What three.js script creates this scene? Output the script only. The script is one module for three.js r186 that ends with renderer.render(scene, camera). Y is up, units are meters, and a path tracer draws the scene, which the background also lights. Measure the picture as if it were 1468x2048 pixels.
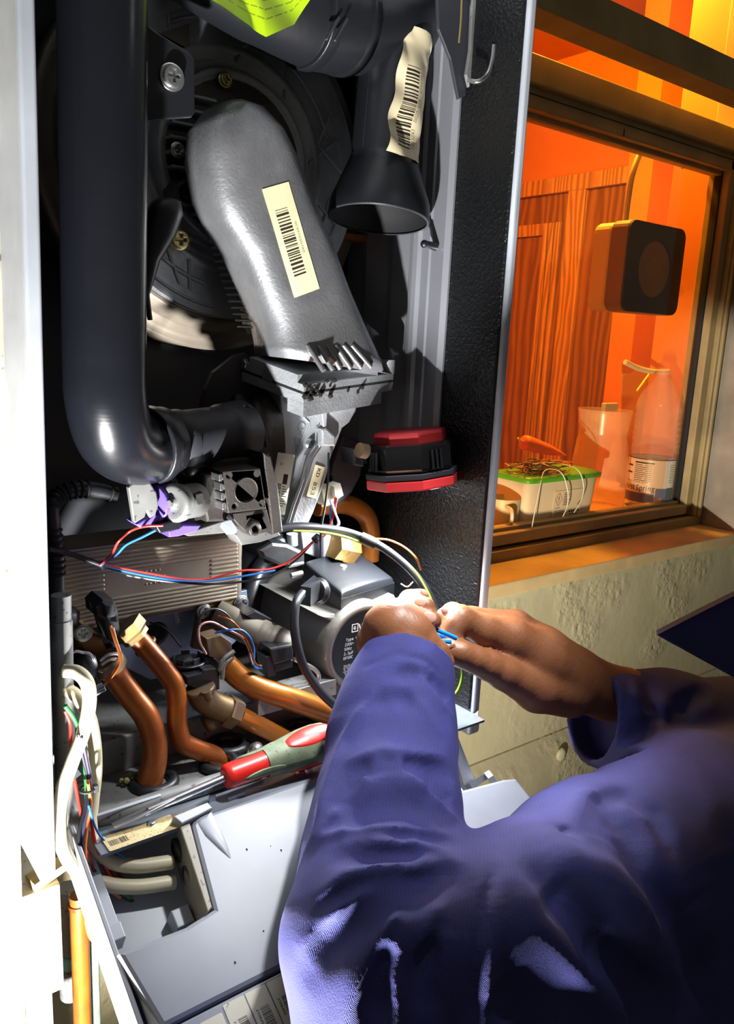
import * as THREE from 'three';
import { RoundedBoxGeometry } from 'three/addons/geometries/RoundedBoxGeometry.js';
import { mergeGeometries, mergeVertices } from 'three/addons/utils/BufferGeometryUtils.js';

// ---------- camera, sky, lights, exposure ----------
const scene = new THREE.Scene();
const camera = new THREE.PerspectiveCamera(65.24, 1468 / 2048, 0.01, 60);
camera.position.set(-0.1448, 1.5495, 0.8802);
camera.up.set(0.09345, 0.97607, -0.19633);
camera.lookAt(-0.1448 + 0.60049, 1.5495 - 0.21255, 0.8802 - 0.77086);
const renderer = new THREE.WebGLRenderer({ antialias: true });
renderer.toneMapping = THREE.LinearToneMapping;
renderer.toneMappingExposure = 1.0;
renderer.shadowMap.enabled = true;
renderer.shadowMap.type = THREE.PCFSoftShadowMap;
scene.background = new THREE.Color().setRGB(0.075, 0.068, 0.058);   // night sky over the yard
scene.environment = null;
const lamps = [];
function spot(x, y, z, tx, ty, tz, color, power, angle, penumbra, radius) {
  const s = new THREE.SpotLight(color, power, 0, angle, penumbra, 2);
  s.position.set(x, y, z); s.target.position.set(tx, ty, tz);
  s.castShadow = true; s.shadow.mapSize.set(2048, 2048); s.shadow.radius = radius; s.shadow.bias = -0.0004;
  s.shadow.camera.near = 0.02; s.shadow.camera.far = 6;
  scene.add(s); scene.add(s.target); lamps.push(s);
  return s;
}
// cold LED torch held low on the left, in front of the boiler
const TORCH = [-0.18, 0.85, 0.66], TORCH_AIM = [0.36, 1.4, 0.06];
spot(...TORCH, ...TORCH_AIM, new THREE.Color(1, 0.985, 0.97), 13.5, 0.95, 0.75, 0.9);
// clip lamp on the top edge of the casing, above the picture, aimed down at the hands
const CLIP = [0.36, 1.84, 0.48], CLIP_AIM = [0.29, 1.22, 0.385];
spot(...CLIP, ...CLIP_AIM, new THREE.Color(0.97, 0.98, 1), 2.8, 0.4, 0.9, 1.0);
// LED work light hanging inside the boiler, shining down over the pipework
const WORK = [0.365, 1.388, 0.268], WORK_AIM = [0.23, 1.12, 0.31];
spot(...WORK, ...WORK_AIM, new THREE.Color(0.95, 0.98, 1), 1.25, 1.42, 0.55, 1.5);
// tungsten ceiling lamp of the room behind the window
const ROOM_LAMP = [1.47, 2.55, -0.5];
const roomLight = new THREE.PointLight(new THREE.Color(1, 0.58, 0.06), 9.5, 0, 2);
roomLight.position.set(...ROOM_LAMP); roomLight.castShadow = true; roomLight.shadow.radius = 3;
scene.add(roomLight);

// ---------- helpers ----------
let seed = 7;
const rnd = () => { seed = (seed * 1664525 + 1013904223) >>> 0; return seed / 4294967296; };
const rr = (a, b) => a + (b - a) * rnd();
const v3 = a => new THREE.Vector3(a[0], a[1], a[2]);
const add = (a, b, s = 1) => [a[0] + b[0] * s, a[1] + b[1] * s, a[2] + b[2] * s];
const mix = (a, b, t) => [a[0] + (b[0] - a[0]) * t, a[1] + (b[1] - a[1]) * t, a[2] + (b[2] - a[2]) * t];
const used = {};
function numbered(n) { const k = used[n] = (used[n] ?? -1) + 1; return k ? n + '_' + String(k).padStart(3, '0') : n; }

// tileable value noise
function hash(x, y, s) { let h = (x * 374761393 + y * 668265263 + s * 974711) | 0; h = Math.imul(h ^ (h >>> 13), 1274126177); return ((h ^ (h >>> 16)) >>> 0) / 4294967296; }
function vnoise(x, y, p, s) {
  const xi = Math.floor(x), yi = Math.floor(y), fx = x - xi, fy = y - yi, u = fx * fx * (3 - 2 * fx), w = fy * fy * (3 - 2 * fy);
  const m = n => ((n % p) + p) % p, a = hash(m(xi), m(yi), s), b = hash(m(xi + 1), m(yi), s), c = hash(m(xi), m(yi + 1), s), d = hash(m(xi + 1), m(yi + 1), s);
  return a + (b - a) * u + (c - a) * w + (a - b - c + d) * u * w;
}
function fbm(x, y, p, s, oct = 4) { let v = 0, a = 0.5, t = 0; for (let i = 0; i < oct; i++) { v += a * vnoise(x, y, p, s + i); t += a; x *= 2; y *= 2; p *= 2; a *= 0.5; } return v / t; }
function tex(n, f, srgb, rep = 1) {   // f(u, v) in 0..1 returns grey or [r, g, b]
  const d = new Uint8Array(n * n * 4);
  for (let j = 0; j < n; j++) for (let i = 0; i < n; i++) {
    const c = f(i / n, j / n), k = (j * n + i) * 4, q = Array.isArray(c) ? c : [c, c, c];
    for (let m = 0; m < 3; m++) d[k + m] = Math.max(0, Math.min(255, q[m] * 255)); d[k + 3] = 255;
  }
  const t = new THREE.DataTexture(d, n, n); t.wrapS = t.wrapT = THREE.RepeatWrapping; t.magFilter = THREE.LinearFilter; t.minFilter = THREE.LinearMipmapLinearFilter; t.generateMipmaps = true;
  if (srgb) t.colorSpace = THREE.SRGBColorSpace;
  t.repeat.set(rep, rep); t.needsUpdate = true; return t;
}
const rep = (t, x, y = x) => { const c = t.clone(); c.repeat.set(x, y); c.needsUpdate = true; return c; };
// uv are metres; repeat r = tiles per metre
const T = {};
T.cast = tex(256, (u, v) => fbm(u * 24, v * 24, 24, 3, 3));
T.castTone = tex(256, (u, v) => 0.74 + 0.26 * fbm(u * 6, v * 6, 6, 11, 5), true);
T.peel = tex(256, (u, v) => { const a = vnoise(u * 40, v * 40, 40, 5), b = vnoise(u * 80, v * 80, 80, 6); return Math.pow(a, 1.5) * 0.7 + b * 0.3; });
T.scratch = tex(256, (u, v) => 0.55 + 0.45 * vnoise(u * 6, v * 128, 128, 9) * vnoise(u * 3 + 4, v * 32, 32, 10));
T.tarnish = tex(256, (u, v) => { const n = fbm(u * 5, v * 5, 5, 21, 5), m = fbm(u * 12, v * 12, 12, 29, 3); return [0.66 + 0.34 * n, 0.6 + 0.4 * n * (0.7 + 0.3 * m), 0.55 + 0.45 * m]; }, true);
T.plaster = tex(512, (u, v) => { const a = fbm(u * 5, v * 5, 5, 31, 4), b = fbm(u * 26, v * 26, 26, 37, 4), p = Math.max(0, fbm(u * 4, v * 4, 4, 43, 2) - 0.5) * 3; return 0.35 * a + (0.12 + p) * b; });
T.plasterTone = tex(256, (u, v) => { const n = fbm(u * 4, v * 4, 4, 51, 5); return [0.86 + 0.14 * n, 0.85 + 0.15 * n, 0.8 + 0.2 * n]; }, true);
T.twill = tex(256, (u, v) => { const a = 0.5 + 0.5 * Math.sin((u + v) * 2 * Math.PI * 32), b = vnoise(u * 64, v * 64, 64, 61); return 0.6 * a + 0.4 * b; });
T.cloth = tex(256, (u, v) => { const n = fbm(u * 5, v * 5, 5, 67, 5), t = 0.5 + 0.5 * Math.sin((u + v) * 2 * Math.PI * 32); return 0.78 + 0.16 * n + 0.06 * t; }, true);
T.grime = tex(256, (u, v) => { const n = fbm(u * 7, v * 7, 7, 71, 5), s = vnoise(u * 60, v * 60, 60, 77); const k = 0.7 + 0.3 * n - (s > 0.9 ? 0.3 : 0); return [k, k * 0.98, k * 0.95]; }, true);
T.wood = tex(256, (u, v) => { const n = fbm(u * 3, v * 3, 3, 81, 4), g = 0.5 + 0.5 * Math.sin((u * 9 + n * 3) * 2 * Math.PI); return [0.75 + 0.25 * g, 0.7 + 0.3 * g, 0.65 + 0.35 * g]; }, true);
T.skin = tex(256, (u, v) => { const a = vnoise(u * 48, v * 48, 48, 91), b = vnoise(u * 90, v * 20, 90, 93); return 0.5 * a + 0.5 * b; });
T.skinTone = tex(256, (u, v) => { const n = fbm(u * 6, v * 6, 6, 95, 4); return [0.86 + 0.14 * n, 0.82 + 0.18 * n, 0.78 + 0.22 * n]; }, true);

const mats = {};
function mat(key, o) { return mats[key] ??= Object.assign(new THREE.MeshPhysicalMaterial({ side: THREE.DoubleSide, ...o }), { name: key }); }
const hex = h => new THREE.Color(h);
const M = {
  white: mat('white_enamel', { color: 0xb9bfc8, roughness: 0.42, roughnessMap: null, map: rep(T.castTone, 3) }),
  whiteDirty: mat('white_board', { color: 0xcfcabb, roughness: 0.6, map: rep(T.grime, 4) }),
  wall: mat('wall_paint', { color: 0xb8ac86, roughness: 0.5, map: rep(T.plasterTone, 1.3), bumpMap: rep(T.plaster, 3.2), bumpScale: 0.004 }),
  foam: mat('black_foam', { color: 0x0d0e10, roughness: 0.38, bumpMap: rep(T.peel, 13), bumpScale: 0.0009 }),
  black: mat('black_plastic', { color: 0x15171b, roughness: 0.4, bumpMap: rep(T.cast, 8), bumpScale: 0.00012 }),
  blackMatt: mat('black_matt', { color: 0x101114, roughness: 0.7 }),
  duct: mat('black_duct', { color: 0x13151a, roughness: 0.33, roughnessMap: rep(T.castTone, 6), bumpMap: rep(T.scratch, 9), bumpScale: 0.00008 }),
  cast: mat('cast_aluminium', { color: 0xb4b8bc, metalness: 0.45, roughness: 0.48, map: rep(T.castTone, 7), bumpMap: rep(T.cast, 22), bumpScale: 0.00025 }),
  castElbow: mat('bright_cast', { color: 0xaeb0b4, metalness: 0.78, roughness: 0.42, map: rep(T.castTone, 7), bumpMap: rep(T.cast, 22), bumpScale: 0.0002 }),
  castDark: mat('dark_cast', { color: 0x4c4845, metalness: 0.45, roughness: 0.48, map: rep(T.castTone, 6), bumpMap: rep(T.cast, 20), bumpScale: 0.0002 }),
  steel: mat('bright_steel', { color: 0xc9cbcc, metalness: 0.95, roughness: 0.28, bumpMap: rep(T.scratch, 6), bumpScale: 0.00005 }),
  steelWarm: mat('stainless_plate', { color: 0xa79c8c, metalness: 0.6, roughness: 0.33, map: rep(T.castTone, 5) }),
  zinc: mat('zinc_sheet', { color: 0x9aa3b0, metalness: 0.5, roughness: 0.4, map: rep(T.castTone, 6), bumpMap: rep(T.cast, 9), bumpScale: 0.0001 }),
  zincDull: mat('dull_zinc', { color: 0x8f9396, metalness: 0.45, roughness: 0.6, map: rep(T.grime, 6) }),
  liner: mat('polished_liner', { color: 0xa9acb4, metalness: 0.7, roughness: 0.36, bumpMap: rep(T.scratch, 3), bumpScale: 0.00006 }),
  copper: mat('tarnished_copper', { color: 0xa8622c, metalness: 0.5, roughness: 0.36, map: rep(T.tarnish, 6) }),
  copperWarm: mat('lacquered_copper', { color: 0xc07f34, metalness: 0.5, roughness: 0.32, map: rep(T.tarnish, 5) }),
  brass: mat('dull_brass', { color: 0x86795c, metalness: 0.6, roughness: 0.5, map: rep(T.tarnish, 8) }),
  brassBright: mat('bright_brass', { color: 0xb99a55, metalness: 0.8, roughness: 0.35, map: rep(T.tarnish, 7) }),
  gold: mat('yellow_zinc', { color: 0xc0b27a, metalness: 0.85, roughness: 0.35 }),
  pumpGrey: mat('pump_grey', { color: 0x7d7a75, metalness: 0.6, roughness: 0.42, bumpMap: rep(T.cast, 16), bumpScale: 0.00015 }),
  grey: mat('grey_plastic', { color: 0xb6bac4, roughness: 0.45, map: rep(T.castTone, 2) }),
  greyDark: mat('charcoal_plastic', { color: 0x2c2d33, roughness: 0.5 }),
  cream: mat('cream_cable', { color: 0xc4bb9c, roughness: 0.45 }),
  red: mat('red_wire', { color: 0xc8352c, roughness: 0.4 }),
  blue: mat('blue_wire', { color: 0x2468b8, roughness: 0.4 }),
  blueBright: mat('bright_blue', { color: 0x1484dc, roughness: 0.35 }),
  green: mat('green_wire', { color: 0x1e7a3c, roughness: 0.4 }),
  yellow: mat('yellow_wire', { color: 0xd8d01c, roughness: 0.4 }),
  earth: mat('earth_wire', { color: 0x8a9a2c, roughness: 0.4 }),
  orange: mat('orange_wire', { color: 0xd87a3c, roughness: 0.4 }),
  whiteWire: mat('white_wire', { color: 0xc9ccd6, roughness: 0.4 }),
  purple: mat('purple_plastic', { color: 0x6a55b8, roughness: 0.45 }),
  cable: mat('black_cable', { color: 0x1a1d22, roughness: 0.42 }),
};

function flat(g) { const h = g.index ? g.toNonIndexed() : g; for (const k of Object.keys(h.attributes)) if (!['position', 'normal', 'uv'].includes(k)) h.deleteAttribute(k); return h; }
function boxUV(g) {
  const h = flat(g), p = h.attributes.position, uv = new Float32Array(p.count * 2), a = new THREE.Vector3(), b = new THREE.Vector3(), c = new THREE.Vector3();
  for (let i = 0; i < p.count; i += 3) {
    a.fromBufferAttribute(p, i); b.fromBufferAttribute(p, i + 1); c.fromBufferAttribute(p, i + 2);
    const n = b.clone().sub(a).cross(c.clone().sub(a)), x = Math.abs(n.x), y = Math.abs(n.y), z = Math.abs(n.z);
    [a, b, c].forEach((q, k) => { const s = z >= x && z >= y ? [q.x, q.y] : x >= y ? [q.z, q.y] : [q.x, q.z]; uv[(i + k) * 2] = s[0]; uv[(i + k) * 2 + 1] = s[1]; });
  }
  h.setAttribute('uv', new THREE.BufferAttribute(uv, 2)); return h;
}
function merge(list) { return list.length === 1 ? flat(list[0]) : mergeGeometries(list.map(flat), false); }
function mesh(name, geo, m, parent, keepUV) {
  let g = Array.isArray(geo) ? merge(geo) : geo;
  if (!keepUV) g = boxUV(g);
  const o = new THREE.Mesh(g, m); o.name = parent ? name : numbered(name); o.castShadow = o.receiveShadow = true;
  (parent ?? scene).add(o); return o;
}
function tag(o, label, category, group) { o.userData = { ...o.userData, label, category }; if (group) o.userData.group = group; return o; }
function thing(name, label, category, group) { const o = new THREE.Group(); o.name = numbered(name); scene.add(o); return tag(o, label, category, group); }
function single(name, geo, m, label, category, group, keepUV) { return tag(mesh(name, geo, m, null, keepUV), label, category, group); }
function struct(name, geo, m, label) { const o = mesh(name, geo, m); o.name = name; o.userData = { kind: 'structure', label }; return o; }
function structGroup(name, label) { const o = new THREE.Group(); o.name = name; o.userData = { kind: 'structure', label }; scene.add(o); return o; }

// geometry
const bx = (x0, x1, y0, y1, z0, z1, r = 0) => { const w = x1 - x0, h = y1 - y0, d = z1 - z0; const g = r ? new RoundedBoxGeometry(w, h, d, 2, Math.min(r, w / 2.01, h / 2.01, d / 2.01)) : new THREE.BoxGeometry(w, h, d); return g.translate((x0 + x1) / 2, (y0 + y1) / 2, (z0 + z1) / 2); };
function basis(o, x, y, z) { return new THREE.Matrix4().makeBasis(v3(x), v3(y), v3(z)).setPosition(...o); }
function axisM(a, b) { const d = v3(b).sub(v3(a)).normalize(); return new THREE.Matrix4().makeRotationFromQuaternion(new THREE.Quaternion().setFromUnitVectors(new THREE.Vector3(0, 1, 0), d)).setPosition(...a); }
function cyl(a, b, r0, r1 = r0, seg = 24, open = false) { const L = v3(a).distanceTo(v3(b)); return new THREE.CylinderGeometry(r1, r0, L, seg, 1, open).translate(0, L / 2, 0).applyMatrix4(axisM(a, b)); }
function lathe(a, b, pts, seg = 32) {   // pts [[radius, t along a->b in metres]]
  let g = new THREE.LatheGeometry(pts.map(p => new THREE.Vector2(p[0], p[1])), seg).applyMatrix4(axisM(a, b));
  if (seg <= 8) { g = g.toNonIndexed(); g.computeVertexNormals(); }   // hexagonal nuts keep flat faces
  return g;
}
function tube(pts, r, seg = 48, rs = 10, tension) {
  const c = new THREE.CatmullRomCurve3(pts.map(v3), false, tension ? 'catmullrom' : 'centripetal', tension || 0.5);
  const g = new THREE.TubeGeometry(c, seg, r, rs, false); return capTube(g, c, r, rs);
}
function capTube(g, c, r, rs) {
  const caps = [[c.getPoint(0), c.getTangent(0).negate()], [c.getPoint(1), c.getTangent(1)]].map(([p, t]) => {
    const q = new THREE.CircleGeometry(r, rs); q.applyQuaternion(new THREE.Quaternion().setFromUnitVectors(new THREE.Vector3(0, 0, 1), t)); return q.translate(p.x, p.y, p.z); });
  return merge([g, ...caps]);
}
function poly(pts2, holes = []) { const s = new THREE.Shape(pts2.map(p => new THREE.Vector2(p[0], p[1]))); for (const h of holes) s.holes.push(new THREE.Path(h.map(p => new THREE.Vector2(p[0], p[1])))); return s; }
const circlePts = (x, y, r, n = 24, ry = r) => Array.from({ length: n }, (_, i) => [x + r * Math.cos(i / n * 2 * Math.PI), y + ry * Math.sin(i / n * 2 * Math.PI)]);
function extr(pts2, z0, z1, bev = 0, holes = [], bs = 2) {   // outline in x, y; from z0 to z1
  const g = new THREE.ExtrudeGeometry(poly(pts2, holes), { depth: Math.max(1e-5, z1 - z0 - 2 * bev), bevelEnabled: bev > 0, bevelThickness: bev, bevelSize: bev, bevelOffset: -bev, bevelSegments: bs, curveSegments: 6 });
  return g.translate(0, 0, z0 + bev);
}
function loft(secs, n = 24, cap = true, smooth = true) {   // secs: {c, u, w, e}; superellipse sections
  const pos = [], idx = [], m = secs.length;
  for (const s of secs) { const e = 2 / (s.e ?? 2); for (let i = 0; i < n; i++) { const t = i / n * 2 * Math.PI, ct = Math.cos(t), st = Math.sin(t), a = Math.sign(ct) * Math.abs(ct) ** e, b = Math.sign(st) * Math.abs(st) ** e; pos.push(...[0, 1, 2].map(k => s.c[k] + s.u[k] * a + s.w[k] * b)); } }
  for (let j = 0; j < m - 1; j++) for (let i = 0; i < n; i++) { const a = j * n + i, b = j * n + (i + 1) % n; idx.push(a, b, a + n, b, b + n, a + n); }
  if (cap) for (const j of [0, m - 1]) { const k = pos.length / 3; pos.push(...secs[j].c); for (let i = 0; i < n; i++) { const a = j * n + i, b = j * n + (i + 1) % n; j ? idx.push(a, b, k) : idx.push(b, a, k); } }
  const g = new THREE.BufferGeometry(); g.setAttribute('position', new THREE.Float32BufferAttribute(pos, 3)); g.setIndex(idx);
  g.setAttribute('uv', new THREE.Float32BufferAttribute(new Float32Array(pos.length / 3 * 2), 2)); g.computeVertexNormals(); return g;
}
function grid(nu, nv, f) {   // f(u, v) -> [x, y, z]; uv 0..1
  const pos = [], uv = [], idx = [];
  for (let j = 0; j <= nv; j++) for (let i = 0; i <= nu; i++) { pos.push(...f(i / nu, j / nv)); uv.push(i / nu, j / nv); }
  for (let j = 0; j < nv; j++) for (let i = 0; i < nu; i++) { const a = j * (nu + 1) + i; idx.push(a, a + 1, a + nu + 1, a + 1, a + nu + 2, a + nu + 1); }
  const g = new THREE.BufferGeometry(); g.setAttribute('position', new THREE.Float32BufferAttribute(pos, 3)); g.setAttribute('uv', new THREE.Float32BufferAttribute(uv, 2)); g.setIndex(idx); g.computeVertexNormals(); return g;
}
function canvasTex(w, h, draw) { const c = document.createElement('canvas'); c.width = w; c.height = h; const g = c.getContext('2d'); draw(g, w, h); const t = new THREE.CanvasTexture(c); t.colorSpace = THREE.SRGBColorSpace; t.anisotropy = 4; return t; }
function printMat(w, h, draw, o = {}) { return new THREE.MeshPhysicalMaterial({ map: canvasTex(w, h, draw), roughness: 0.5, side: THREE.DoubleSide, ...o }); }
function bars(g, x, y, w, h, s, vertical) { let q = s, p = 0; const R = () => { q = (q * 16807) % 2147483647; return q / 2147483647; }; const L = vertical ? h : w; while (p < L) { const a = 1 + Math.floor(R() * 3.4), b = 1 + Math.floor(R() * 3); const k = L / 110; if (vertical) g.fillRect(x, y + p, w, Math.min(a * k, L - p)); else g.fillRect(x + p, y, Math.min(a * k, L - p), h); p += (a + b) * k; } }
function sticker(name, o, ex, ey, w, h, th, m, parent, r) {   // thin rectangle centred at o, along unit ex and ey
  const x = v3(ex).normalize(), y0 = v3(ey), z = x.clone().cross(y0).normalize(), y = z.clone().cross(x), rad = r ?? Math.min(w, h) * 0.08;
  const s = new THREE.Shape(), a = w / 2, b = h / 2; s.moveTo(-a + rad, -b); s.lineTo(a - rad, -b); s.quadraticCurveTo(a, -b, a, -b + rad); s.lineTo(a, b - rad); s.quadraticCurveTo(a, b, a - rad, b); s.lineTo(-a + rad, b); s.quadraticCurveTo(-a, b, -a, b - rad); s.lineTo(-a, -b + rad); s.quadraticCurveTo(-a, -b, -a + rad, -b);
  const g = new THREE.ExtrudeGeometry(s, { depth: th, bevelEnabled: false, curveSegments: 4 }), p = g.attributes.position, uv = g.attributes.uv;
  for (let i = 0; i < p.count; i++) uv.setXY(i, p.getX(i) / w + 0.5, p.getY(i) / h + 0.5);
  g.applyMatrix4(new THREE.Matrix4().makeBasis(x, y, z).setPosition(...o)); return mesh(name, g, m, parent, true);
}
function screw(p, n, r, m, parent, name = 'screw') {   // pan head with a cross recess and a washer
  const a = p, L = r * 0.7, d = v3(n).normalize(), at = t => [p[0] + d.x * t, p[1] + d.y * t, p[2] + d.z * t];
  const k = r * 0.13, e = r * 0.55, cross = [[-k, e], [-k, k], [-e, k], [-e, -k], [-k, -k], [-k, -e], [k, -e], [k, -k], [e, -k], [e, k], [k, k], [k, e]];
  const q = new THREE.Quaternion().setFromUnitVectors(new THREE.Vector3(0, 0, 1), d);
  const head = extr(circlePts(0, 0, r, 20), r * 0.2, L * 1.05, r * 0.14, [cross]).applyQuaternion(q).translate(...p);   // the cross recess is cut through the head cap
  return mesh(name, [lathe(a, at(1), [[0, 0], [r * 1.25, 0], [r * 1.25, r * 0.15], [r * 0.95, r * 0.22], [0, r * 0.22]], 20), head], m, parent);
}

const caster = new THREE.Raycaster();
function drapeZ(target, x, y, fallback) {   // front surface of a mesh above (x, y), looking along -z
  caster.set(new THREE.Vector3(x, y, 0.6), new THREE.Vector3(0, 0, -1)); target.updateMatrixWorld(true);
  const h = caster.intersectObject(target, false)[0]; return h ? h.point.z : fallback;
}
function drapedSticker(name, target, o, ex, ey, w, h, lift, m, parent) {   // label that follows the surface it is stuck on
  const a = Math.hypot(ex[0], ex[1]), b = Math.hypot(ey[0], ey[1]);
  const at = (u, v, d) => { const x = o[0] + ex[0] / a * (u - 0.5) * w + ey[0] / b * (v - 0.5) * h, y = o[1] + ex[1] / a * (u - 0.5) * w + ey[1] / b * (v - 0.5) * h; return [x, y, drapeZ(target, x, y, o[2]) + lift - d]; };
  return mesh(name, [grid(10, 24, (u, v) => at(u, v, 0)), grid(10, 24, (u, v) => at(u, v, 0.0003))], m, parent, true);
}

// ---------- setting: yard wall with plinth and pier, ground, window, room behind it ----------
M.orangeWall = mat('orange_emulsion', { color: 0xe0892a, roughness: 0.75, map: rep(T.plasterTone, 1.1) });
M.frame = mat('window_paint', { color: 0xb59a62, roughness: 0.55, map: rep(T.castTone, 3) });
M.sill = mat('sill_paint', { color: 0xcfae74, roughness: 0.6, map: rep(T.castTone, 2.4) });
M.reveal = mat('reveal_paint', { color: 0xa99a80, roughness: 0.6, map: rep(T.castTone, 3) });
M.wood = mat('varnished_wood', { color: 0xd09a50, roughness: 0.55, map: rep(T.wood, 4, 0.6) });
M.woodDark = mat('dark_wood', { color: 0x9c6a2c, roughness: 0.5, map: rep(T.wood, 3, 0.5) });
M.concrete = mat('yard_concrete', { color: 0x77736a, roughness: 0.9, map: rep(T.grime, 1.5) });
M.pane = mat('window_glass', { color: 0xfff6e6, roughness: 0.015, transmission: 1, thickness: 0, ior: 1.45 });

const SX0 = 0.66, SX1 = 1.6, SY0 = 1.158, SY1 = 2.52;
struct('wall_back', extr([[-2.2, -0.3], [3.4, -0.3], [3.4, 2.9], [-2.2, 2.9]], -0.25, 0, 0, [[[SX0, SY0], [SX0, SY1], [SX1, SY1], [SX1, SY0]]]), M.wall, 'cream painted rough plaster wall of the yard');
{ // plinth with a weathered slope, a crack under it and the rougher band below
  const prof = (pts) => extr(pts.map(p => [-p[1], p[0]]), 0, 1).rotateY(Math.PI / 2);   // [y, z] profile swept along +x by 1
  const sweep = (pts, x0, x1) => { const g = extr(pts.map(p => [-p[1], p[0]]), 0, x1 - x0); return g.rotateY(Math.PI / 2).translate(x0, 0, 0); };
  const w = structGroup('trim_1', 'painted plinth ledge with a sloping top along the foot of the wall');
  mesh('plinth_band', sweep([[0.832, -0.01], [0.83, 0.004], [0.79, 0.034], [0.733, 0.036], [0.727, 0.028], [0.727, -0.01]], 0.45, 3.3), M.wall, w);
  mesh('lower_band', sweep([[0.706, -0.01], [0.706, 0.03], [0.68, 0.042], [-0.3, 0.042], [-0.3, -0.01]], 0.45, 3.3), M.wall, w);
  mesh('paint_blob', new THREE.SphereGeometry(0.013, 12, 8).scale(1, 1.1, 0.5).translate(...[1.0074, 0.7994, 0.03]), M.wall, w);
}
struct('wall_pier', extr([[-2.2, -0.3], [-0.0115, -0.3], [-0.0115, 0.98], [0.003, 1.74], [0.004, 2.9], [-2.2, 2.9]], 0, 0.283), M.whiteDirty, 'white painted wall pier beside the boiler');
struct('floor', bx(-2.2, 3.4, -0.4, -0.3, 0, 3), M.concrete, 'concrete yard ground');

{ const s = structGroup('window_sill', 'painted outside window sill lit orange from the room'); s.name = 'trim_2';
  mesh('sill_board', bx(SX0, SX1 + 0.03, 1.135, 1.16, -0.1, 0.012, 0.003), M.sill, s);
  mesh('right_reveal', bx(SX1 - 0.004, SX1 + 0.012, 1.161, SY1 - 0.001, -0.084, 0.002), M.reveal, s);
  mesh('sill_drip', bx(SX0, SX1 + 0.05, 1.125, 1.135, 0, 0.006), M.wall, s);
}
{
  const w = structGroup('window_1', 'cream painted casement window with an open top light');
  mesh('frame_bottom', bx(SX0, 1.6, 1.158, 1.18, -0.16, -0.085, 0.002), M.frame, w);
  mesh('frame_jamb', [bx(1.568, 1.6, 1.18, SY1, -0.16, -0.085, 0.003), bx(1.574, 1.584, 1.18, SY1, -0.086, -0.078, 0.003)], M.frame, w);
  mesh('frame_jamb', bx(SX0, SX0 + 0.035, 1.18, SY1, -0.16, -0.085, 0.002), M.frame, w);
  mesh('transom', [bx(SX0, 1.6, 1.962, 2.006, -0.16, -0.085, 0.003), bx(SX0, 1.6, 1.953, 1.9625, -0.14, -0.1)], M.frame, w);
  mesh('frame_head', bx(SX0, 1.6, 2.48, SY1, -0.16, -0.085, 0.003), M.frame, w);
  const s = mesh('sash_bottom_rail', [bx(SX0 + 0.036, 1.566, 1.186, 1.208, -0.145, -0.095, 0.003), bx(SX0 + 0.05, 1.54, 1.207, 1.215, -0.135, -0.112, 0.002)], M.frame, w);
  mesh('sash_top_rail', [bx(SX0 + 0.036, 1.566, 1.928, 1.95, -0.145, -0.095, 0.003), bx(SX0 + 0.05, 1.545, 1.92, 1.929, -0.135, -0.112, 0.002)], M.frame, w);
  mesh('sash_stile', [bx(1.542, 1.566, 1.186, 1.95, -0.145, -0.095, 0.003)], M.frame, w);
  mesh('glazing_gasket', [bx(1.537, 1.542, 1.208, 1.93, -0.128, -0.112)], M.blackMatt, w);
  mesh('sash_pane', bx(SX0 + 0.05, 1.539, 1.21, 1.926, -0.1215, -0.1185), M.pane, w);
  // top light, hung at its head and standing open
  const t = new THREE.Matrix4().makeTranslation(0, 2.478, -0.085).multiply(new THREE.Matrix4().makeRotationX(-0.17));
  const tl = (g) => g.applyMatrix4(t);
  mesh('top_light_rail', tl(bx(SX0 + 0.036, 1.6, -0.455, -0.395, -0.045, 0.0, 0.003)), M.frame, w);
  mesh('top_light_head', tl(bx(SX0 + 0.036, 1.6, -0.045, 0, -0.045, 0.0, 0.003)), M.frame, w);
  mesh('top_light_stile', tl(bx(1.56, 1.6, -0.4, -0.04, -0.045, 0.0, 0.003)), M.frame, w);
  mesh('top_light_stile', tl(bx(SX0 + 0.036, SX0 + 0.07, -0.4, -0.04, -0.045, 0.0, 0.003)), M.frame, w);
  mesh('top_light_pane', tl(bx(SX0 + 0.07, 1.562, -0.398, -0.042, -0.024, -0.021)), M.pane, w);
  mesh('catch_mark', bx(1.165, 1.168, 1.93, 1.942, -0.0952, -0.0945), M.blackMatt, w);
}
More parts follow.
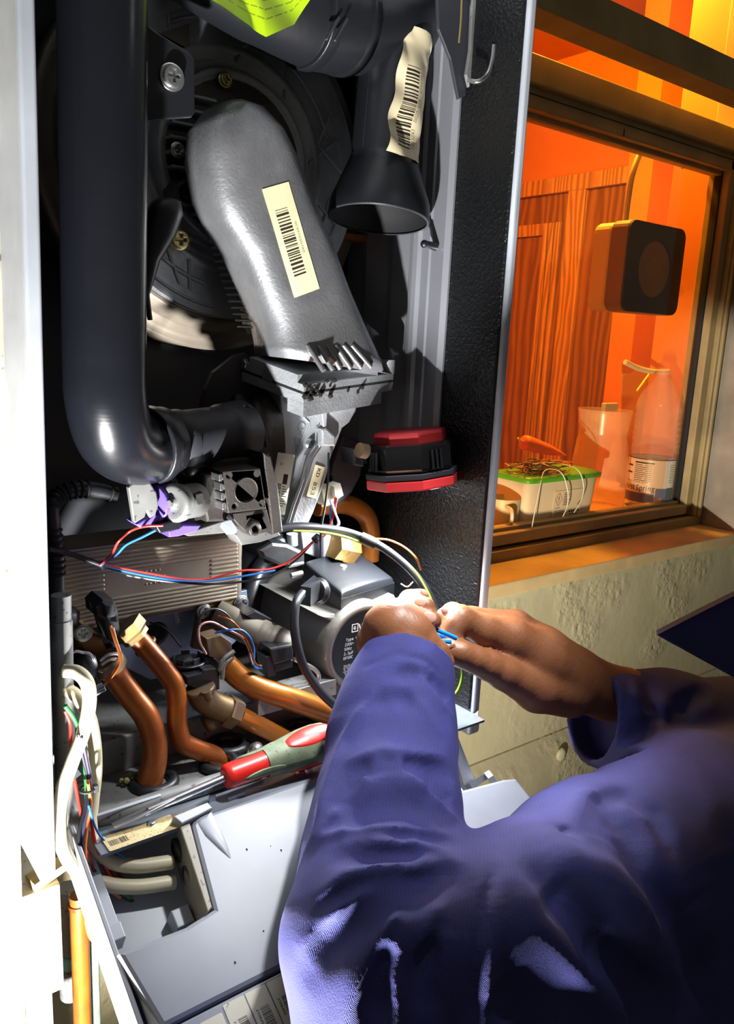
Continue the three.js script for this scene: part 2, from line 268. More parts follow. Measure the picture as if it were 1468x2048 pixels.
{ // room behind the window
  struct('wall_front_inside', extr([[0.1, 0], [3.4, 0], [3.4, 2.75], [0.1, 2.75]], -0.262, -0.25, 0, [[[SX0, SY0 - 0.02], [SX0, SY1], [SX1, SY1], [SX1, SY0 - 0.02]]]), M.orangeWall, 'inside face of the window wall');
  struct('wall_far', bx(0.1, 3.4, 0, 2.75, -2.7, -2.6), M.orangeWall, 'far orange wall of the room');
  struct('wall_left', bx(0, 0.1, 0, 2.75, -2.7, -0.25), M.orangeWall, 'orange wall at the left end of the room');
  struct('wall_right', bx(2.75, 2.85, 0, 2.75, -2.6, -1.0), M.orangeWall, 'orange side wall with a door');
  struct('wall_breast', bx(2.43, 3.4, 0, 2.75, -1.0, -0.9), M.orangeWall, 'bright orange chimney breast seen through the window');
  struct('wall_corner', bx(3.4, 3.5, 0, 2.75, -1.3, -0.25), M.orangeWall, 'orange end wall of the room right of the window');
  struct('ceiling', bx(0, 3.5, 2.75, 2.85, -2.7, -0.25), M.orangeWall, 'ceiling of the room');
  struct('floor_inside', bx(0, 3.5, -0.1, 0, -2.7, -0.25), M.woodDark, 'dark floor of the room');
  const d = structGroup('door_1', 'wooden door with architrave in the side wall of the orange room');
  mesh('architrave_head', bx(2.715, 2.75, 2.2, 2.265, -1.9, -1.1, 0.004), M.wood, d);
  mesh('architrave_post', bx(2.715, 2.75, 0, 2.2, -1.5, -1.41, 0.004), M.wood, d);
  mesh('architrave_post', bx(2.72, 2.75, 0, 2.2, -1.155, -1.12, 0.004), M.wood, d);
  mesh('door_leaf', bx(2.735, 2.75, 0, 2.2, -1.41, -1.155), M.woodDark, d);
  mesh('door_leaf', bx(2.735, 2.75, 0, 2.2, -1.9, -1.5), M.woodDark, d);
  for (let k = 0; k < 3; k++) mesh('batten', bx(2.722, 2.736, 0, 2.08, -1.56 - k * 0.035, -1.535 - k * 0.035, 0.003), M.wood, d);
  mesh('lock_rail', bx(2.724, 2.736, 2.03, 2.08, -1.9, -1.63), M.wood, d);
  struct('trim_3', bx(0.62, SX1 + 0.13, 1.175, 1.195, -0.5, -0.155, 0.004), M.sill, 'inside window board with things standing on it');
  struct('trim_4', bx(SX1 - 0.01, SX1 - 0.0005, 1.196, 2.5, -0.264, -0.162, 0.002), M.orangeWall, 'inside window jamb lining');
  const lamp = thing('pendant_lamp', 'bare tungsten bulb hanging from the ceiling of the orange room', 'lamp');
  const L = ROOM_LAMP;
  mesh('flex', cyl([L[0], L[1] + 0.09, L[2]], [L[0], 2.75, L[2]], 0.004, 0.004, 8), M.cream, lamp);
  mesh('holder', cyl([L[0], L[1] + 0.03, L[2]], [L[0], L[1] + 0.09, L[2]], 0.02, 0.016, 16), M.cream, lamp);
  mesh('bulb', new THREE.SphereGeometry(0.034, 20, 14).translate(...L), mat('bulb_glow', { color: 0xfff0d0, emissive: new THREE.Color(1, 0.55, 0.15), emissiveIntensity: 6 }), lamp);
  const cond = thing('cable_conduit', 'slim cream cable conduit running up the bright orange wall', 'conduit');
  mesh('tube', cyl([2.62, 0, -0.885], [2.62, 2.75, -0.885], 0.014, 0.014, 12), M.cream, cond);
  mesh('saddle', bx(2.6, 2.64, 1.86, 1.875, -0.9, -0.87), M.cream, cond);
}

// ---------- boiler casing ----------
function prism(top, d) {   // convex polygon of 3D points pushed along d
  const n = top.length, pos = [], tri = (a, b, c) => pos.push(...a, ...b, ...c), bot = top.map(p => add(p, d));
  for (let i = 1; i < n - 1; i++) { tri(top[0], top[i], top[i + 1]); tri(bot[0], bot[i + 1], bot[i]); }
  for (let i = 0; i < n; i++) { const j = (i + 1) % n; tri(top[i], bot[i], top[j]); tri(top[j], bot[i], bot[j]); }
  const g = new THREE.BufferGeometry(); g.setAttribute('position', new THREE.Float32BufferAttribute(pos, 3)); g.setAttribute('uv', new THREE.Float32BufferAttribute(new Float32Array(pos.length / 3 * 2), 2)); g.computeVertexNormals(); return g;
}
const shear = g => { const p = g.attributes.position; for (let i = 0; i < p.count; i++) p.setX(i, p.getX(i) - 0.019 * Math.max(0, 1.74 - p.getY(i)) + 0.003); return g; };   // the left panel leans a little
const B0 = 1.15, B1 = 1.885, ZF = 0.34;
{
  const c = thing('boiler_casing', 'white enamelled wall boiler casing with its front cover taken off', 'boiler casing');
  mesh('left_side_panel', [bx(0, 0.0016, B0, B1, 0.284, ZF - 0.004), bx(0, 0.0105, B0, B1, ZF - 0.006, ZF, 0.0026), bx(0.0094, 0.0105, B0, B1, ZF - 0.016, ZF - 0.002)].map(shear), M.white, c);
  const rp = mesh('right_side_panel', [bx(0.4384, 0.44, B0 + 0.008, B1, 0.004, ZF - 0.004), bx(0.4315, 0.44, B0 + 0.008, B1, ZF - 0.007, ZF, 0.0028)], M.white, c);
  mesh('foam_lining', bx(0.4295, 0.4384, B0 + 0.02, B1, 0.006, ZF - 0.006, 0.002), M.foam, c);
  mesh('foam_lining', bx(0.0055, 0.008, B0 + 0.02, B1, 0.006, ZF - 0.03), M.blackMatt, c);
  mesh('rubber_corner', bx(0.424, 0.441, B0 - 0.006, B0 + 0.012, 0.3, ZF + 0.002, 0.004), M.blackMatt, c);
  mesh('back_panel', bx(0.002, 0.438, B0, B1, 0.002, 0.008), M.greyDark, c);
  mesh('top_panel', bx(0, 0.44, B1 - 0.002, B1, 0.004, ZF), M.white, c);
  // polished inner liner on the right with pressed vertical ridges
  const prof = [[0.4288, 0.085], [0.4255, 0.09], [0.4255, 0.118], [0.4235, 0.128], [0.4235, 0.168], [0.4225, 0.176], [0.4225, 0.204], [0.4195, 0.209], [0.4185, 0.2145], [0.4195, 0.22], [0.4225, 0.2235], [0.4225, 0.2345], [0.421, 0.2365], [0.4225, 0.2385], [0.4225, 0.257], [0.4265, 0.262], [0.4288, 0.262]];
  const pts = prof.map(p => [p[0], -p[1]]);
  mesh('metal_liner', extr(pts, 0, 1.87 - 1.405).rotateX(-Math.PI / 2).translate(0, 1.405, 0), M.liner, c);
  const st = [0.4315, 1.6425, 0.262];
  mesh('stud', [cyl([0.4205, st[1], 0.247], [0.406, st[1] + 0.001, 0.247], 0.0042, 0.0035, 16), new THREE.SphereGeometry(0.004, 14, 10).translate(0.405, st[1] + 0.001, 0.247)], M.black, c);
  // bracket plate and wire hook near the top right
  mesh('bracket_plate', extr([[0.4246, 1.8781], [0.4425, 1.883], [0.443, 1.8534], [0.4325, 1.8078], [0.4286, 1.7873], [0.4236, 1.7972], [0.4266, 1.8194]], 0.268, 0.272, 0.0008), M.zincDull, c);
  mesh('bracket_plate', extr([[0.3851, 1.8695], [0.4333, 1.8827], [0.4354, 1.8233], [0.4328, 1.7831], [0.4215, 1.7764], [0.4081, 1.8084], [0.391, 1.8298]], 0.262, 0.266, 0.0008), M.greyDark, c);
  mesh('hook', tube([[0.4294, 1.8175, 0.3], [0.4288, 1.8056, 0.3], [0.4238, 1.7919, 0.3], [0.4117, 1.783, 0.3], [0.4098, 1.7859, 0.29]], 0.0021, 30, 10), M.steel, c);
  mesh('earth_rod', tube([[0.3991, 1.8588, 0.285], [0.4003, 1.8347, 0.285], [0.3996, 1.816, 0.285]], 0.0011, 10, 8), M.gold, c);
  // dark inner wall behind the pipework and floor of the casing
  mesh('inner_back_wall', bx(0.01, 0.425, 1.2, 1.86, 0.03, 0.036), M.greyDark, c);
  mesh('floor_plate', [bx(0.012, 0.428, 1.152, 1.158, 0.03, 0.3), extr([...[[0.0427, 1.1468], [0.1477, 1.1452], [0.3051, 1.1345], [0.3741, 1.1221]]].map((p, i) => [p[0], p[1]]).concat([[0.35, 1.15], [0.02, 1.15]]), 0.16, 0.162)], M.zincDull, c);
  mesh('bottom_rail', [bx(0.03, 0.43, 1.166, 1.1685, 0.312, 0.357), bx(0.03, 0.43, 1.15, 1.168, 0.3105, 0.3125)], M.zinc, c);
  const lab = printMat(256, 96, (g, w, h) => { g.fillStyle = '#c9b68a'; g.fillRect(0, 0, w, h); for (let i = 0; i < 260; i++) { g.fillStyle = ['#8d7a4e', '#5c523a', '#d9cda8', '#a8935c'][i % 4]; g.fillRect(rnd() * w, rnd() * h, 1 + rnd() * 5, 1 + rnd() * 3); } g.fillStyle = '#1c1a16'; bars(g, 12, 36, 66, 34, 77); }, { roughness: 0.8 });
  const a = [0.0642, 1.1692, 0.3476];
  sticker('stained_label', a, [1, 0, 0], [0, 0, -1], 0.056, 0.02, 0.0003, lab, c);
  for (const [x, z] of [[0.075, 0.342], [0.103, 0.346], [0.215, 0.342]]) mesh('rivet', lathe([x, 1.1685, z], [x, 2, z], [[0, 0], [0.006, 0], [0.006, 0.0008], [0.0035, 0.001], [0.0033, 0.0028], [0.002, 0.0034], [0, 0.003]], 16), M.steel, c);
  mesh('rivet_strip', bx(0.063, 0.115, 1.1686, 1.1694, 0.337, 0.352, 0.0003), M.steel, c);
  mesh('tab', [bx(0.14, 0.156, 1.1686, 1.172, 0.344, 0.3455), bx(0.126, 0.132, 1.1686, 1.174, 0.338, 0.3392)], M.zinc, c);
}
{ // grey drain tube: down the left side, then along the front
  const t = thing('drain_pipe', 'grey painted steel pipe running down the left side and along the bottom front', 'pipe');
  mesh('tube', tube([[0.0292, 1.3488, 0.285], [0.0281, 1.2964, 0.285], [0.0274, 1.2422, 0.285], [0.0269, 1.1946, 0.285], [0.0265, 1.1764, 0.292], [0.0285, 1.1678, 0.302], [0.0383, 1.1709, 0.314], [0.0544, 1.1731, 0.319], [0.0825, 1.1741, 0.321], [0.126, 1.174, 0.322], [0.1837, 1.1729, 0.322]], 0.0074, 90, 16), M.zincDull, t);
  mesh('joint_sleeve', tube([[0.0288, 1.3288, 0.285], [0.0278, 1.2653, 0.285], [0.0274, 1.2207, 0.285]], 0.0081, 20, 16), M.zincDull, t);
}
{ // things hanging under the boiler on the left
  const s = struct('trim_5', [bx(-0.011, 0.021, 1.0, 1.102, 0.2, 0.283, 0.003), bx(-0.011, 0.012, 0.9, 1.0, 0.2, 0.28, 0.003)], M.whiteDirty, 'white boxed-in board under the boiler');
  const e = single('foam_strip', prism([[0.0, 1.112, 0.287], [0.062, 1.118, 0.265], [0.062, 1.108, 0.25], [0.0, 1.1, 0.25]], [0, -0.007, 0]), mat('old_foam', { color: 0xc9b27a, roughness: 0.9, map: rep(T.grime, 12) }), 'crumbling yellowed foam strip under the left corner of the boiler', 'foam strip');
  const p1 = thing('copper_pipe', 'orange lacquered copper pipe dropping below the boiler on the left', 'pipe');
  mesh('tube', cyl([0.0599, 1.0205, 0.2], [0.0593, 0.8562, 0.2], 0.0085, 0.0085, 20), M.copperWarm, p1);
  mesh('solder_joint', cyl([0.0598, 1.0124, 0.2], [0.06, 1.0085, 0.2], 0.0098, 0.0098, 20), M.copper, p1);
  const p2 = thing('copper_pipe', 'green tarnished copper pipe beside the orange one below the boiler', 'pipe');
  mesh('tube', cyl([0.0738, 0.9823, 0.185], [0.0733, 0.8353, 0.185], 0.0085, 0.0085, 20), mat('verdigris', { color: 0x8fae98, roughness: 0.75, map: rep(T.tarnish, 14) }), p2);
  const w = thing('earth_cable', 'bright yellow earth wire hanging under the boiler', 'wire');
  mesh('core', tube([[0.0351, 1.0725, 0.3], [0.0379, 1.056, 0.3], [0.0438, 1.0445, 0.3]], 0.0017, 20, 8), M.yellow, w);
  const wp = thing('waste_pipe', 'dull grey pipe behind the copper pipes below the boiler', 'pipe');
  mesh('tube', cyl([0.0591, 1.0099, 0.17], [0.0597, 0.9383, 0.17], 0.011, 0.011, 16), M.zincDull, wp);
  mesh('elbow', tube([[0.0585, 0.8859, 0.17], [0.0587, 0.9095, 0.17], [0.0612, 0.923, 0.17], [0.0707, 0.9258, 0.17]], 0.011, 24, 14), M.zincDull, wp);
  mesh('green_joint', cyl([0.0586, 0.9359, 0.17], [0.0587, 0.9242, 0.17], 0.0125, 0.0125, 16), mat('verdigris2', { color: 0x6fa79b, roughness: 0.8 }), wp);
}

// ---------- upper part: air duct, heat exchanger, mixture elbow, fan, flue ----------
{
  const d = thing('air_duct', 'tall black plastic air intake duct down the left side of the boiler', 'duct');
  mesh('pipe', tube([[0.0661, 1.8063, 0.3], [0.0649, 1.7292, 0.3], [0.0636, 1.6506, 0.3], [0.062, 1.5671, 0.3], [0.0613, 1.5253, 0.3], [0.0628, 1.4964, 0.298], [0.0733, 1.4683, 0.287], [0.0947, 1.4553, 0.272], [0.1181, 1.4562, 0.262]], 0.0292, 120, 32), M.duct, d);
  mesh('elbow_collar', [lathe([0.1046, 1.4563, 0.268], [0.1326, 1.4589, 0.256], [[0, 0], [0.030, 0], [0.0318, 0.002], [0.0318, 0.009], [0.0295, 0.012], [0.0295, 0.02], [0.025, 0.021], [0, 0.021]], 36)], M.black, d);
  const b = mesh('bracket', extr([[0.1042, 1.7707], [0.1101, 1.7618], [0.1146, 1.7596], [0.1404, 1.752], [0.1452, 1.748], [0.1456, 1.7109], [0.1428, 1.7072], [0.1032, 1.6974]], 0.266, 0.2715, 0.0012), M.black, d);
  screw([0.1266, 1.7314, 0.2715], [0, 0, 1], 0.0078, M.steel, d);
}
{
  const h = thing('heat_exchanger', 'round metal combustion chamber cover behind the ducts', 'heat exchanger');
  const cx = 0.247, cy = 1.709, A = [cx, cy, 0.04], Z = [cx, cy, 1];
  const at = (r, deg, z) => [cx + r * Math.cos(deg * Math.PI / 180), cy + r * Math.sin(deg * Math.PI / 180), z];
  mesh('chamber_drum', lathe(A, Z, [[0, 0], [0.178, 0], [0.178, 0.055], [0.1795, 0.06], [0.1795, 0.066], [0.176, 0.069], [0.172, 0.069], [0.169, 0.073], [0.163, 0.077], [0.1605, 0.078], [0.152, 0.09], [0.149, 0.0905], [0, 0.0905]], 96), M.steelWarm, h);
  const pl = mesh('burner_plate', lathe(A, Z, [[0, 0.09], [0.1475, 0.09], [0.1475, 0.0985], [0.146, 0.1], [0.131, 0.1], [0.129, 0.0975], [0.105, 0.0975], [0.103, 0.0995], [0.1, 0.1005], [0.097, 0.0995], [0.095, 0.0975], [0.089, 0.0975], [0.0885, 0.0935], [0.0805, 0.0935], [0.08, 0.108], [0.0785, 0.1095], [0.074, 0.1095], [0.0725, 0.106], [0, 0.106]], 96), M.cast, h);
  const arc = (r, a0, a1, z, t) => tube(Array.from({ length: 17 }, (_, i) => at(r, a0 + (a1 - a0) * i / 16, z)), t, 40, 8);
  const rib = (r0, d0, r1, d1, z, t) => tube([at(r0, d0, z), mix(at(r0, d0, z), at(r1, d1, z), 0.5), at(r1, d1, z)], t, 8, 8);
  const RB = (...a) => mesh('rib', a, M.cast, pl);
  RB(arc(0.118, 196, 256, 0.1375, 0.0022)); RB(arc(0.138, 190, 262, 0.14, 0.0016)); RB(arc(0.118, 300, 352, 0.1375, 0.002)); RB(arc(0.118, 20, 62, 0.1375, 0.002)); RB(arc(0.136, 15, 70, 0.1385, 0.0018)); RB(arc(0.124, 76, 120, 0.1375, 0.002));
  for (const [a, b] of [[212, 222], [252, 240], [292, 302], [340, 352], [20, 8], [62, 50], [76, 88], [118, 130]]) RB(rib(0.09, b, 0.138, a, 0.1375, 0.0019));
  RB(rib(0.138, 2, 0.105, 18, 0.1375, 0.0022)); RB(rib(0.105, 18, 0.141, 32, 0.1375, 0.0022)); RB(rib(0.138, 215, 0.108, 232, 0.138, 0.002)); RB(rib(0.108, 232, 0.14, 250, 0.138, 0.002));
  // grille slats of the inner flange, seen left of the elbow
  for (let k = 0; k < 9; k++) { const y = 1.755 - k * 0.0125, x = cx - Math.sqrt(Math.max(0, 0.072 ** 2 - (y - cy) ** 2)); mesh('slat', [bx(x, x + 0.03, y - 0.0016, y + 0.0016, 0.144, 0.158, 0.0012)], M.cast, pl); }
  mesh('slat_back', extr(circlePts(cx, cy, 0.071, 40), 0.1455, 0.1475), M.castDark, h);
  const pp = [0.1874, 1.6693, 0.165];
  mesh('port', lathe([pp[0], pp[1], 0.145], [pp[0], pp[1], 1], [[0.0068, 0.021], [0.0068, 0.012], [0, 0.012], [0, 0.0121], [0.0065, 0.0121], [0.0078, 0.0235], [0.0098, 0.0235], [0.0112, 0.0215], [0.0112, 0.016], [0.0135, 0.0145], [0.0135, 0]], 32), M.castDark, h);
  screw([0.1821, 1.7064, 0.159], [0, 0, 1], 0.0055, M.steel, h); screw([0.2325, 1.7762, 0.152], [0, 0, 1], 0.0058, M.gold, h);
  screw([0.1873, 1.6313, 0.15], [-0.1, -0.1, 1], 0.0085, M.gold, h, 'brass_screw');
  mesh('clip', extr([[0.1616, 1.7978], [0.2023, 1.8185], [0.2032, 1.7974], [0.1993, 1.7932], [0.1709, 1.8044]], 0.136, 0.14, 0.0005), M.steelWarm, h);
  mesh('edge_bracket', bx(0.395, 0.425, 1.655, 1.662, 0.1, 0.125, 0.001), M.copperWarm, h);
  const cap = thing('ignition_boot', 'black rubber ignition lead boot beside the air duct', 'rubber boot');
  mesh('boot', loft([{ c: [0.1374, 1.5559, 0.2], u: [0.0022, 0, 0], w: [0, 0, 0.0022] }, { c: [0.132, 1.5765, 0.205], u: [0.003, 0, 0], w: [0, 0, 0.003] }, { c: [0.1339, 1.605, 0.21], u: [0.0085, 0, 0], w: [0, 0, 0.007] }, { c: [0.1412, 1.6256, 0.212], u: [0.0145, 0.001, 0], w: [0, 0, 0.009] }, { c: [0.1457, 1.6421, 0.212], u: [0.0165, 0.002, 0], w: [0, 0, 0.011] }, { c: [0.1476, 1.6524, 0.21], u: [0.0135, 0.002, 0], w: [0, 0, 0.011] }, { c: [0.1476, 1.6566, 0.208], u: [0.006, 0.001, 0], w: [0, 0, 0.006] }], 24), M.black, cap);
  mesh('lead', tube([[0.1374, 1.5559, 0.2], [0.134, 1.5725, 0.2], [0.134, 1.5889, 0.205]], 0.0018, 12, 8), M.cable, cap);
}
{ // cast mixture elbow
  const e = thing('mixture_elbow', 'cast aluminium mixture elbow slanting down to the fan, with a cream barcode label', 'cast elbow');
  const S = [[[0.2006, 1.7401, 0.212], [0.2169, 1.7437, 0.212], 0.012], [[0.1858, 1.7317, 0.21], [0.2363, 1.7411, 0.21], 0.024], [[0.1757, 1.7149, 0.208], [0.2527, 1.7255, 0.208], 0.032], [[0.1748, 1.6906, 0.206], [0.2665, 1.7069, 0.206], 0.036], [[0.1809, 1.6592, 0.206], [0.2833, 1.6764, 0.206], 0.037], [[0.1905, 1.6414, 0.207], [0.2934, 1.6579, 0.207], 0.037], [[0.2107, 1.6164, 0.208], [0.3099, 1.6305, 0.208], 0.037], [[0.2274, 1.5828, 0.21], [0.3279, 1.5943, 0.21], 0.037], [[0.2394, 1.5566, 0.212], [0.3439, 1.5653, 0.212], 0.038], [[0.2423, 1.5385, 0.215], [0.3632, 1.5313, 0.215], 0.04], [[0.2424, 1.5285, 0.217], [0.3751, 1.5148, 0.217], 0.042]];
  const elbow = mesh('body', loft(S.map(([a, b, d], i) => ({ c: mix(a, b, 0.5), u: [(b[0] - a[0]) / 2, (b[1] - a[1]) / 2, 0], w: [0, 0, d], e: i < 2 ? 2.2 : 3.6 })), 64), M.castElbow, e);
  mesh('side_flange', extr([[0.1978, 1.6482], [0.2186, 1.6491], [0.2248, 1.6433], [0.2626, 1.5621], [0.2601, 1.5489], [0.2486, 1.5485], [0.243, 1.5566], [0.2383, 1.5791], [0.2097, 1.6373], [0.1998, 1.6422]], 0.17, 0.216, 0.002), M.cast, e);
  for (let k = 0; k < 14; k++) { const t = k / 13, a = mix([0.2148, 1.631, 0.2], [0.2463, 1.5544, 0.2], t); mesh('flange_rib', bx(a[0] - 0.006, a[0] + 0.005, a[1] - 0.0012, a[1] + 0.0012, 0.165, 0.2085, 0.001), M.cast, e); }
  const L = [0.2276, 1.5219, 0.2], F = [0.2535, 1.5054, 0.268], R = [0.392, 1.5144, 0.225], K = add(add(L, R), F, -1);
  const up = (p, h) => [p[0], p[1] + h, p[2]];
  mesh('flange', prism([L, F, R, K], [0, -0.0062, 0]), M.cast, e);
  mesh('flare', prism([mix(L, F, 0.12), mix(F, L, 0.1), mix(R, F, 0.2), K].map(p => up(p, 0.007)), [0, -0.007, 0]), M.cast, e);
  for (let k = 0; k < 6; k++) { const a = mix([0.267, 1.5396, 0.262], [0.3161, 1.5421, 0.25], k / 5), b = mix([0.2747, 1.5181, 0.268], [0.3374, 1.5218, 0.252], k / 5); mesh('fin', tube([0, 0.3, 0.7, 1].map(t => { const p = mix(a, b, t); return [p[0], p[1], drapeZ(elbow, a[0], a[1], a[2]) * (1 - t) + (drapeZ(elbow, mix(a, b, 0.8)[0], mix(a, b, 0.8)[1], b[2]) + 0.001) * t - 0.0012]; }), 0.0025, 16, 8), M.castElbow, elbow); }
  mesh('corner_lug', [prism([mix(L, F, 0.34), mix(L, F, 0.5), add(mix(L, F, 0.5), [0.01, 0, -0.014]), add(mix(L, F, 0.34), [0.01, 0, -0.014])].map(p => up(p, 0.006)), [0, -0.014, 0]), cyl(up(mix(R, K, 0.1), -0.002), up(mix(R, K, 0.1), 0.012), 0.0075, 0.0075, 18)], M.cast, e);
  screw([L[0] + 0.002, L[1] - 0.002, L[2] + 0.001], [-1, 0, 0.3], 0.0045, M.steel, e);
  const gunk = mat('black_sealant', { color: 0x0e0d0c, roughness: 0.95, bumpMap: rep(T.peel, 40), bumpScale: 0.002 });
  const seal = mesh('sealant', prism([mix(L, F, 0.02), F, mix(R, F, 0.02), K].map(p => up(p, -0.0062)), [0, -0.0026, 0]), gunk, e);
  for (let k = 0; k < 26; k++) { const t = rnd() ** 1.6 * 0.62, p = mix(F, R, t), g = new THREE.IcosahedronGeometry(rr(0.0014, 0.0032), 0); mesh('sealant_crumb', g.translate(p[0] + rr(-0.002, 0.002), p[1] - 0.008 + rr(-0.006, 0.01), p[2] + rr(0, 0.002)), gunk, seal); }
  const bl = printMat(256, 680, (g, w, h) => { g.fillStyle = '#d9cfa6'; g.fillRect(0, 0, w, h); g.fillStyle = '#2a2520'; bars(g, 55, 140, 120, 420, 4242, true); g.save(); g.translate(200, 330); g.rotate(Math.PI / 2); g.font = '30px monospace'; g.fillText('0C9916007A0', -95, 0); g.restore(); }, { roughness: 0.55 });
  const lc = [0.2509, 1.6306, 0.2475];
  const ax = [0.2358, 1.6707, 0.246], ay = [0.267, 1.5881, 0.246], dir = v3(ay).sub(v3(ax)).normalize();
  drapedSticker('barcode_label', elbow, lc, [-dir.y, dir.x], [-dir.x, -dir.y], 0.0285, 0.094, 0.0007, bl, elbow);
}
{ // fan: round drum facing left, cast volute to the right
  const f = thing('fan', 'cast aluminium combustion fan with a dark round motor below the elbow', 'fan');
  const L = [0.2276, 1.5219, 0.2], F = [0.2535, 1.5054, 0.268], R = [0.392, 1.5144, 0.225], K = add(add(L, R), F, -1), dn = (p, h) => [p[0], p[1] - h, p[2]];
  mesh('flange', prism([L, F, R, K].map(p => dn(p, 0.0088)), [0, -0.0085, 0]), M.cast, f);
  mesh('flange_skirt', prism([mix(F, L, 0.25), dn(F, 0), mix(F, R, 0.86), mix(K, R, 0.6)].map(p => dn(p, 0.017)), [0, -0.012, 0]), M.cast, f);
  const face = [[0.2516, 1.5107], [0.277, 1.5], [0.3054, 1.4877], [0.3042, 1.473], [0.3019, 1.4572], [0.2988, 1.4444], [0.2886, 1.4319], [0.2801, 1.4054], [0.2704, 1.381], [0.264, 1.3624], [0.247, 1.3592], [0.249, 1.392], [0.2543, 1.4259], [0.2568, 1.4597]];
  mesh('volute', extr(face, 0.16, 0.228, 0.002), M.cast, f);
  const rim = [[0.2721, 1.4962], [0.3103, 1.4971], [0.3362, 1.4886], [0.3343, 1.4777], [0.3269, 1.4664], [0.3186, 1.4612], [0.3126, 1.447], [0.306, 1.4324], [0.3019, 1.4151], [0.2955, 1.398], [0.2873, 1.3785], [0.2801, 1.365], [0.2588, 1.3628], [0.2569, 1.37], [0.2638, 1.3857], [0.2734, 1.4096], [0.2811, 1.4352], [0.2911, 1.4474], [0.293, 1.4591], [0.2958, 1.4755]];
  const vrim = mesh('volute_rim', extr(rim, 0.17, 0.24, 0.002), M.cast, f);
  mesh('rim_edge', tube([[0.2943, 1.4916, 0.241], [0.2932, 1.4749, 0.241], [0.2898, 1.4595, 0.241], [0.288, 1.447, 0.241], [0.278, 1.4338, 0.241], [0.2708, 1.4098, 0.241], [0.2614, 1.386, 0.241], [0.2557, 1.3678, 0.241]], 0.0022, 60, 8), M.steel, vrim);
  mesh('rim_edge', tube([[0.2981, 1.4893, 0.2415], [0.297, 1.4739, 0.2415], [0.2942, 1.4585, 0.2415], [0.2917, 1.4459, 0.2415], [0.2824, 1.4327, 0.2415], [0.2751, 1.4096, 0.2415], [0.2656, 1.3847, 0.2415], [0.2594, 1.3665, 0.2415]], 0.0016, 60, 8), M.steel, vrim);
  mesh('rim_lug', [extr([[0.2875, 1.4621], [0.2932, 1.4634], [0.3042, 1.4548], [0.3046, 1.445], [0.2881, 1.4457]], 0.236, 0.249, 0.002), extr([[0.2877, 1.4841], [0.2951, 1.4868], [0.2944, 1.4619], [0.2904, 1.462]], 0.236, 0.247, 0.001)], M.cast, f);
  for (const [x, y] of [[0, 0], [1, 1]]) screw(x ? [0.259, 1.3694, 0.229] : [0.2884, 1.4459, 0.229], [-0.2, 0, 1], 0.0042, M.steel, f);
  mesh('cast_mark', [extr(circlePts(...[[0.278, 1.4632]][0], 0.0042, 18), 0.2275, 0.2286, 0, [circlePts(...[[0.278, 1.4632]][0], 0.0032, 18)]), extr(circlePts(...[[0.2744, 1.4497]][0], 0.0042, 18), 0.2275, 0.2286, 0, [circlePts(...[[0.2744, 1.4497]][0], 0.0032, 18)])], M.steel, f);
  mesh('cast_line', [tube([[0.2583, 1.4894, 0.2285], [0.2862, 1.4665, 0.2285]], 0.0009, 4, 6), tube([[0.2862, 1.4665, 0.2285], [0.2722, 1.4377, 0.2285]], 0.0009, 4, 6)], M.cast, f);
  const c = [0.2373, 1.4388, 0.17], d = [0.96, 0.02, 0.28], to = t => [c[0] + d[0] * t, c[1] + d[1] * t, c[2] + d[2] * t];
  mesh('drum', lathe(to(-0.01), to(0.06), [[0, 0], [0.058, 0], [0.062, 0.004], [0.062, 0.012], [0.057, 0.014], [0.057, 0.02], [0.062, 0.022], [0.062, 0.045], [0, 0.045]], 64), M.castDark, f);
  mesh('shield', extr([[0.1986, 1.5118], [0.2201, 1.5273], [0.2317, 1.5303], [0.247, 1.5194], [0.2616, 1.486], [0.2654, 1.4465], [0.2367, 1.4862], [0.2205, 1.491], [0.2049, 1.4818], [0.1846, 1.4729], [0.1906, 1.4958]], 0.192, 0.2, 0.001), M.blackMatt, f);
  const kd = printMat(128, 256, (g, w, h) => { g.fillStyle = '#e4dcb4'; g.fillRect(0, 0, w, h); g.fillStyle = '#181818'; g.translate(64, 128); g.rotate(Math.PI / 2); g.font = 'bold 62px monospace'; g.textAlign = 'center'; g.fillText('KD 853', 0, 22, 230); }, { roughness: 0.5 });
  const a = [0.292, 1.4253, 0.2415], b = [0.2826, 1.3947, 0.2415], u = v3(b).sub(v3(a)).normalize();
  sticker('serial_label', mix(a, b, 0.5), [-u.y, u.x, -0.06], [-u.x, -u.y, 0.0], 0.0125, 0.032, 0.0004, kd, vrim);
  const wl = printMat(128, 300, (g, w, h) => { g.fillStyle = '#d6d8c4'; g.fillRect(0, 0, w, h); g.fillStyle = '#222'; bars(g, 20, 150, 46, 120, 99, true); g.fillRect(70, 100, 34, 50); for (let k = 0; k < 9; k++) g.fillRect(74, 160 + k * 12, 20 + (k * 37) % 26, 4); g.font = '20px monospace'; g.fillText('BK', 30, 60); });
  const p = [0.2527, 1.4406, 0.2425], q = [0.2427, 1.3813, 0.2425], k = v3(q).sub(v3(p)).normalize();
  sticker('rating_label', mix(p, q, 0.5), [-k.y, k.x, 0.35], [-k.x, -k.y, 0], 0.0165, 0.058, 0.0004, wl, f, 0.001);
  mesh('motor_cover', [extr([[0.3444, 1.4497], [0.3676, 1.4435], [0.3731, 1.4287], [0.3717, 1.4043], [0.3606, 1.3859], [0.3428, 1.3726], [0.328, 1.3858], [0.333, 1.4175]], 0.15, 0.205, 0.004)], M.greyDark, f);
  mesh('lug_cup', lathe([0.3235, 1.4049, 0.21], [0.2914, 1.4138, 0.25], [[0, 0], [0.007, 0], [0.007, 0.012], [0.005, 0.012], [0.005, 0.004], [0, 0.004]], 18), M.castDark, f);
}
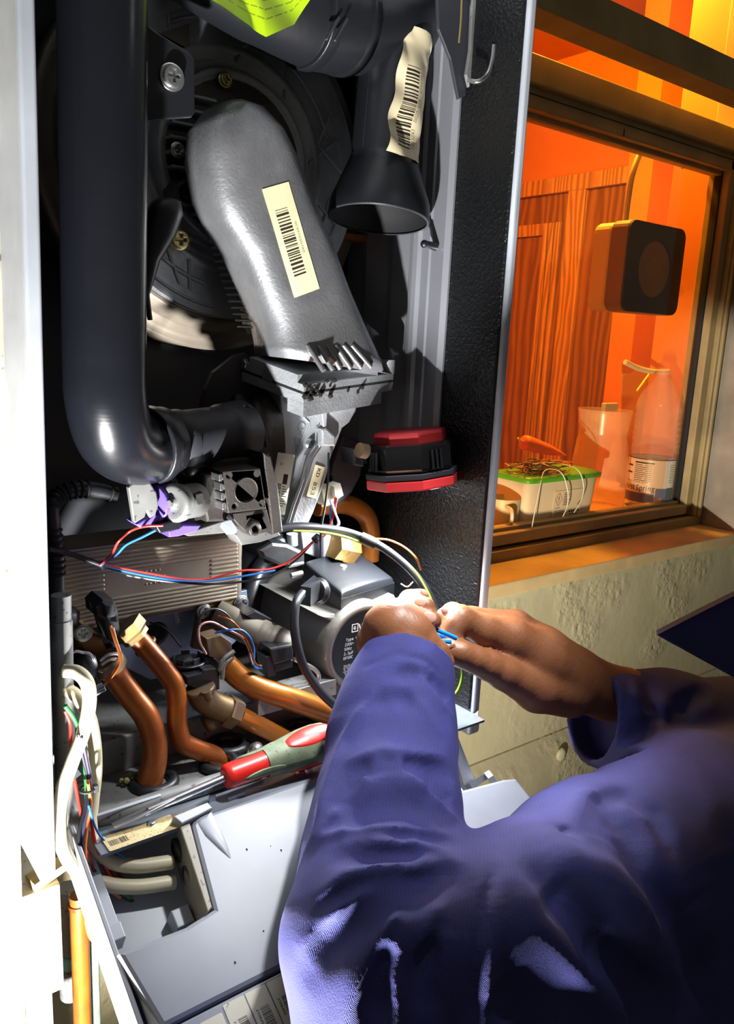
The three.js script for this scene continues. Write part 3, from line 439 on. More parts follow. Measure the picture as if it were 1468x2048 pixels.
{ // intake venturi between duct and fan
  const v = thing('intake_venturi', 'dark grey plastic intake tube with a cream plug joining duct and fan', 'intake tube');
  mesh('tube', lathe([0.1199, 1.4564, 0.258], [0.2196, 1.4596, 0.222], [[0, 0], [0.027, 0], [0.027, 0.022], [0.0255, 0.024], [0.0255, 0.07], [0.0275, 0.074], [0.029, 0.1], [0, 0.1]], 36), M.greyDark, v);
  mesh('housing', extr([[0.1826, 1.4687], [0.2014, 1.4772], [0.2125, 1.4842], [0.2192, 1.4827], [0.2284, 1.4688], [0.2332, 1.4407], [0.2323, 1.4346], [0.1868, 1.4352], [0.1847, 1.4498]], 0.196, 0.238, 0.003), M.greyDark, v);
  mesh('housing_rim', tube([[0.2103, 1.4846, 0.24], [0.2185, 1.4808, 0.24], [0.2271, 1.467, 0.24], [0.2325, 1.4413, 0.24], [0.231, 1.4352, 0.24]], 0.0016, 24, 8), M.greyDark, v);
  mesh('shelf', extr([[0.16, 1.4413], [0.2299, 1.4464], [0.2316, 1.4408], [0.1624, 1.4346]], 0.2, 0.248, 0.001), M.greyDark, v);
  mesh('arm', tube([[0.1765, 1.4628, 0.252], [0.1891, 1.4641, 0.252], [0.195, 1.4595, 0.252], [0.1967, 1.4487, 0.252]], 0.0042, 20, 12), M.greyDark, v);
  mesh('plug', lathe([0.1622, 1.4612, 0.256], [0.1833, 1.4614, 0.25], [[0, 0], [0.0062, 0], [0.0068, 0.002], [0.0068, 0.011], [0.0055, 0.013], [0, 0.013]], 6), M.cream, v);
  mesh('peg', cyl([0.1978, 1.4457, 0.25], [0.1972, 1.4502, 0.25], 0.0032, 0.0032, 12), M.zincDull, v);
  screw([0.2089, 1.4817, 0.238], [0, 0.3, 1], 0.003, M.steel, v);
  const wl = printMat(128, 40, (g, w, h) => { g.fillStyle = '#b9bcc0'; g.fillRect(0, 0, w, h); g.fillStyle = '#333'; g.fillRect(10, 10, 24, 20); for (let k = 0; k < 4; k++) g.fillRect(42, 8 + k * 7, 70, 3); });
  const p = [0.1571, 1.479, 0.25];
  sticker('tube_label', [p[0], p[1] + 0.0003, p[2] + 0.001], [0.95, 0.05, -0.2], [0, 0.75, -0.66], 0.03, 0.008, 0.0003, wl, v, 0.0005);
}
{ // flue: black elbow, fluorescent notice, hanging funnel
  const f = thing('flue_elbow', 'black plastic flue elbow with clamp ribs at the top of the boiler', 'flue elbow');
  const A = [0.2409, 1.8242, 0.2], Bq = [0.4212, 1.8409, 0.2];
  mesh('pipe', tube([[0.1681, 1.8484, 0.215], [0.2321, 1.8334, 0.215], [0.2938, 1.8266, 0.215], [0.3691, 1.8436, 0.205], [0.4437, 1.8786, 0.19]], 0.042, 60, 36), M.black, f);
  mesh('socket', lathe([0.2723, 1.827, 0.217], [0.3695, 1.8385, 0.205], [[0, 0], [0.0445, 0], [0.046, 0.002], [0.046, 0.012], [0.044, 0.014], [0.044, 0.045], [0.046, 0.047], [0.046, 0.056], [0, 0.056]], 48), M.black, f);
  for (let k = 0; k < 2; k++) mesh('clamp_rib', bx(-0.0012, 0.0012, -0.012, 0.012, 0, 0.003, 0.001).rotateZ(-0.55).translate(...[0.2747, 1.8023, 0.262]).translate(k * 0.0085, 0.001 * k, 0), M.greyDark, f);
  const n = thing('warning_notice', 'bright fluorescent yellow green notice stuck on the black flue', 'notice');
  const pr = printMat(512, 256, (g, w, h) => { g.fillStyle = '#c8f000'; g.fillRect(0, 0, w, h); g.fillStyle = 'rgba(90,120,0,0.55)'; for (let k = 0; k < 7; k++) for (let x = 20; x < w - 60;) { const l = 10 + rnd() * 40; g.fillRect(x, 20 + k * 30, l, 5); x += l + 8; } }, { roughness: 0.6 });
  const c0 = [0.1439, 1.8002, 0.262], c1 = [0.1948, 1.7847, 0.266], c2 = [0.2082, 1.7789, 0.268], c3 = [0.2373, 1.7964, 0.264], c4 = [0.2559, 1.8223, 0.258], c5 = [0.2669, 1.8394, 0.254];
  const low = [c0, c1, c2, c3, c4, c5], hi = [[0.1682, 1.8307, 0.25], [0.1896, 1.8369, 0.25], [0.2118, 1.8433, 0.25], [0.2349, 1.85, 0.25], [0.2589, 1.8569, 0.25], [0.2738, 1.8612, 0.25]];
  mesh('sheet', [grid(30, 8, (u, v) => { const t = u * 5, i = Math.min(4, Math.floor(t)), a = mix(low[i], low[i + 1], t - i), b = mix(hi[i], hi[i + 1], t - i), p = mix(a, b, v); return [p[0], p[1], p[2] + 0.0015 * Math.sin(u * 17 + v * 5)]; }), grid(30, 8, (u, v) => { const t = u * 5, i = Math.min(4, Math.floor(t)), a = mix(low[i], low[i + 1], t - i), b = mix(hi[i], hi[i + 1], t - i), p = mix(a, b, v); return [p[0], p[1], p[2] - 0.0008 + 0.0015 * Math.sin(u * 17 + v * 5)]; })], pr, n, true);
  const h = thing('flue_funnel', 'black plastic funnel ended pipe with a crumpled barcode label hanging from the flue', 'funnel pipe');
  const top = [0.3857, 1.8412, 0.21], bot = [0.3629, 1.663, 0.225], L = v3(top).distanceTo(v3(bot));
  const horn = mesh('pipe', lathe(bot, top, [[0.0488, 0.001], [0.05, 0.0], [0.0505, 0.001], [0.049, 0.016], [0.036, 0.05], [0.0325, 0.06], [0.0325, L]], 48), M.black, h);
  mesh('pipe_inside', lathe(bot, top, [[0.0488, 0.001], [0.0475, 0.016], [0.0345, 0.05], [0.031, 0.06], [0.031, 0.09], [0, 0.09]], 48), M.blackMatt, h);
  mesh('lip', lathe(bot, top, [[0.0476, 0], [0.0495, -0.0005], [0.05, 0.0008], [0.0492, 0.004]], 48), M.greyDark, h);
  mesh('seam', tube([mix(top, bot, 0.05), mix(top, bot, 0.4), mix(top, bot, 0.8)].map(p => [p[0] - 0.0318, p[1], p[2] + 0.006]), 0.0012, 10, 6), M.black, h);
  const lb = printMat(256, 760, (g, w, h) => { g.fillStyle = '#d8cba6'; g.fillRect(0, 0, w, h); g.fillStyle = '#241f1a'; bars(g, 60, 230, 95, 480, 9191, true); g.save(); g.translate(178, 700); g.rotate(-Math.PI / 2); g.font = '34px monospace'; g.fillText('12S3ZA1  0020 609  4054982', 0, 10, 460); g.restore(); }, { roughness: 0.55 });
  const q0 = [0.3711, 1.835, 0.245], q1 = [0.4104, 1.833, 0.236], q2 = [0.3414, 1.7183, 0.262], q3 = [0.3884, 1.7152, 0.25];
  const lf = (u, v) => { const p = mix(mix(q2, q3, u), mix(q0, q1, u), v); const w = Math.sin(v * 19 + u * 2) * 0.0016 + Math.sin(v * 9 + 1 + u * 4) * 0.0018 + 0.0035 * Math.sin(u * Math.PI); const x = p[0] + 0.0016 * Math.sin(v * 16); return [x, p[1], Math.max(p[2] + w - 0.004, drapeZ(horn, x, p[1], 0) + 0.0012 + Math.abs(w) * 0.5)]; };
  mesh('crumpled_label', [grid(14, 48, lf), grid(14, 48, (u, v) => { const p = lf(u, v); return [p[0], p[1], p[2] - 0.0004]; })], lb, horn, true);
}

// ---------- gas valve, plate heat exchanger, hydraulics, pump ----------
{
  const g = thing('gas_valve', 'dark metal gas valve block with an open round port and a silver solenoid', 'gas valve');
  const sq = [[0.1621, 1.4351], [0.2003, 1.4352], [0.207, 1.3988], [0.1694, 1.3984]], cc = [[0.1864, 1.417]][0], hp = [[0.17, 1.4311], [0.1969, 1.4311], [0.2024, 1.4042], [0.1756, 1.404]], hr = 0.01072;
  const blk = mesh('block', extr(sq, 0.236, 0.285, 0.0012, [circlePts(...cc, hr, 36), ...hp.map(p => circlePts(...p, 0.0022, 12))]), M.castDark, g);
  mesh('block_core', extr([[0.1621, 1.4363], [0.2017, 1.4365], [0.2145, 1.4063], [0.2214, 1.3774], [0.1764, 1.3753], [0.1676, 1.3973]], 0.205, 0.2515, 0.002), M.castDark, g);
  mesh('port_ring', lathe([...cc, 0.262], [...cc, 1], [[hr * 0.82, 0], [hr * 0.82, 0.012], [hr * 0.97, 0.0235], [hr * 1.06, 0.0238], [hr * 1.06, 0.022]], 36), M.castDark, blk);
  mesh('port_bore', lathe([...cc, 0.25], [...cc, 1], [[0, 0.003], [hr * 0.82, 0.003], [hr * 0.82, 0.013]], 36), M.castDark, blk);
  mesh('right_cheek', extr([[0.2068, 1.4474], [0.2144, 1.4439], [0.2222, 1.4174], [0.2286, 1.3743], [0.2171, 1.3728], [0.2134, 1.3999], [0.2076, 1.4319]], 0.215, 0.279, 0.0015), M.castDark, g);
  mesh('lower_pocket', extr([[0.1736, 1.3964], [0.2111, 1.3973], [0.2172, 1.3774], [0.2095, 1.3755], [0.1944, 1.3745], [0.1824, 1.3857]], 0.235, 0.279, 0.001, [[[0.1891, 1.394], [0.2071, 1.3949], [0.2125, 1.3789], [0.2054, 1.3778], [0.2032, 1.3858], [0.1941, 1.3899], [0.1902, 1.3876]]]), M.castDark, g);
  const lp = [0.1957, 1.3818, 0.28];
  mesh('lower_port', lathe([lp[0], lp[1], 0.25], [lp[0], lp[1], 1], [[0.0032, 0.024], [0.0036, 0.036], [0.0058, 0.036], [0.0062, 0.034], [0.0062, 0], [0.0032, 0]], 28), M.castDark, g);
  mesh('rear_body', [extr([[0.1685, 1.4401], [0.1983, 1.4412], [0.2209, 1.4386], [0.2243, 1.4278], [0.17, 1.4267]], 0.2, 0.256, 0.002)], M.castDark, g);
  mesh('knob', lathe([0.2125, 1.4287, 0.245], [0.2135, 1.4399, 0.24], [[0, 0], [0.0085, 0], [0.0085, 0.008], [0.0075, 0.0105], [0, 0.011]], 20), M.castDark, g);
  const cblk = mesh('connector_block', extr([[0.153, 1.4306], [0.1683, 1.4317], [0.1758, 1.3938], [0.1735, 1.3887], [0.1554, 1.3897], [0.1508, 1.4093]], 0.22, 0.274, 0.0025), M.castDark, g);
  for (let k = 0; k < 4; k++) { const p = mix([0.1617, 1.43, 0.285], [0.1651, 1.4053, 0.285], k / 3); mesh('terminal', bx(p[0] - 0.0018, p[0] + 0.0012, p[1] - 0.003, p[1] + 0.003, 0.27, 0.287, 0.0008), M.steel, cblk); }
  const sa = [0.1198, 1.4111, 0.283], sb = [0.1641, 1.408, 0.262];
  const sol = mesh('solenoid', lathe(sa, sb, [[0, -0.001], [0.003, -0.001], [0.004, 0.0015], [0.0085, 0.001], [0.0125, -0.0005], [0.0155, 0.001], [0.0162, 0.004], [0.0158, 0.009], [0.0145, 0.0095], [0.0145, 0.031], [0, 0.031]], 40), M.zincDull, g);
  mesh('solenoid_screw', lathe(add(sa, [-0.003, 0, 0.0008]), sb, [[0, 0], [0.0032, 0], [0.0032, 0.003], [0, 0.003]], 6), M.zincDull, sol);
  mesh('solenoid_lug', [extr([[0.1302, 1.4182], [0.1439, 1.4196], [0.1457, 1.4094], [0.1306, 1.4091]], 0.272, 0.29, 0.001)], M.castDark, g);
  mesh('adjuster', [cyl([0.1337, 1.4294, 0.27], [0.1391, 1.4363, 0.262], 0.0042, 0.0042, 14), lathe([0.1364, 1.4341, 0.266], [0.17, 1.4356, 0.25], [[0, 0], [0.0075, 0], [0.0075, 0.012], [0.006, 0.013], [0.006, 0.028], [0, 0.028]], 20)], M.black, g);
  const cb = thing('gas_valve_coil', 'purple solenoid coil with a grey metal yoke left of the gas valve', 'solenoid coil');
  mesh('coil', lathe([0.1074, 1.4089, 0.268], [0.1359, 1.4074, 0.255], [[0, 0], [0.0165, 0], [0.017, 0.003], [0.0165, 0.004], [0.0165, 0.024], [0, 0.024]], 32), M.purple, cb);
  mesh('yoke', extr([[0.0842, 1.4265], [0.0871, 1.4299], [0.0965, 1.4328], [0.101, 1.4313], [0.1076, 1.4207], [0.1092, 1.4103], [0.1065, 1.4023], [0.1023, 1.4002], [0.099, 1.4063], [0.0977, 1.4015], [0.0898, 1.3974], [0.0882, 1.3984]], 0.276, 0.2815, 0.0012), M.zincDull, cb);
  mesh('yoke_arm', [extr([[0.1005, 1.4309], [0.1069, 1.4341], [0.1293, 1.4348], [0.1292, 1.431], [0.1089, 1.4299], [0.1051, 1.4277]], 0.25, 0.272, 0.001)], M.zincDull, cb);
  mesh('foot', extr([[0.0918, 1.3955], [0.101, 1.3995], [0.104, 1.4042], [0.1116, 1.4001], [0.1133, 1.3983], [0.1039, 1.3934], [0.0955, 1.3918]], 0.255, 0.278, 0.0012), M.purple, cb);
  mesh('terminal_plate', extr([[0.1219, 1.3851], [0.1335, 1.3881], [0.1344, 1.3889], [0.1508, 1.3871], [0.1472, 1.3823], [0.1303, 1.3798], [0.1219, 1.3799]], 0.25, 0.272, 0.001), M.purple, cb);
  mesh('plug', extr([[0.1048, 1.3946], [0.1228, 1.3969], [0.128, 1.3938], [0.1263, 1.3889], [0.1089, 1.3875]], 0.262, 0.284, 0.0012), M.black, cb);
  const br = thing('valve_bracket', 'pale zinc bracket under the gas valve', 'bracket');
  mesh('plate', extr([[0.1385, 1.3788], [0.1787, 1.387], [0.1886, 1.3878], [0.2039, 1.3751], [0.2312, 1.3721], [0.2356, 1.3669], [0.2145, 1.3627], [0.1949, 1.3622], [0.1888, 1.3713], [0.1847, 1.3754], [0.1435, 1.3765]], 0.24, 0.2635, 0.0008), M.zincDull, br);
  mesh('gusset', prism([[0.1644, 1.3902, 0.283], [0.1734, 1.3919, 0.283], [0.1836, 1.3805, 0.276], [0.1743, 1.3806, 0.276]], [0, -0.004, -0.003]), M.zinc, br);
}
{
  const p = thing('plate_heat_exchanger', 'ribbed stainless plate heat exchanger lying across the middle', 'heat exchanger');
  const x0 = 0.0475, x1 = 0.2315, y0 = 1.2865, y1 = 1.3555;
  const core = mesh('body', [bx(x0, x1, y0, y1, 0.13, 0.2, 0.005)], M.steelWarm, p);
  mesh('edge_flange', [extr([[x0 - 0.002, y0 - 0.004], [x1 - 0.006, y0 - 0.004], [x1 + 0.002, y0 + 0.006], [x1 + 0.002, y1 - 0.004], [x1 - 0.006, y1 + 0.002], [x0 - 0.002, y1 + 0.002]], 0.19, 0.1945, 0.001)], M.steelWarm, p);
  const rib = (xa, xb, y) => mesh('rib', lathe([xa, y, 0.1995], [xb, y, 0.1995], [[0, 0], [0.0012, 0.0004], [0.0017, 0.0016], [0.0017, xb - xa - 0.0016], [0.0012, xb - xa - 0.0004], [0, xb - xa]], 10), M.steelWarm, core);
  for (let k = 0; k < 5; k++) rib(x0 + 0.004, x1 - 0.006, y1 - 0.004 - k * 0.0039);
  for (let k = 0; k < 5; k++) { rib(x1 - 0.036, x1 - 0.005, y1 - 0.0235 - k * 0.0043); rib(x0 + 0.003, x0 + 0.045, y1 - 0.0235 - k * 0.0043); }
  for (let k = 0; k < 6; k++) rib(x0 + 0.004, x1 - 0.006, y0 + 0.0035 + k * 0.0038);
  for (let k = 0; k < 14; k++) mesh('embossed_dot', new THREE.SphereGeometry(0.0011, 8, 6).scale(1, 1, 0.6).translate(0.13 + (k % 5) * 0.0045 + rr(0, 0.001), 1.318 + Math.floor(k / 5) * 0.006, 0.2), M.steelWarm, core);
  const bpl = thing('mounting_plate', 'blue tinged zinc plate with a round hole below the plate heat exchanger', 'mounting plate');
  const hc = [[0.149, 1.2584]][0];
  mesh('plate', extr([[0.1059, 1.2558], [0.1431, 1.2815], [0.2488, 1.2874], [0.2517, 1.2539], [0.2355, 1.232], [0.1957, 1.2075], [0.1423, 1.2118], [0.1127, 1.2342]], 0.172, 0.178, 0.0008, [circlePts(...hc, 0.0125, 28)]), mat('blue_zinc', { color: 0x9fb2d6, metalness: 0.75, roughness: 0.42, map: rep(T.castTone, 7) }), bpl);
  sticker('stamp', [0.1706, 1.271, 0.1785], [0.2, -1, 0], [1, 0.2, 0], 0.013, 0.005, 0.0002, printMat(96, 40, (g, w, h) => { g.fillStyle = '#8b9cc0'; g.fillRect(0, 0, w, h); g.fillStyle = '#e8ecf4'; g.font = 'bold 34px monospace'; g.fillText('5/71', 8, 31); }), bpl, 0.0003);
}
{ // stepped sheet metal base
  const b = thing('base_tray', 'dull grey stepped sheet metal tray the pipes pass through', 'tray');
  mesh('step', bx(0.03, 0.42, 1.16, 1.195, 0.04, 0.242, 0.003), M.zincDull, b);
  mesh('apron', bx(0.03, 0.42, 1.1585, 1.1625, 0.242, 0.304, 0.001), M.zincDull, b);
  const ring = (p, r, n = 'grommet') => mesh(n, new THREE.TorusGeometry(r, r * 0.32, 10, 28).rotateX(Math.PI / 2).translate(...p), M.black, b);
  ring([0.104, 1.164, 0.278], 0.0165); ring([0.164, 1.166, 0.282], 0.0145); ring([0.262, 1.166, 0.268], 0.014); ring([0.185, 1.168, 0.262], 0.015);
  mesh('rail', [bx(0.21, 0.3, 1.205, 1.212, 0.245, 0.272, 0.001), bx(0.21, 0.3, 1.195, 1.206, 0.27, 0.272)], M.zincDull, b);
  const m = mat('mineral_crust', { color: 0x9a9a6a, roughness: 1, map: rep(T.grime, 20) });
  for (const [cx, cz, n] of [[0.088, 0.266, 16], [0.164, 0.262, 18]]) for (let k = 0; k < n; k++) mesh('mineral_crust', new THREE.IcosahedronGeometry(rr(0.0012, 0.003), 0).translate(cx + rr(-0.009, 0.009), 1.1635 + rr(0, 0.002) + 0.003, cz + rr(-0.005, 0.005)), m, b);
  mesh('bolt_head', lathe([0.2008, 1.169, 0.285], add([0.2008, 1.169, 0.285], [0, 1, 0.6]), [[0, 0], [0.007, 0], [0.007, 0.002], [0.005, 0.0025], [0.005, 0.006], [0, 0.0065]], 18), M.steel, b);
}
{ // copper pipes
  const P1 = thing('copper_pipe', 'thick copper pipe curving down at the far left behind the cream cables', 'pipe', 'copper pipes inside the boiler');
  mesh('tube', tube([[0.0752, 1.2726, 0.25], [0.0826, 1.2573, 0.25], [0.0931, 1.2386, 0.256], [0.1027, 1.2212, 0.265], [0.1064, 1.201, 0.273], [0.1041, 1.1827, 0.278], [0.0994, 1.1676, 0.28], [0.0975, 1.1548, 0.28]], 0.0108, 80, 20), M.copper, P1);
  mesh('spring_clip', [tube([[0.0645, 1.28, 0.264], [0.0704, 1.2836, 0.264], [0.0796, 1.2829, 0.264], [0.0812, 1.2781, 0.264]], 0.0014, 20, 8), tube([[0.0652, 1.2763, 0.264], [0.072, 1.2793, 0.264], [0.0795, 1.2785, 0.264]], 0.0014, 16, 8)], M.steel, P1);
  const nut = lathe([0.0735, 1.2757, 0.25], [0.0801, 1.2615, 0.25], [[0, 0], [0.0135, 0], [0.0145, 0.003], [0.0145, 0.011], [0.012, 0.0135], [0, 0.0135]], 28);
  mesh('socket', nut, M.brass, P1);
  const P2 = thing('copper_pipe', 'copper pipe with a double bend in the middle ending at a black grommet', 'pipe', 'copper pipes inside the boiler');
  mesh('tube', tube([[0.0985, 1.2935, 0.24], [0.1093, 1.2785, 0.243], [0.1223, 1.2583, 0.252], [0.1313, 1.2418, 0.259], [0.1318, 1.2259, 0.264], [0.129, 1.2076, 0.27], [0.1319, 1.1922, 0.274], [0.1458, 1.1812, 0.276], [0.1617, 1.1709, 0.277], [0.1683, 1.1593, 0.276]], 0.009, 90, 20, 0.35), M.copper, P2);
  mesh('nut', lathe([0.0958, 1.297, 0.238], [0.1052, 1.2841, 0.242], [[0, 0], [0.0155, 0], [0.0155, 0.009], [0.0125, 0.012], [0.0125, 0.016], [0, 0.016]], 6), M.brass, P2);
  mesh('ferrule', lathe([0.1126, 1.2751, 0.238], [0.122, 1.2642, 0.242], [[0, 0], [0.0108, 0], [0.0112, 0.002], [0.0108, 0.004], [0, 0.004]], 24), M.brass, P2);
  const P3 = thing('copper_pipe', 'thick copper pipe running right under the black sensor plug', 'pipe', 'copper pipes inside the boiler');
  mesh('tube', tube([[0.1862, 1.2453, 0.25], [0.199, 1.2305, 0.256], [0.2162, 1.2183, 0.264], [0.2394, 1.2075, 0.272], [0.2694, 1.192, 0.28], [0.3025, 1.1723, 0.286]], 0.0112, 60, 20), M.copperWarm, P3);
  mesh('wire_clip', [tube([[0.1728, 1.2483, 0.266], [0.1758, 1.2573, 0.266], [0.1869, 1.2637, 0.266]], 0.0022, 16, 8), tube([[0.1749, 1.239, 0.266], [0.1768, 1.2522, 0.266], [0.1854, 1.2577, 0.266]], 0.0022, 16, 8)], M.zincDull, P3);
  const P4 = thing('copper_pipe', 'copper pipe leaving the brass elbow toward the screwdriver handle', 'pipe', 'copper pipes inside the boiler');
  mesh('tube', tube([[0.1929, 1.1975, 0.266], [0.2134, 1.1833, 0.27], [0.2423, 1.1622, 0.274], [0.2619, 1.1466, 0.276]], 0.0092, 30, 18), M.copperWarm, P4);
  const el = thing('brass_elbow', 'dull brass elbow fitting with a hexagonal nut', 'pipe fitting');
  mesh('body', tube([[0.155, 1.2324, 0.262], [0.157, 1.2241, 0.262], [0.165, 1.2162, 0.262], [0.1845, 1.2038, 0.266]], 0.0125, 40, 24), M.brass, el);
  mesh('end_collar', lathe([0.1545, 1.2354, 0.262], [0.156, 1.2283, 0.262], [[0, 0], [0.0125, 0], [0.0138, 0.002], [0.0138, 0.005], [0.012, 0.007]], 28), M.brass, el);
  mesh('nut', lathe([0.1793, 1.2076, 0.266], [0.1934, 1.1983, 0.267], [[0, 0], [0.0145, 0], [0.0155, 0.002], [0.0155, 0.011], [0.0125, 0.013], [0, 0.013]], 6), M.brass, el);
  mesh('pin', cyl([0.1575, 1.2273, 0.275], [0.1525, 1.2384, 0.278], 0.0032, 0.0042, 10), M.brass, el);
  mesh('boss', lathe([0.1676, 1.1985, 0.262], [0.159, 1.1949, 0.262], [[0, 0], [0.0085, 0], [0.0085, 0.008], [0, 0.009]], 20), M.brass, el);
  const P5 = thing('copper_pipe', 'polished copper arch pipe on the right under the fan', 'pipe', 'copper pipes inside the boiler');
  mesh('tube', tube([[0.3374, 1.3667, 0.17], [0.3642, 1.3671, 0.17], [0.3894, 1.3614, 0.17], [0.4089, 1.3466, 0.17], [0.4151, 1.3268, 0.17], [0.4155, 1.2954, 0.17]], 0.0112, 60, 20), M.copperWarm, P5);
  const bn = thing('union_nut', 'bright brass hexagonal union nut behind the pump', 'pipe fitting');
  mesh('nut', lathe([0.3422, 1.3285, 0.2], [0.3907, 1.3144, 0.2], [[0, 0], [0.015, 0], [0.015, 0.01], [0.0165, 0.012], [0.0165, 0.026], [0.013, 0.03], [0, 0.03]], 6), M.brassBright, bn);
}
{ // flow sensor and the diverter block
  const f = thing('diverter_valve', 'brown grey diverter valve tube with black plugs', 'valve');
  mesh('flange', extr([[0.1858, 1.2841], [0.1911, 1.2883], [0.2296, 1.2924], [0.2365, 1.2849], [0.2356, 1.2744], [0.2253, 1.2708], [0.1869, 1.2401], [0.1783, 1.244]], 0.19, 0.198, 0.001), M.brass, f);
  screw([0.1896, 1.2809, 0.198], [0, 0, 1], 0.006, M.steel, f); screw([0.2309, 1.2822, 0.198], [0, 0, 1], 0.0066, M.steel, f);
  mesh('tube', lathe([0.2021, 1.2762, 0.2], [0.2491, 1.2495, 0.245], [[0, 0], [0.0145, 0], [0.0145, 0.045], [0.0165, 0.047], [0.0165, 0.053], [0.0155, 0.054], [0.0155, 0.058], [0.0168, 0.06], [0.0165, 0.078], [0.013, 0.081], [0, 0.081]], 36), mat('brown_plastic', { color: 0x5e574c, roughness: 0.55 }), f);
  mesh('end_cap', lathe([0.2396, 1.2539, 0.232], [0.2548, 1.2459, 0.25], [[0, 0], [0.0172, 0], [0.0172, 0.014], [0.012, 0.02], [0, 0.02]], 36), M.blackMatt, f);
  mesh('plug', [extr([[0.22, 1.2503], [0.2298, 1.2512], [0.2325, 1.2332], [0.2315, 1.2283], [0.2237, 1.2291]], 0.248, 0.266, 0.001), extr([[0.224, 1.2589], [0.2484, 1.2579], [0.2509, 1.2512], [0.2506, 1.242], [0.2288, 1.2407], [0.2252, 1.2516]], 0.246, 0.268, 0.002), extr([[0.2288, 1.2407], [0.2512, 1.2408], [0.2515, 1.2335], [0.2301, 1.2322]], 0.25, 0.266, 0.001)], M.black, f);
  mesh('upper_plug', extr([[0.2179, 1.2815], [0.2289, 1.2847], [0.2484, 1.2718], [0.244, 1.2642], [0.2348, 1.268]], 0.2, 0.23, 0.0015), M.black, f);
  mesh('bracket', extr([[0.1647, 1.2761], [0.1798, 1.277], [0.1912, 1.2668], [0.1913, 1.2569], [0.1769, 1.253], [0.1678, 1.2579]], 0.236, 0.254, 0.001), M.brass, f);
  const s = thing('pressure_sensor', 'round black slotted sensor cap in the middle of the pipework', 'sensor');
  const c = [0.1526, 1.254, 0.24];
  const q = (y) => [c[0], c[1] + y, c[2]];
  mesh('body', lathe(q(-0.014), q(1), [[0, 0], [0.0165, 0], [0.0168, 0.004], [0.015, 0.005], [0.015, 0.01], [0.0172, 0.011], [0.0172, 0.0125], [0.0155, 0.013], [0, 0.013]], 36), M.black, s);
  for (let k = 0; k < 5; k++) { const a = k * 1.26 + 0.3; mesh('slot_wall', bx(-0.004, 0.004, 0, 0.005, -0.0008, 0.0008, 0.0005).rotateY(a).translate(c[0] + 0.0125 * Math.sin(a), c[1] - 0.001, c[2] + 0.0125 * Math.cos(a)), M.greyDark, s); }
  mesh('hub', lathe(q(-0.001), q(1), [[0, 0.004], [0.004, 0.004], [0.005, 0.002], [0.009, 0.0015], [0.0095, 0]], 24), M.greyDark, s);
  mesh('connector', [extr([[0.1404, 1.2484], [0.1559, 1.2487], [0.1569, 1.2513], [0.1698, 1.2494], [0.1739, 1.2446], [0.174, 1.2278], [0.1579, 1.2287], [0.1423, 1.2393]], 0.24, 0.264, 0.0015)], M.black, s);
  mesh('flap', extr([[0.1632, 1.2582], [0.1733, 1.255], [0.18, 1.2466], [0.179, 1.2419], [0.1658, 1.2478]], 0.24, 0.252, 0.001), M.blackMatt, s);
  const vb = thing('valve_block', 'black taped plastic valve block behind the cream cables', 'valve block');
  mesh('body', loft([{ c: [0.045, 1.2564, 0.24], u: [0.002, 0.018, 0], w: [0, 0, 0.012] }, { c: [0.0519, 1.2656, 0.245], u: [0.002, 0.021, 0], w: [0, 0, 0.014] }, { c: [0.0612, 1.2624, 0.248], u: [0.004, 0.018, 0], w: [0, 0, 0.013] }, { c: [0.0669, 1.2529, 0.248], u: [0.003, 0.01, 0], w: [0, 0, 0.008] }], 24), M.black, vb);
  mesh('wire_spring', tube([[0.0412, 1.2896, 0.262], [0.0452, 1.2917, 0.262], [0.0511, 1.2896, 0.262], [0.0564, 1.2876, 0.262], [0.0595, 1.2821, 0.262]], 0.0013, 24, 8), M.steel, vb);
  mesh('brass_body', [extr([[0.0546, 1.2896], [0.0657, 1.2964], [0.0749, 1.29], [0.0798, 1.2763], [0.0726, 1.2686], [0.0575, 1.2755]], 0.2, 0.24, 0.003)], M.brassBright, vb);
  screw([0.0584, 1.2983, 0.242], [-0.3, 0.3, 1], 0.006, M.steel, vb);
  mesh('top_cap', lathe([0.0421, 1.3114, 0.246], [0.0425, 1.3217, 0.246], [[0, 0], [0.011, 0], [0.012, 0.003], [0.012, 0.009], [0.009, 0.012], [0, 0.012]], 24), M.greyDark, vb);
  const pl = thing('harness_plug', 'big black harness plug hanging below the plate heat exchanger', 'plug');
  mesh('body', extr([[0.0663, 1.323], [0.0723, 1.3281], [0.0823, 1.3256], [0.0855, 1.3153], [0.0869, 1.2972], [0.0815, 1.2884], [0.0765, 1.2912], [0.0727, 1.3097], [0.0669, 1.3142]], 0.222, 0.252, 0.003), M.blackMatt, pl);
  mesh('latch', extr([[0.0709, 1.3266], [0.0793, 1.3252], [0.0807, 1.3136], [0.0731, 1.3132]], 0.25, 0.258, 0.002), M.blackMatt, pl);
  const cb = thing('corrugated_hose', 'black corrugated hose at the left edge above the plate heat exchanger', 'hose');
  const hp = [[0.0403, 1.2855, 0.225], [0.0428, 1.3335, 0.225], [0.0432, 1.3657, 0.225], [0.0425, 1.3883, 0.222], [0.0427, 1.4042, 0.222], [0.0518, 1.4113, 0.215], [0.0641, 1.415, 0.215], [0.0808, 1.4132, 0.215], [0.0987, 1.4074, 0.215]];
  mesh('hose', tube(hp, 0.0068, 60, 14), M.black, cb);
  const cv = new THREE.CatmullRomCurve3(hp.map(v3), false, 'centripetal');
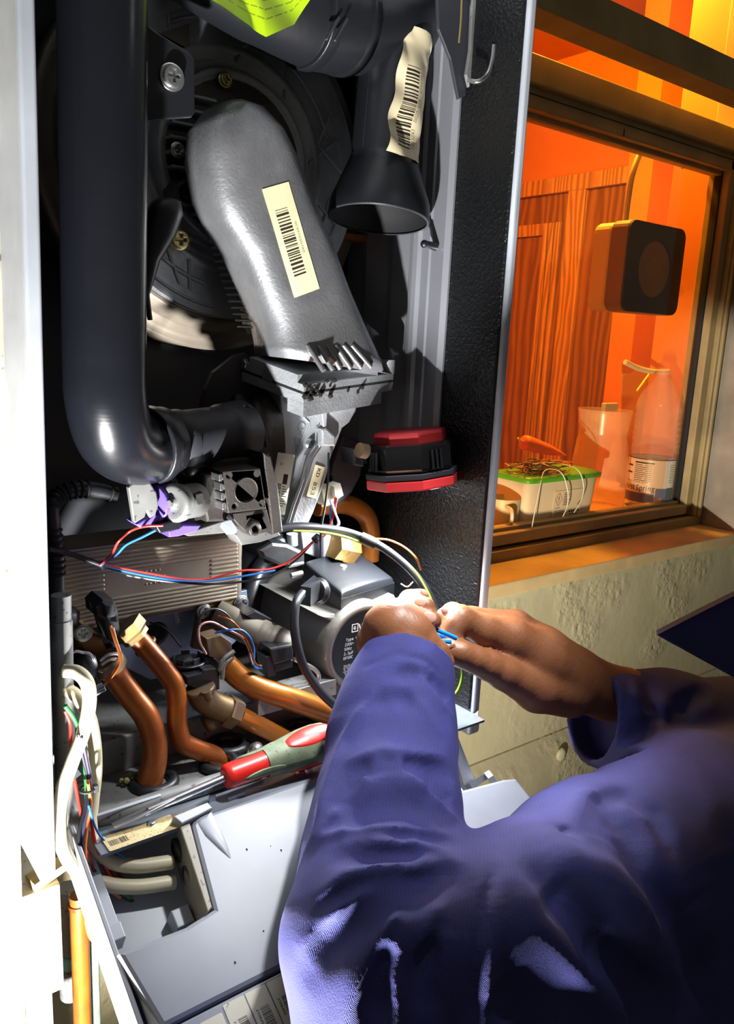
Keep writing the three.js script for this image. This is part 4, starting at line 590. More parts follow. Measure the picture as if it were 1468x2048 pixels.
  for (let k = 0; k < 34; k++) { const t = 0.03 + k * 0.0285; if ((k % 11) > 7) continue; const p = cv.getPointAt(t), d = cv.getTangentAt(t); mesh('corrugation', new THREE.TorusGeometry(0.0068, 0.0014, 6, 16).applyQuaternion(new THREE.Quaternion().setFromUnitVectors(new THREE.Vector3(0, 0, 1), d)).translate(p.x, p.y, p.z), M.blackMatt, cb); }
}
{ // circulation pump
  const p = thing('circulation_pump', 'grey circulation pump motor with a black terminal box and black rating plate', 'pump');
  const c = [0.3333, 1.2393, 0.272], A = [c[0], c[1], 0.12], Z = [c[0], c[1], 1];
  mesh('motor', lathe(A, Z, [[0, 0], [0.05, 0], [0.05, 0.02], [0.046, 0.03], [0.0455, 0.1], [0.0465, 0.12], [0.0475, 0.143], [0.046, 0.149], [0.043, 0.152], [0.04, 0.1505], [0, 0.1505]], 64), M.pumpGrey, p);
  const plate = printMat(512, 512, (g, w, h) => { g.fillStyle = '#141518'; g.fillRect(0, 0, w, h); g.fillStyle = '#e8e8ea'; g.strokeStyle = '#e8e8ea'; g.lineWidth = 6; g.strokeRect(152, 78, 48, 52); g.font = 'bold 34px sans-serif'; g.fillText('G', 162, 116); g.font = 'bold 62px sans-serif'; g.fillText('Vaillant', 206, 128); g.font = '27px monospace'; g.fillText('Type VPAL-5', 104, 188); g.fillText('230V~', 96, 222); g.fillText('50Hz', 92, 254); g.fillText('2.5µF', 90, 286); g.fillText('OFSHC', 88, 318); g.font = '22px monospace'; g.fillText('In(A)|P1(W)', 92, 372); g.fillRect(90, 378, 150, 2); g.fillText('0.34 | 75 A', 96, 400); g.fillRect(90, 406, 150, 2); g.fillText('0.38 | 85 B', 104, 428); g.strokeRect(206, 410, 40, 46); for (let i = 0; i < 60; i++) g.fillRect(210 + rnd() * 32, 414 + rnd() * 38, 4, 4); }, { roughness: 0.4 });
  const disc = new THREE.CircleGeometry(0.0385, 56).translate(c[0], c[1], 0.2712), dback = new THREE.CircleGeometry(0.0385, 56).translate(c[0], c[1], 0.2706);
  mesh('rating_plate', [disc, dback], plate, p, true);
  mesh('neck', extr([[0.284, 1.2787], [0.3097, 1.2762], [0.3811, 1.2835], [0.388, 1.2639], [0.3643, 1.2598], [0.3156, 1.2569], [0.3015, 1.266]], 0.14, 0.262, 0.004), M.pumpGrey, p);
  // terminal box: rotated a little, with a domed lid
  const F = [0.3093, 1.2979, 0.262], Lq = [0.3088, 1.3137, 0.19], Rq = [0.3909, 1.2985, 0.247], K = add(add(Lq, Rq), F, -1);
  const tbox = mesh('terminal_box', prism([Lq, F, Rq, K].map(q => [q[0], q[1] - 0.006, q[2]]), [0, -0.019, 0]), M.black, p);
  const lid = (u, v, o) => { const q = mix(mix(Lq, F, u), mix(K, Rq, u), v), s = Math.pow(Math.max(0, (1 - Math.abs(2 * u - 1) ** 18) * (1 - Math.abs(2 * v - 1) ** 18)), 0.5), m = mix(Lq, Rq, 0.5), k = 1 - 0.025 * (1 - s) + o; return [m[0] + (q[0] - m[0]) * k, q[1] - 0.006 + (0.0055 + 0.002 * (1 - (2 * v - 1) ** 2)) * s, m[2] + (q[2] - m[2]) * k]; };
  mesh('lid', [grid(40, 40, (u, v) => lid(u, v, 0.02))], M.black, tbox);
  const sc = lid(0.42, 0.45, 0.02);
  screw([sc[0], sc[1] - 0.002, sc[2]], [0, 1, 0.1], 0.0042, M.steel, tbox, 'lid_screw');
  const g0 = [0.2926, 1.3014, 0.248];
  mesh('cable_entry', [prism([[0.2705, 1.3074, 0.246], [0.2682, 1.3119, 0.268], [0.2867, 1.3139, 0.256], [0.2902, 1.3142, 0.24]], [0, -0.019, 0]), lathe([0.2852, 1.301, 0.25], [0.3107, 1.2941, 0.24], [[0, 0], [0.0105, 0], [0.0115, 0.002], [0.0115, 0.004], [0.0135, 0.005], [0.0135, 0.0075], [0, 0.0075]], 28)], M.black, p);
  mesh('volute', lathe([c[0] - 0.045, c[1] + 0.005, 0.075], [c[0], c[1] + 0.003, 0.14], [[0, 0], [0.055, 0], [0.062, 0.01], [0.062, 0.025], [0.058, 0.03], [0.058, 0.036], [0.061, 0.038], [0.061, 0.05], [0.05, 0.054], [0, 0.054]], 48), M.black, p);
  mesh('top_port', [extr([[0.246, 1.3372], [0.2621, 1.3436], [0.28, 1.3399], [0.3024, 1.328], [0.3029, 1.3137], [0.2747, 1.3154], [0.2508, 1.3272]], 0.15, 0.205, 0.004)], M.black, p);
  mesh('port_dome', lathe([0.2816, 1.3268, 0.18], add([0.2816, 1.3268, 0.18], [0, 1, 0]), [[0, 0.018], [0.007, 0.017], [0.011, 0.013], [0.0125, 0.006], [0.0125, -0.012]], 24), M.black, p);
  mesh('bottle_vent', [lathe([0.295, 1.333, 0.19], add([0.2946, 1.3461, 0.19], [0, 0, 0]), [[0, 0], [0.0062, 0], [0.0056, 0.011], [0.0062, 0.0115], [0.006, 0.0125], [0, 0.0125]], 18)], M.grey, p);
  mesh('grey_housing', [extr([[0.3175, 1.3413], [0.3573, 1.3392], [0.3613, 1.3085], [0.3451, 1.306], [0.3222, 1.3165]], 0.15, 0.172, 0.002), cyl([0.3416, 1.3374, 0.185], [0.3426, 1.3135, 0.185], 0.006, 0.0056, 16)], M.grey, p);
  mesh('retaining_clip', tube([[0.2498, 1.2436, 0.27], [0.2748, 1.2266, 0.27], [0.2798, 1.2191, 0.27], [0.2777, 1.2132, 0.27], [0.2692, 1.2162, 0.27]], 0.0022, 24, 8), M.steel, p);
  mesh('clip_pin', [tube([[0.2718, 1.321, 0.22], [0.2897, 1.3217, 0.22]], 0.0022, 8, 8), tube([[0.2757, 1.3099, 0.22], [0.2889, 1.3112, 0.22]], 0.003, 8, 8)], M.steel, p);
}
// ---------- wiring ----------
function wire(name, label, pts, r, m, seg = 60) { const w = thing(name, label, name === 'cable' ? 'cable' : 'wire'); mesh('sheath', tube(pts, r, seg, 8), m, w); return w; }
wire('wire', 'red wire looping up to the purple solenoid coil', [[0.0748, 1.3541, 0.24], [0.0825, 1.3634, 0.245], [0.0832, 1.3792, 0.262], [0.0917, 1.3858, 0.262], [0.098, 1.3937, 0.28], [0.1098, 1.3949, 0.288]], 0.0011, M.red);
wire('wire', 'blue wire looping up to the purple solenoid coil', [[0.0748, 1.3536, 0.24], [0.0867, 1.3628, 0.245], [0.0905, 1.374, 0.258], [0.0978, 1.3839, 0.275], [0.1047, 1.3913, 0.286]], 0.0011, M.blue);
wire('wire', 'red wire sagging across the plate heat exchanger', [[0.0782, 1.3532, 0.235], [0.1239, 1.3362, 0.226], [0.1622, 1.3244, 0.226], [0.1824, 1.3228, 0.226], [0.2118, 1.327, 0.23], [0.2436, 1.325, 0.232], [0.2645, 1.331, 0.235], [0.2796, 1.3436, 0.24], [0.291, 1.353, 0.242]], 0.0011, M.red);
wire('wire', 'blue wire sagging below the red one across the plate heat exchanger', [[0.0782, 1.3519, 0.235], [0.1237, 1.3336, 0.2265], [0.162, 1.3232, 0.2265], [0.1925, 1.32, 0.2265], [0.2227, 1.3214, 0.23], [0.2493, 1.3227, 0.232]], 0.0011, M.blue);
wire('wire', 'black wire sagging beside the blue one across the plate heat exchanger', [[0.0781, 1.3514, 0.235], [0.1247, 1.3314, 0.224], [0.1732, 1.3183, 0.224], [0.2152, 1.3139, 0.224], [0.245, 1.3171, 0.23], [0.2703, 1.3302, 0.235], [0.29, 1.3506, 0.24]], 0.0011, M.cable);
wire('wire', 'pale lilac wire sagging lowest across the plate heat exchanger', [[0.079, 1.3509, 0.235], [0.1021, 1.3378, 0.2235], [0.1295, 1.3287, 0.2235], [0.1584, 1.3214, 0.2235], [0.1837, 1.3166, 0.2235]], 0.0009, M.whiteWire);
{ const b = thing('wire_sleeve', 'black taped wire sleeve at the left edge of the plate heat exchanger', 'sleeve'); mesh('sleeve', tube([[0.0336, 1.3735, 0.24], [0.0518, 1.366, 0.236], [0.0774, 1.3531, 0.236]], 0.0022, 30, 10), M.cable, b); mesh('cable_tie', [new THREE.TorusGeometry(0.0028, 0.0009, 6, 14).rotateY(1.2).translate(...[0.0778, 1.353, 0.236]), bx(-0.001, 0.0022, -0.0022, 0.0022, 0, 0.003).translate(...[0.0778, 1.3513, 0.236])], M.blackMatt, b); }
{ const c = thing('fan_plug', 'cream fan plug with its short stub below the fan', 'plug'); mesh('body', [extr([[0.2974, 1.3998], [0.3093, 1.404], [0.3147, 1.3923], [0.3186, 1.3878], [0.3041, 1.3829], [0.3004, 1.3864]], 0.222, 0.238, 0.001)], M.cream, c); mesh('socket', extr([[0.3083, 1.4039], [0.3167, 1.4063], [0.321, 1.3937], [0.3138, 1.3902], [0.3099, 1.3946]], 0.228, 0.243, 0.0008), mat('ivory', { color: 0xefeada, roughness: 0.4 }), c); }
wire('wire', 'red wire dropping from the cream fan plug', [[0.3109, 1.3926, 0.243], [0.3085, 1.38, 0.243], [0.3055, 1.3649, 0.243], [0.3027, 1.358, 0.243]], 0.0011, M.red, 20);
wire('wire', 'second red wire lying closest to the fan plug edge', [[0.3117, 1.3923, 0.2445], [0.3093, 1.3792, 0.2445], [0.3055, 1.3673, 0.2445], [0.2988, 1.3557, 0.2445], [0.2893, 1.3532, 0.2445]], 0.001, M.red, 24);
wire('wire', 'bright cyan wire twisting below the cream fan plug', [[0.3034, 1.3922, 0.246], [0.3102, 1.3753, 0.246], [0.3144, 1.3657, 0.246], [0.3072, 1.3613, 0.246], [0.2947, 1.3575, 0.246], [0.2882, 1.3542, 0.246]], 0.0011, mat('cyan_wire', { color: 0x4ab4e0, roughness: 0.4 }), 30);
wire('wire', 'white wire twisting below the cream fan plug', [[0.3012, 1.3917, 0.2475], [0.3065, 1.3801, 0.2475], [0.312, 1.3662, 0.2475], [0.3038, 1.3599, 0.2475], [0.2907, 1.3563, 0.2475]], 0.001, M.whiteWire, 24);
wire('wire', 'blue wire under the cyan one below the fan plug', [[0.3064, 1.3905, 0.2435], [0.3047, 1.3754, 0.2435], [0.3076, 1.3638, 0.2435], [0.2982, 1.3576, 0.2435], [0.2911, 1.3543, 0.2435]], 0.001, M.blue, 24);
{ const t = thing('cable_tie', 'small black cable tie block gathering the fan wires', 'cable tie'); mesh('block', bx(-0.004, 0.004, -0.0032, 0.0032, -0.003, 0.003, 0.0008).rotateZ(0.6).translate(...[0.2904, 1.3525, 0.242]), M.blackMatt, t); }
wire('wire', 'thin black wire hanging straight down beside the fan label', [[0.2984, 1.4389, 0.246], [0.2962, 1.4125, 0.25], [0.2937, 1.3878, 0.25], [0.2899, 1.363, 0.25], [0.2973, 1.3331, 0.24]], 0.0011, M.cable, 30);
{ const c = wire('cable', 'thick black mains cable arching from the fan to the hands', [[0.232, 1.3684, 0.25], [0.2596, 1.3698, 0.25], [0.2946, 1.3645, 0.25], [0.3219, 1.3575, 0.255], [0.3452, 1.3459, 0.275], [0.3616, 1.3281, 0.3], [0.3687, 1.3107, 0.32], [0.3715, 1.2909, 0.335], [0.3691, 1.2739, 0.345]], 0.004, M.cable, 80); mesh('sleeve_ring', cyl([0.3314, 1.3536, 0.261], [0.3424, 1.3476, 0.272], 0.0054, 0.0054, 14), M.blackMatt, c); }
wire('earth_wire', 'green and yellow earth wire running along the black cable into the hands', [[0.2556, 1.3668, 0.252], [0.2874, 1.3617, 0.252], [0.3137, 1.355, 0.258], [0.338, 1.3451, 0.268], [0.3563, 1.3377, 0.29], [0.3645, 1.3241, 0.31], [0.3676, 1.3074, 0.326], [0.3688, 1.2902, 0.338]], 0.0013, M.earth);
wire('earth_wire', 'green and yellow earth wire tail below the hands at the right panel', [[0.3827, 1.2566, 0.345], [0.3953, 1.239, 0.345], [0.4045, 1.2224, 0.345], [0.4012, 1.2063, 0.345], [0.391, 1.1968, 0.345]], 0.0015, mat('earth_tail', { color: 0x7fae2a, roughness: 0.4 }), 30);
wire('wire', 'thin brown wire lying on the foam lining at the right', [[0.3487, 1.3497, 0.262], [0.3594, 1.3493, 0.27], [0.3685, 1.3443, 0.285], [0.3722, 1.336, 0.3], [0.38, 1.3224, 0.3]], 0.0011, M.copperWarm, 30);
wire('wire', 'frayed pale wire end sticking up behind the left hand', [[0.3501, 1.3136, 0.305], [0.3501, 1.3133, 0.315], [0.3568, 1.3173, 0.315]], 0.0007, M.cream, 12);
wire('cable', 'black pump cable curving down from the terminal box', [[0.2625, 1.306, 0.262], [0.2489, 1.3012, 0.272], [0.2434, 1.2861, 0.278], [0.2436, 1.2641, 0.284], [0.2508, 1.2398, 0.288], [0.2649, 1.2162, 0.294], [0.284, 1.195, 0.3], [0.3095, 1.1708, 0.302]], 0.0046, M.cable, 70);
// cream mains cables into the control box
wire('cable', 'outer cream mains cable looping low into the control box', [[0.0261, 1.2919, 0.296], [0.0331, 1.2918, 0.302], [0.0379, 1.2864, 0.31], [0.0401, 1.2703, 0.31], [0.034, 1.2489, 0.314], [0.0238, 1.2289, 0.318], [0.0145, 1.209, 0.322], [0.0091, 1.1892, 0.328], [0.0096, 1.1686, 0.336], [0.0176, 1.1521, 0.346], [0.0325, 1.1427, 0.356], [0.0531, 1.1352, 0.362], [0.0827, 1.1307, 0.368]], 0.0055, M.cream, 110);
wire('cable', 'inner cream mains cable running behind the outer one into the control box', [[0.0279, 1.2744, 0.288], [0.0365, 1.2664, 0.294], [0.0418, 1.2532, 0.3], [0.0442, 1.2331, 0.304], [0.0427, 1.2107, 0.31], [0.0371, 1.1908, 0.318], [0.0324, 1.1753, 0.326], [0.0324, 1.1622, 0.336], [0.0402, 1.153, 0.346], [0.0565, 1.147, 0.354], [0.0843, 1.1428, 0.36]], 0.0055, M.cream, 110);
const loom = [['green', 'green wire behind the cream cables', 0.0018], ['red', 'red wire tied to the left of the loom', 0.0014], ['whiteWire', 'lilac striped wire in the left loom', 0.0011], ['cable', 'black wire in the middle of the left loom', 0.0015], ['purpleW', 'dark violet wire in the left loom', 0.0012], ['orange', 'orange wire at the right side of the left loom', 0.0013], ['blue', 'blue wire crossing to the rivet strip from the loom', 0.0009], ['red', 'bright red wire running low into the control box', 0.0014], ['redB', 'dark red wire beside the bright red one in the control box', 0.0013], ['brownW', 'brown wire under the inner cream cable', 0.0012]];
M.purpleW = mat('violet_wire', { color: 0x3a3350, roughness: 0.4 }); M.redB = mat('dark_red_wire', { color: 0x8e1f22, roughness: 0.4 }); M.brownW = mat('brown_wire', { color: 0x6b4630, roughness: 0.4 });
const loomPaths = [
  [[0.0266, 1.2618, 0.296], [0.033, 1.2496, 0.296], [0.0374, 1.2333, 0.3], [0.0373, 1.2099, 0.305], [0.0352, 1.1883, 0.312], [0.0282, 1.1735, 0.32], [0.026, 1.1586, 0.33], [0.0331, 1.139, 0.338], [0.0555, 1.1162, 0.345]],
  [[0.0276, 1.2557, 0.292], [0.031, 1.2442, 0.292], [0.0293, 1.2262, 0.298], [0.029, 1.2089, 0.302], [0.0297, 1.1924, 0.308], [0.0297, 1.1762, 0.318], [0.0275, 1.1611, 0.328], [0.0319, 1.1425, 0.336]],
  [[0.0347, 1.2434, 0.302], [0.038, 1.2254, 0.302], [0.0397, 1.2059, 0.307], [0.0349, 1.189, 0.313], [0.0267, 1.1709, 0.322], [0.0229, 1.1555, 0.33]],
  [[0.0332, 1.2405, 0.304], [0.0357, 1.2228, 0.304], [0.0377, 1.2027, 0.308], [0.0333, 1.1862, 0.315], [0.0257, 1.1719, 0.323], [0.0238, 1.1564, 0.332], [0.0305, 1.1387, 0.34], [0.0563, 1.1132, 0.345], [0.0863, 1.0876, 0.35]],
  [[0.0348, 1.2384, 0.306], [0.038, 1.2188, 0.306], [0.0392, 1.1989, 0.31], [0.0353, 1.1861, 0.316], [0.0284, 1.1714, 0.324], [0.0257, 1.1562, 0.333], [0.0343, 1.1397, 0.34]],
  [[0.0371, 1.2039, 0.31], [0.0368, 1.1855, 0.316], [0.0306, 1.1706, 0.324], [0.0265, 1.1559, 0.333], [0.0305, 1.1404, 0.34], [0.0476, 1.1196, 0.345]],
  [[0.0347, 1.1874, 0.318], [0.0383, 1.1683, 0.325], [0.0453, 1.1566, 0.332], [0.054, 1.1471, 0.338]],
  [[0.036, 1.1783, 0.318], [0.0359, 1.1611, 0.326], [0.0404, 1.1422, 0.334], [0.0526, 1.1155, 0.342], [0.0704, 1.1003, 0.348], [0.0884, 1.0843, 0.35]],
  [[0.0379, 1.171, 0.314], [0.0409, 1.1524, 0.322], [0.0464, 1.1341, 0.332], [0.0606, 1.1093, 0.342], [0.0829, 1.0896, 0.348]],
  [[0.0378, 1.1717, 0.312], [0.0433, 1.1515, 0.322], [0.0503, 1.1349, 0.33], [0.0591, 1.1191, 0.338], [0.0688, 1.1085, 0.342]]];
loom.forEach(([m, l, r], i) => wire('wire', l, loomPaths[i].map(q => add(q, [-0.0045, 0.008, 0.0131])), r, M[m], 50));
{ const t = thing('cable_tie', 'black cable tie around the left wire loom', 'cable tie'); const p = add([0.0358, 1.1976, 0.312], [-0.0045, 0.008, 0.0131]); mesh('band', new THREE.TorusGeometry(0.0052, 0.0011, 6, 18).rotateX(Math.PI / 2).translate(...p), M.blackMatt, t); mesh('lock', bx(0.004, 0.0075, -0.003, 0.003, 0, 0.004, 0.0006).translate(...p), M.blackMatt, t);
  const t2 = thing('cable_tie', 'black clip on the single red wire left of the loom', 'cable tie'); const q = add([0.0284, 1.2097, 0.304], [-0.0045, 0.008, 0.0131]); mesh('block', bx(-0.0045, 0.0045, -0.004, 0.004, -0.003, 0.003, 0.0008).rotateZ(0.5).translate(...q), M.blackMatt, t2); }
wire('wire', 'copper coloured wire hanging from the big harness plug', [[0.0767, 1.3055, 0.256], [0.0773, 1.2969, 0.262], [0.079, 1.2854, 0.268], [0.0781, 1.2774, 0.27], [0.0721, 1.2691, 0.27], [0.0666, 1.26, 0.266]], 0.0012, M.copper, 30);
wire('wire', 'second copper coloured wire beside the harness plug', [[0.0781, 1.3042, 0.258], [0.0786, 1.2946, 0.264], [0.0795, 1.2851, 0.27], [0.0782, 1.2773, 0.272], [0.0721, 1.2681, 0.272], [0.0674, 1.2589, 0.266]], 0.001, M.copper, 30);
{ const g = thing('wire_connector', 'small grey ribbed wire connector behind the cream cables', 'plug'); mesh('body', extr([[0.0568, 1.2578], [0.0659, 1.26], [0.067, 1.2553], [0.0574, 1.2519]], 0.262, 0.27, 0.0006), mat('blue_grey', { color: 0x8e99a8, roughness: 0.5 }), g); for (let k = 0; k < 2; k++) mesh('ridge', tube([mix([0.0561, 1.2574, 0.271], [0.0561, 1.2548, 0.271], k), mix([0.0652, 1.26, 0.271], [0.0656, 1.2573, 0.271], k)], 0.0006, 4, 6), M.greyDark, g); }
wire('wire', 'black sensor wire looping over the diverter tube', [[0.1603, 1.2664, 0.255], [0.1539, 1.2882, 0.262], [0.1558, 1.3019, 0.262], [0.167, 1.3065, 0.262], [0.1795, 1.3005, 0.262], [0.1924, 1.2827, 0.262], [0.2031, 1.2638, 0.262], [0.2037, 1.2495, 0.268], [0.2169, 1.2408, 0.262]], 0.001, M.cable, 50);
wire('wire', 'pink and copper wire looping over the diverter tube', [[0.1643, 1.2617, 0.255], [0.153, 1.2815, 0.264], [0.1539, 1.2935, 0.264], [0.1636, 1.2955, 0.264], [0.1796, 1.2858, 0.264], [0.1966, 1.2737, 0.264], [0.2036, 1.2605, 0.264], [0.2053, 1.2476, 0.268], [0.218, 1.2406, 0.262]], 0.001, mat('pink_wire', { color: 0xc79a92, roughness: 0.4 }), 50);
wire('wire', 'blue sensor wire arching beside the diverter tube', [[0.1727, 1.2806, 0.256], [0.1816, 1.2851, 0.266], [0.1938, 1.2827, 0.266], [0.2034, 1.2731, 0.266], [0.2078, 1.2603, 0.266], [0.2069, 1.2453, 0.268], [0.2191, 1.2373, 0.262]], 0.001, M.blue, 40);
wire('wire', 'brown sensor wire nearest the diverter tube', [[0.1745, 1.2973, 0.258], [0.1827, 1.2943, 0.2655], [0.1962, 1.2782, 0.2655], [0.2049, 1.2597, 0.2655], [0.208, 1.248, 0.268], [0.218, 1.2396, 0.262]], 0.001, M.copper, 40);
wire('wire', 'thin black wire from the plate hole to the sensor cap', [[0.1401, 1.2741, 0.185], [0.1463, 1.2732, 0.2], [0.1474, 1.2707, 0.22], [0.149, 1.2647, 0.235]], 0.0009, M.cable, 20);

// ---------- screwdriver lying along the bottom rail ----------
{
  const s = thing('screwdriver', 'red and grey green handled screwdriver lying along the bottom rail', 'screwdriver');
  const a = [0.047, 1.1741, 0.335], b = [0.1395, 1.187, 0.339], e = [0.2509, 1.1923, 0.339], Lh = v3(b).distanceTo(v3(e));
  const d = v3(e).sub(v3(b)).normalize(), to = t => [b[0] + d.x * t, b[1] + d.y * t, b[2] + d.z * t];
  mesh('shaft', [cyl(mix(a, b, 0.3), b, 0.0032, 0.0032, 14)], M.steel, s);
  const dn = [d.y, -d.x, 0], sd = v3(b).sub(v3(a)).normalize(), n1 = new THREE.Vector3(-sd.y, sd.x, 0).normalize();
  mesh('blade', loft([[0, 0.0045, 0.0006], [0.02, 0.0048, 0.0012], [0.05, 0.0032, 0.0032]].map(([t, w, h]) => ({ c: [a[0] + sd.x * t, a[1] + sd.y * t, a[2] + sd.z * t], u: [n1.x * h, n1.y * h, 0], w: [0, 0, w] })), 14), M.steel, s);
  const prof = [[0.0068, 0], [0.0098, 0.0015], [0.0108, 0.006], [0.0112, 0.03], [0.0118, 0.04], [0.0142, 0.056], [0.0168, 0.076], [0.0172, 0.09], [0.0158, 0.102], [0.012, 0.1085], [0.0065, 0.1115], [0, 0.112]].map(([r, t]) => [r, t / 0.112 * Lh]);
  const redM = mat('red_grip', { color: 0xd8281f, roughness: 0.35 }), gm = mat('green_grip', { color: 0x7b8c72, roughness: 0.6, map: rep(T.grime, 14) });
  const hcore = mesh('core', lathe(b, e, [[0, 0], ...prof.map(([r, t]) => [r * 0.985, t])], 40), redM, s);
  // soft grip: shell over part of the circumference
  const ax = d, ref = new THREE.Vector3(0, 0, 1), s1 = ref.clone().sub(ax.clone().multiplyScalar(ref.dot(ax))).normalize(), s2 = ax.clone().cross(s1);
  const rad = t => { for (let i = 1; i < prof.length; i++) if (t <= prof[i][1]) { const [r0, t0] = prof[i - 1], [r1, t1] = prof[i]; return r0 + (r1 - r0) * (t - t0) / (t1 - t0); } return 0; };
  const shell = (t0, t1, c0, half, off) => grid(30, 16, (u, v) => { const t = (t0 + (t1 - t0) * u) * Lh, w = half * Math.sqrt(Math.max(0.0, Math.sin(u * Math.PI))), th = c0 + (v * 2 - 1) * w, r = rad(t) + off * Math.min(1, Math.sin(u * Math.PI) * 4) * Math.min(1, (1 - Math.abs(v * 2 - 1)) * 6 + 0.2); return [0, 1, 2].map(k => b[k] + ax.getComponent(k) * t + (s1.getComponent(k) * Math.cos(th) + s2.getComponent(k) * Math.sin(th)) * r); });
  const band = grid(24, 40, (u, v) => { const t = (0.34 + 0.56 * u) * Lh, th = v * 2 * Math.PI, r = rad(t) + 0.0006; return [0, 1, 2].map(k => b[k] + ax.getComponent(k) * t + (s1.getComponent(k) * Math.cos(th) + s2.getComponent(k) * Math.sin(th)) * r); });
  mesh('soft_grip', band, gm, hcore);
  for (const c of [0.15 + 0.9, 0.15 - 1.35, 0.15 + 3.1]) mesh('red_window', shell(0.5, 0.97, c, 0.62, 0.0013), redM, hcore);
  for (const c of [0.1, 2.2, 4.3]) mesh('grip_finger', shell(0.12, 0.48, c, 0.32, 0.0012), gm, hcore);
}

// ---------- control box, swung down and tilted ----------
const CO = [0, 1.172, 0.355], CW = [0, -0.47, 0.8827], CN = [0, 0.8827, 0.47];
const cbM = basis(CO, [1, 0, 0], CW, [0, -0.8827, -0.47]);
const loc = (x, w, n) => [CO[0] + x, CO[1] + CW[1] * w + CN[1] * n, CO[2] + CW[2] * w + CN[2] * n];
{
  const c = thing('control_box', 'light grey plastic control box swung down below the boiler with its cable compartment open', 'control box');
  const sh = (pts, n0, n1, bev = 0.001, holes = []) => extr(pts, -n1, -n0, bev, holes).applyMatrix4(cbM);
  M.cover = mat('cover_grey', { color: 0x8d919c, roughness: 0.42, map: rep(T.castTone, 2.5) });
  const gw = 0.1305;
  const cov = mesh('cover', sh([[0.1, 0.006], [0.104, 0.001], [0.236, 0.001], [0.3, 0.004], [0.33, 0.06], [0.4, 0.068], [0.414, 0.072], [0.416, gw], [0.028, gw], [0.0181, 0.0747], [0.0512, 0.0756], [0.0667, 0.0763], [0.0893, 0.0728]], -0.03, 0, 0.0035), M.cover, c);
  const lpan = mesh('label_panel', sh([[0.024, gw + 0.0012], [0.416, gw + 0.0012], [0.416, 0.282], [0.024, 0.282]], -0.03, -0.002, 0.0015), M.cover, c);
  const nw = mesh('notch_wall', sh([[0.091, 0.004], [0.0995, 0.004], [0.0889, 0.0718], [0.0845, 0.0739]], -0.034, 0.001, 0.001), mat('cover_inner', { color: 0x9a968a, roughness: 0.5, map: rep(T.grime, 6) }), c);
  // dimple and hinge recess at the top edge
  mesh('dimple', loft([[0.112, -0.0006, 0.0085, 0.001], [0.1135, 0.018, 0.0072, 0.0026], [0.116, 0.032, 0.0042, 0.002], [0.1175, 0.042, 0.0012, 0.001]].map(([x, w, u, h]) => ({ c: loc(x, w, -0.0008), u: [u, 0, 0], w: [CN[0] * h, CN[1] * h, CN[2] * h] })), 20), M.cover, cov);
  mesh('hinge_lip', sh([[0.088, -0.004], [0.118, -0.006], [0.12, 0.0], [0.108, 0.002], [0.092, 0.004]], -0.006, 0.0045, 0.001), M.grey, c);
  mesh('hinge_recess', [lathe(loc(0.228, 0.014, -0.001), loc(0.228, 0.014, 1), [[0.009, 0], [0.009, 0.0022], [0.0105, 0.0024], [0.0115, 0]], 24)], M.grey, c);
  // tray
  mesh('tray_floor', sh([[0.02, -0.03], [0.11, -0.03], [0.11, 0.18], [0.02, 0.18]], -0.046, -0.043, 0.0005), M.grey, c);
  mesh('tray_side', [sh([[0.0165, -0.03], [0.0205, -0.03], [0.0205, 0.282], [0.0165, 0.282]], -0.046, -0.006, 0.001), sh([[0.0205, 0.05], [0.03, 0.05], [0.03, 0.062], [0.0205, 0.062]], -0.03, -0.012, 0.0008)], M.grey, c);
  mesh('side_lip', sh([[0.0205, -0.02], [0.0305, -0.02], [0.0305, 0.05], [0.0205, 0.05]], -0.02, -0.0185, 0.0005), M.grey, c);
  mesh('rounded_edge', [lathe(loc(0.031, [0.0181, 0.0747][1] + 0.002, -0.0085), loc(0.031, 0.3, -0.0085), [[0, 0], [0.005, 0.001], [0.0075, 0.005], [0.0075, gw - [0.0181, 0.0747][1] - 0.006], [0, gw - [0.0181, 0.0747][1] - 0.002]], 20)], M.white, c);
  mesh('tray_tab', sh([[0.07, 0.052], [0.084, 0.052], [0.084, 0.066], [0.07, 0.066]], -0.043, -0.026, 0.001), M.grey, c);
  mesh('back_rim', sh([[0.03, -0.032], [0.09, -0.032], [0.09, -0.0295], [0.03, -0.0295]], -0.045, -0.006, 0.0005), M.grey, c);
  for (let k = 0; k < 3; k++) mesh('gland', lathe([0.0915, ...loc(0, 0.012 + k * 0.024, -0.02).slice(1)], [0, ...loc(0, 0.012 + k * 0.024, -0.02).slice(1)], [[0.0062, 0], [0.0095, 0], [0.0095, 0.003], [0.0062, 0.004]], 22), M.greyDark, nw);
  for (let k = 0; k < 26; k++) { const x = rr(0.06, 0.3), w = rr(0.02, 0.18); if (x < 0.11 && w < 0.09) continue; mesh('paint_fleck', new THREE.SphereGeometry(rr(0.0004, 0.0009), 6, 4).scale(1, 0.5, 1.6).translate(...loc(x, w, 0.0)), M.blackMatt, cov); }
  const lb = (txt, s) => printMat(256, 420, (g, w, h) => { g.fillStyle = '#c6c3ac'; g.fillRect(0, 0, w, h); g.fillStyle = '#26241f'; g.save(); g.translate(44, 150); g.rotate(Math.PI / 2); g.font = 'bold 38px sans-serif'; g.fillText(txt, 0, 0); g.restore(); bars(g, 92, 150, 110, 240, s, true); });
  [['2108451', 31], ['2108453', 53], ['2108456', 71]].forEach(([t, s], i) => { const x = 0.0775 + i * 0.0168; sticker('number_label', loc(x, gw + 0.0205, -0.0018), [1, 0, 0], [0, 0.47, -0.8827], 0.0158, 0.034, 0.0003, lb(t, s), lpan); });
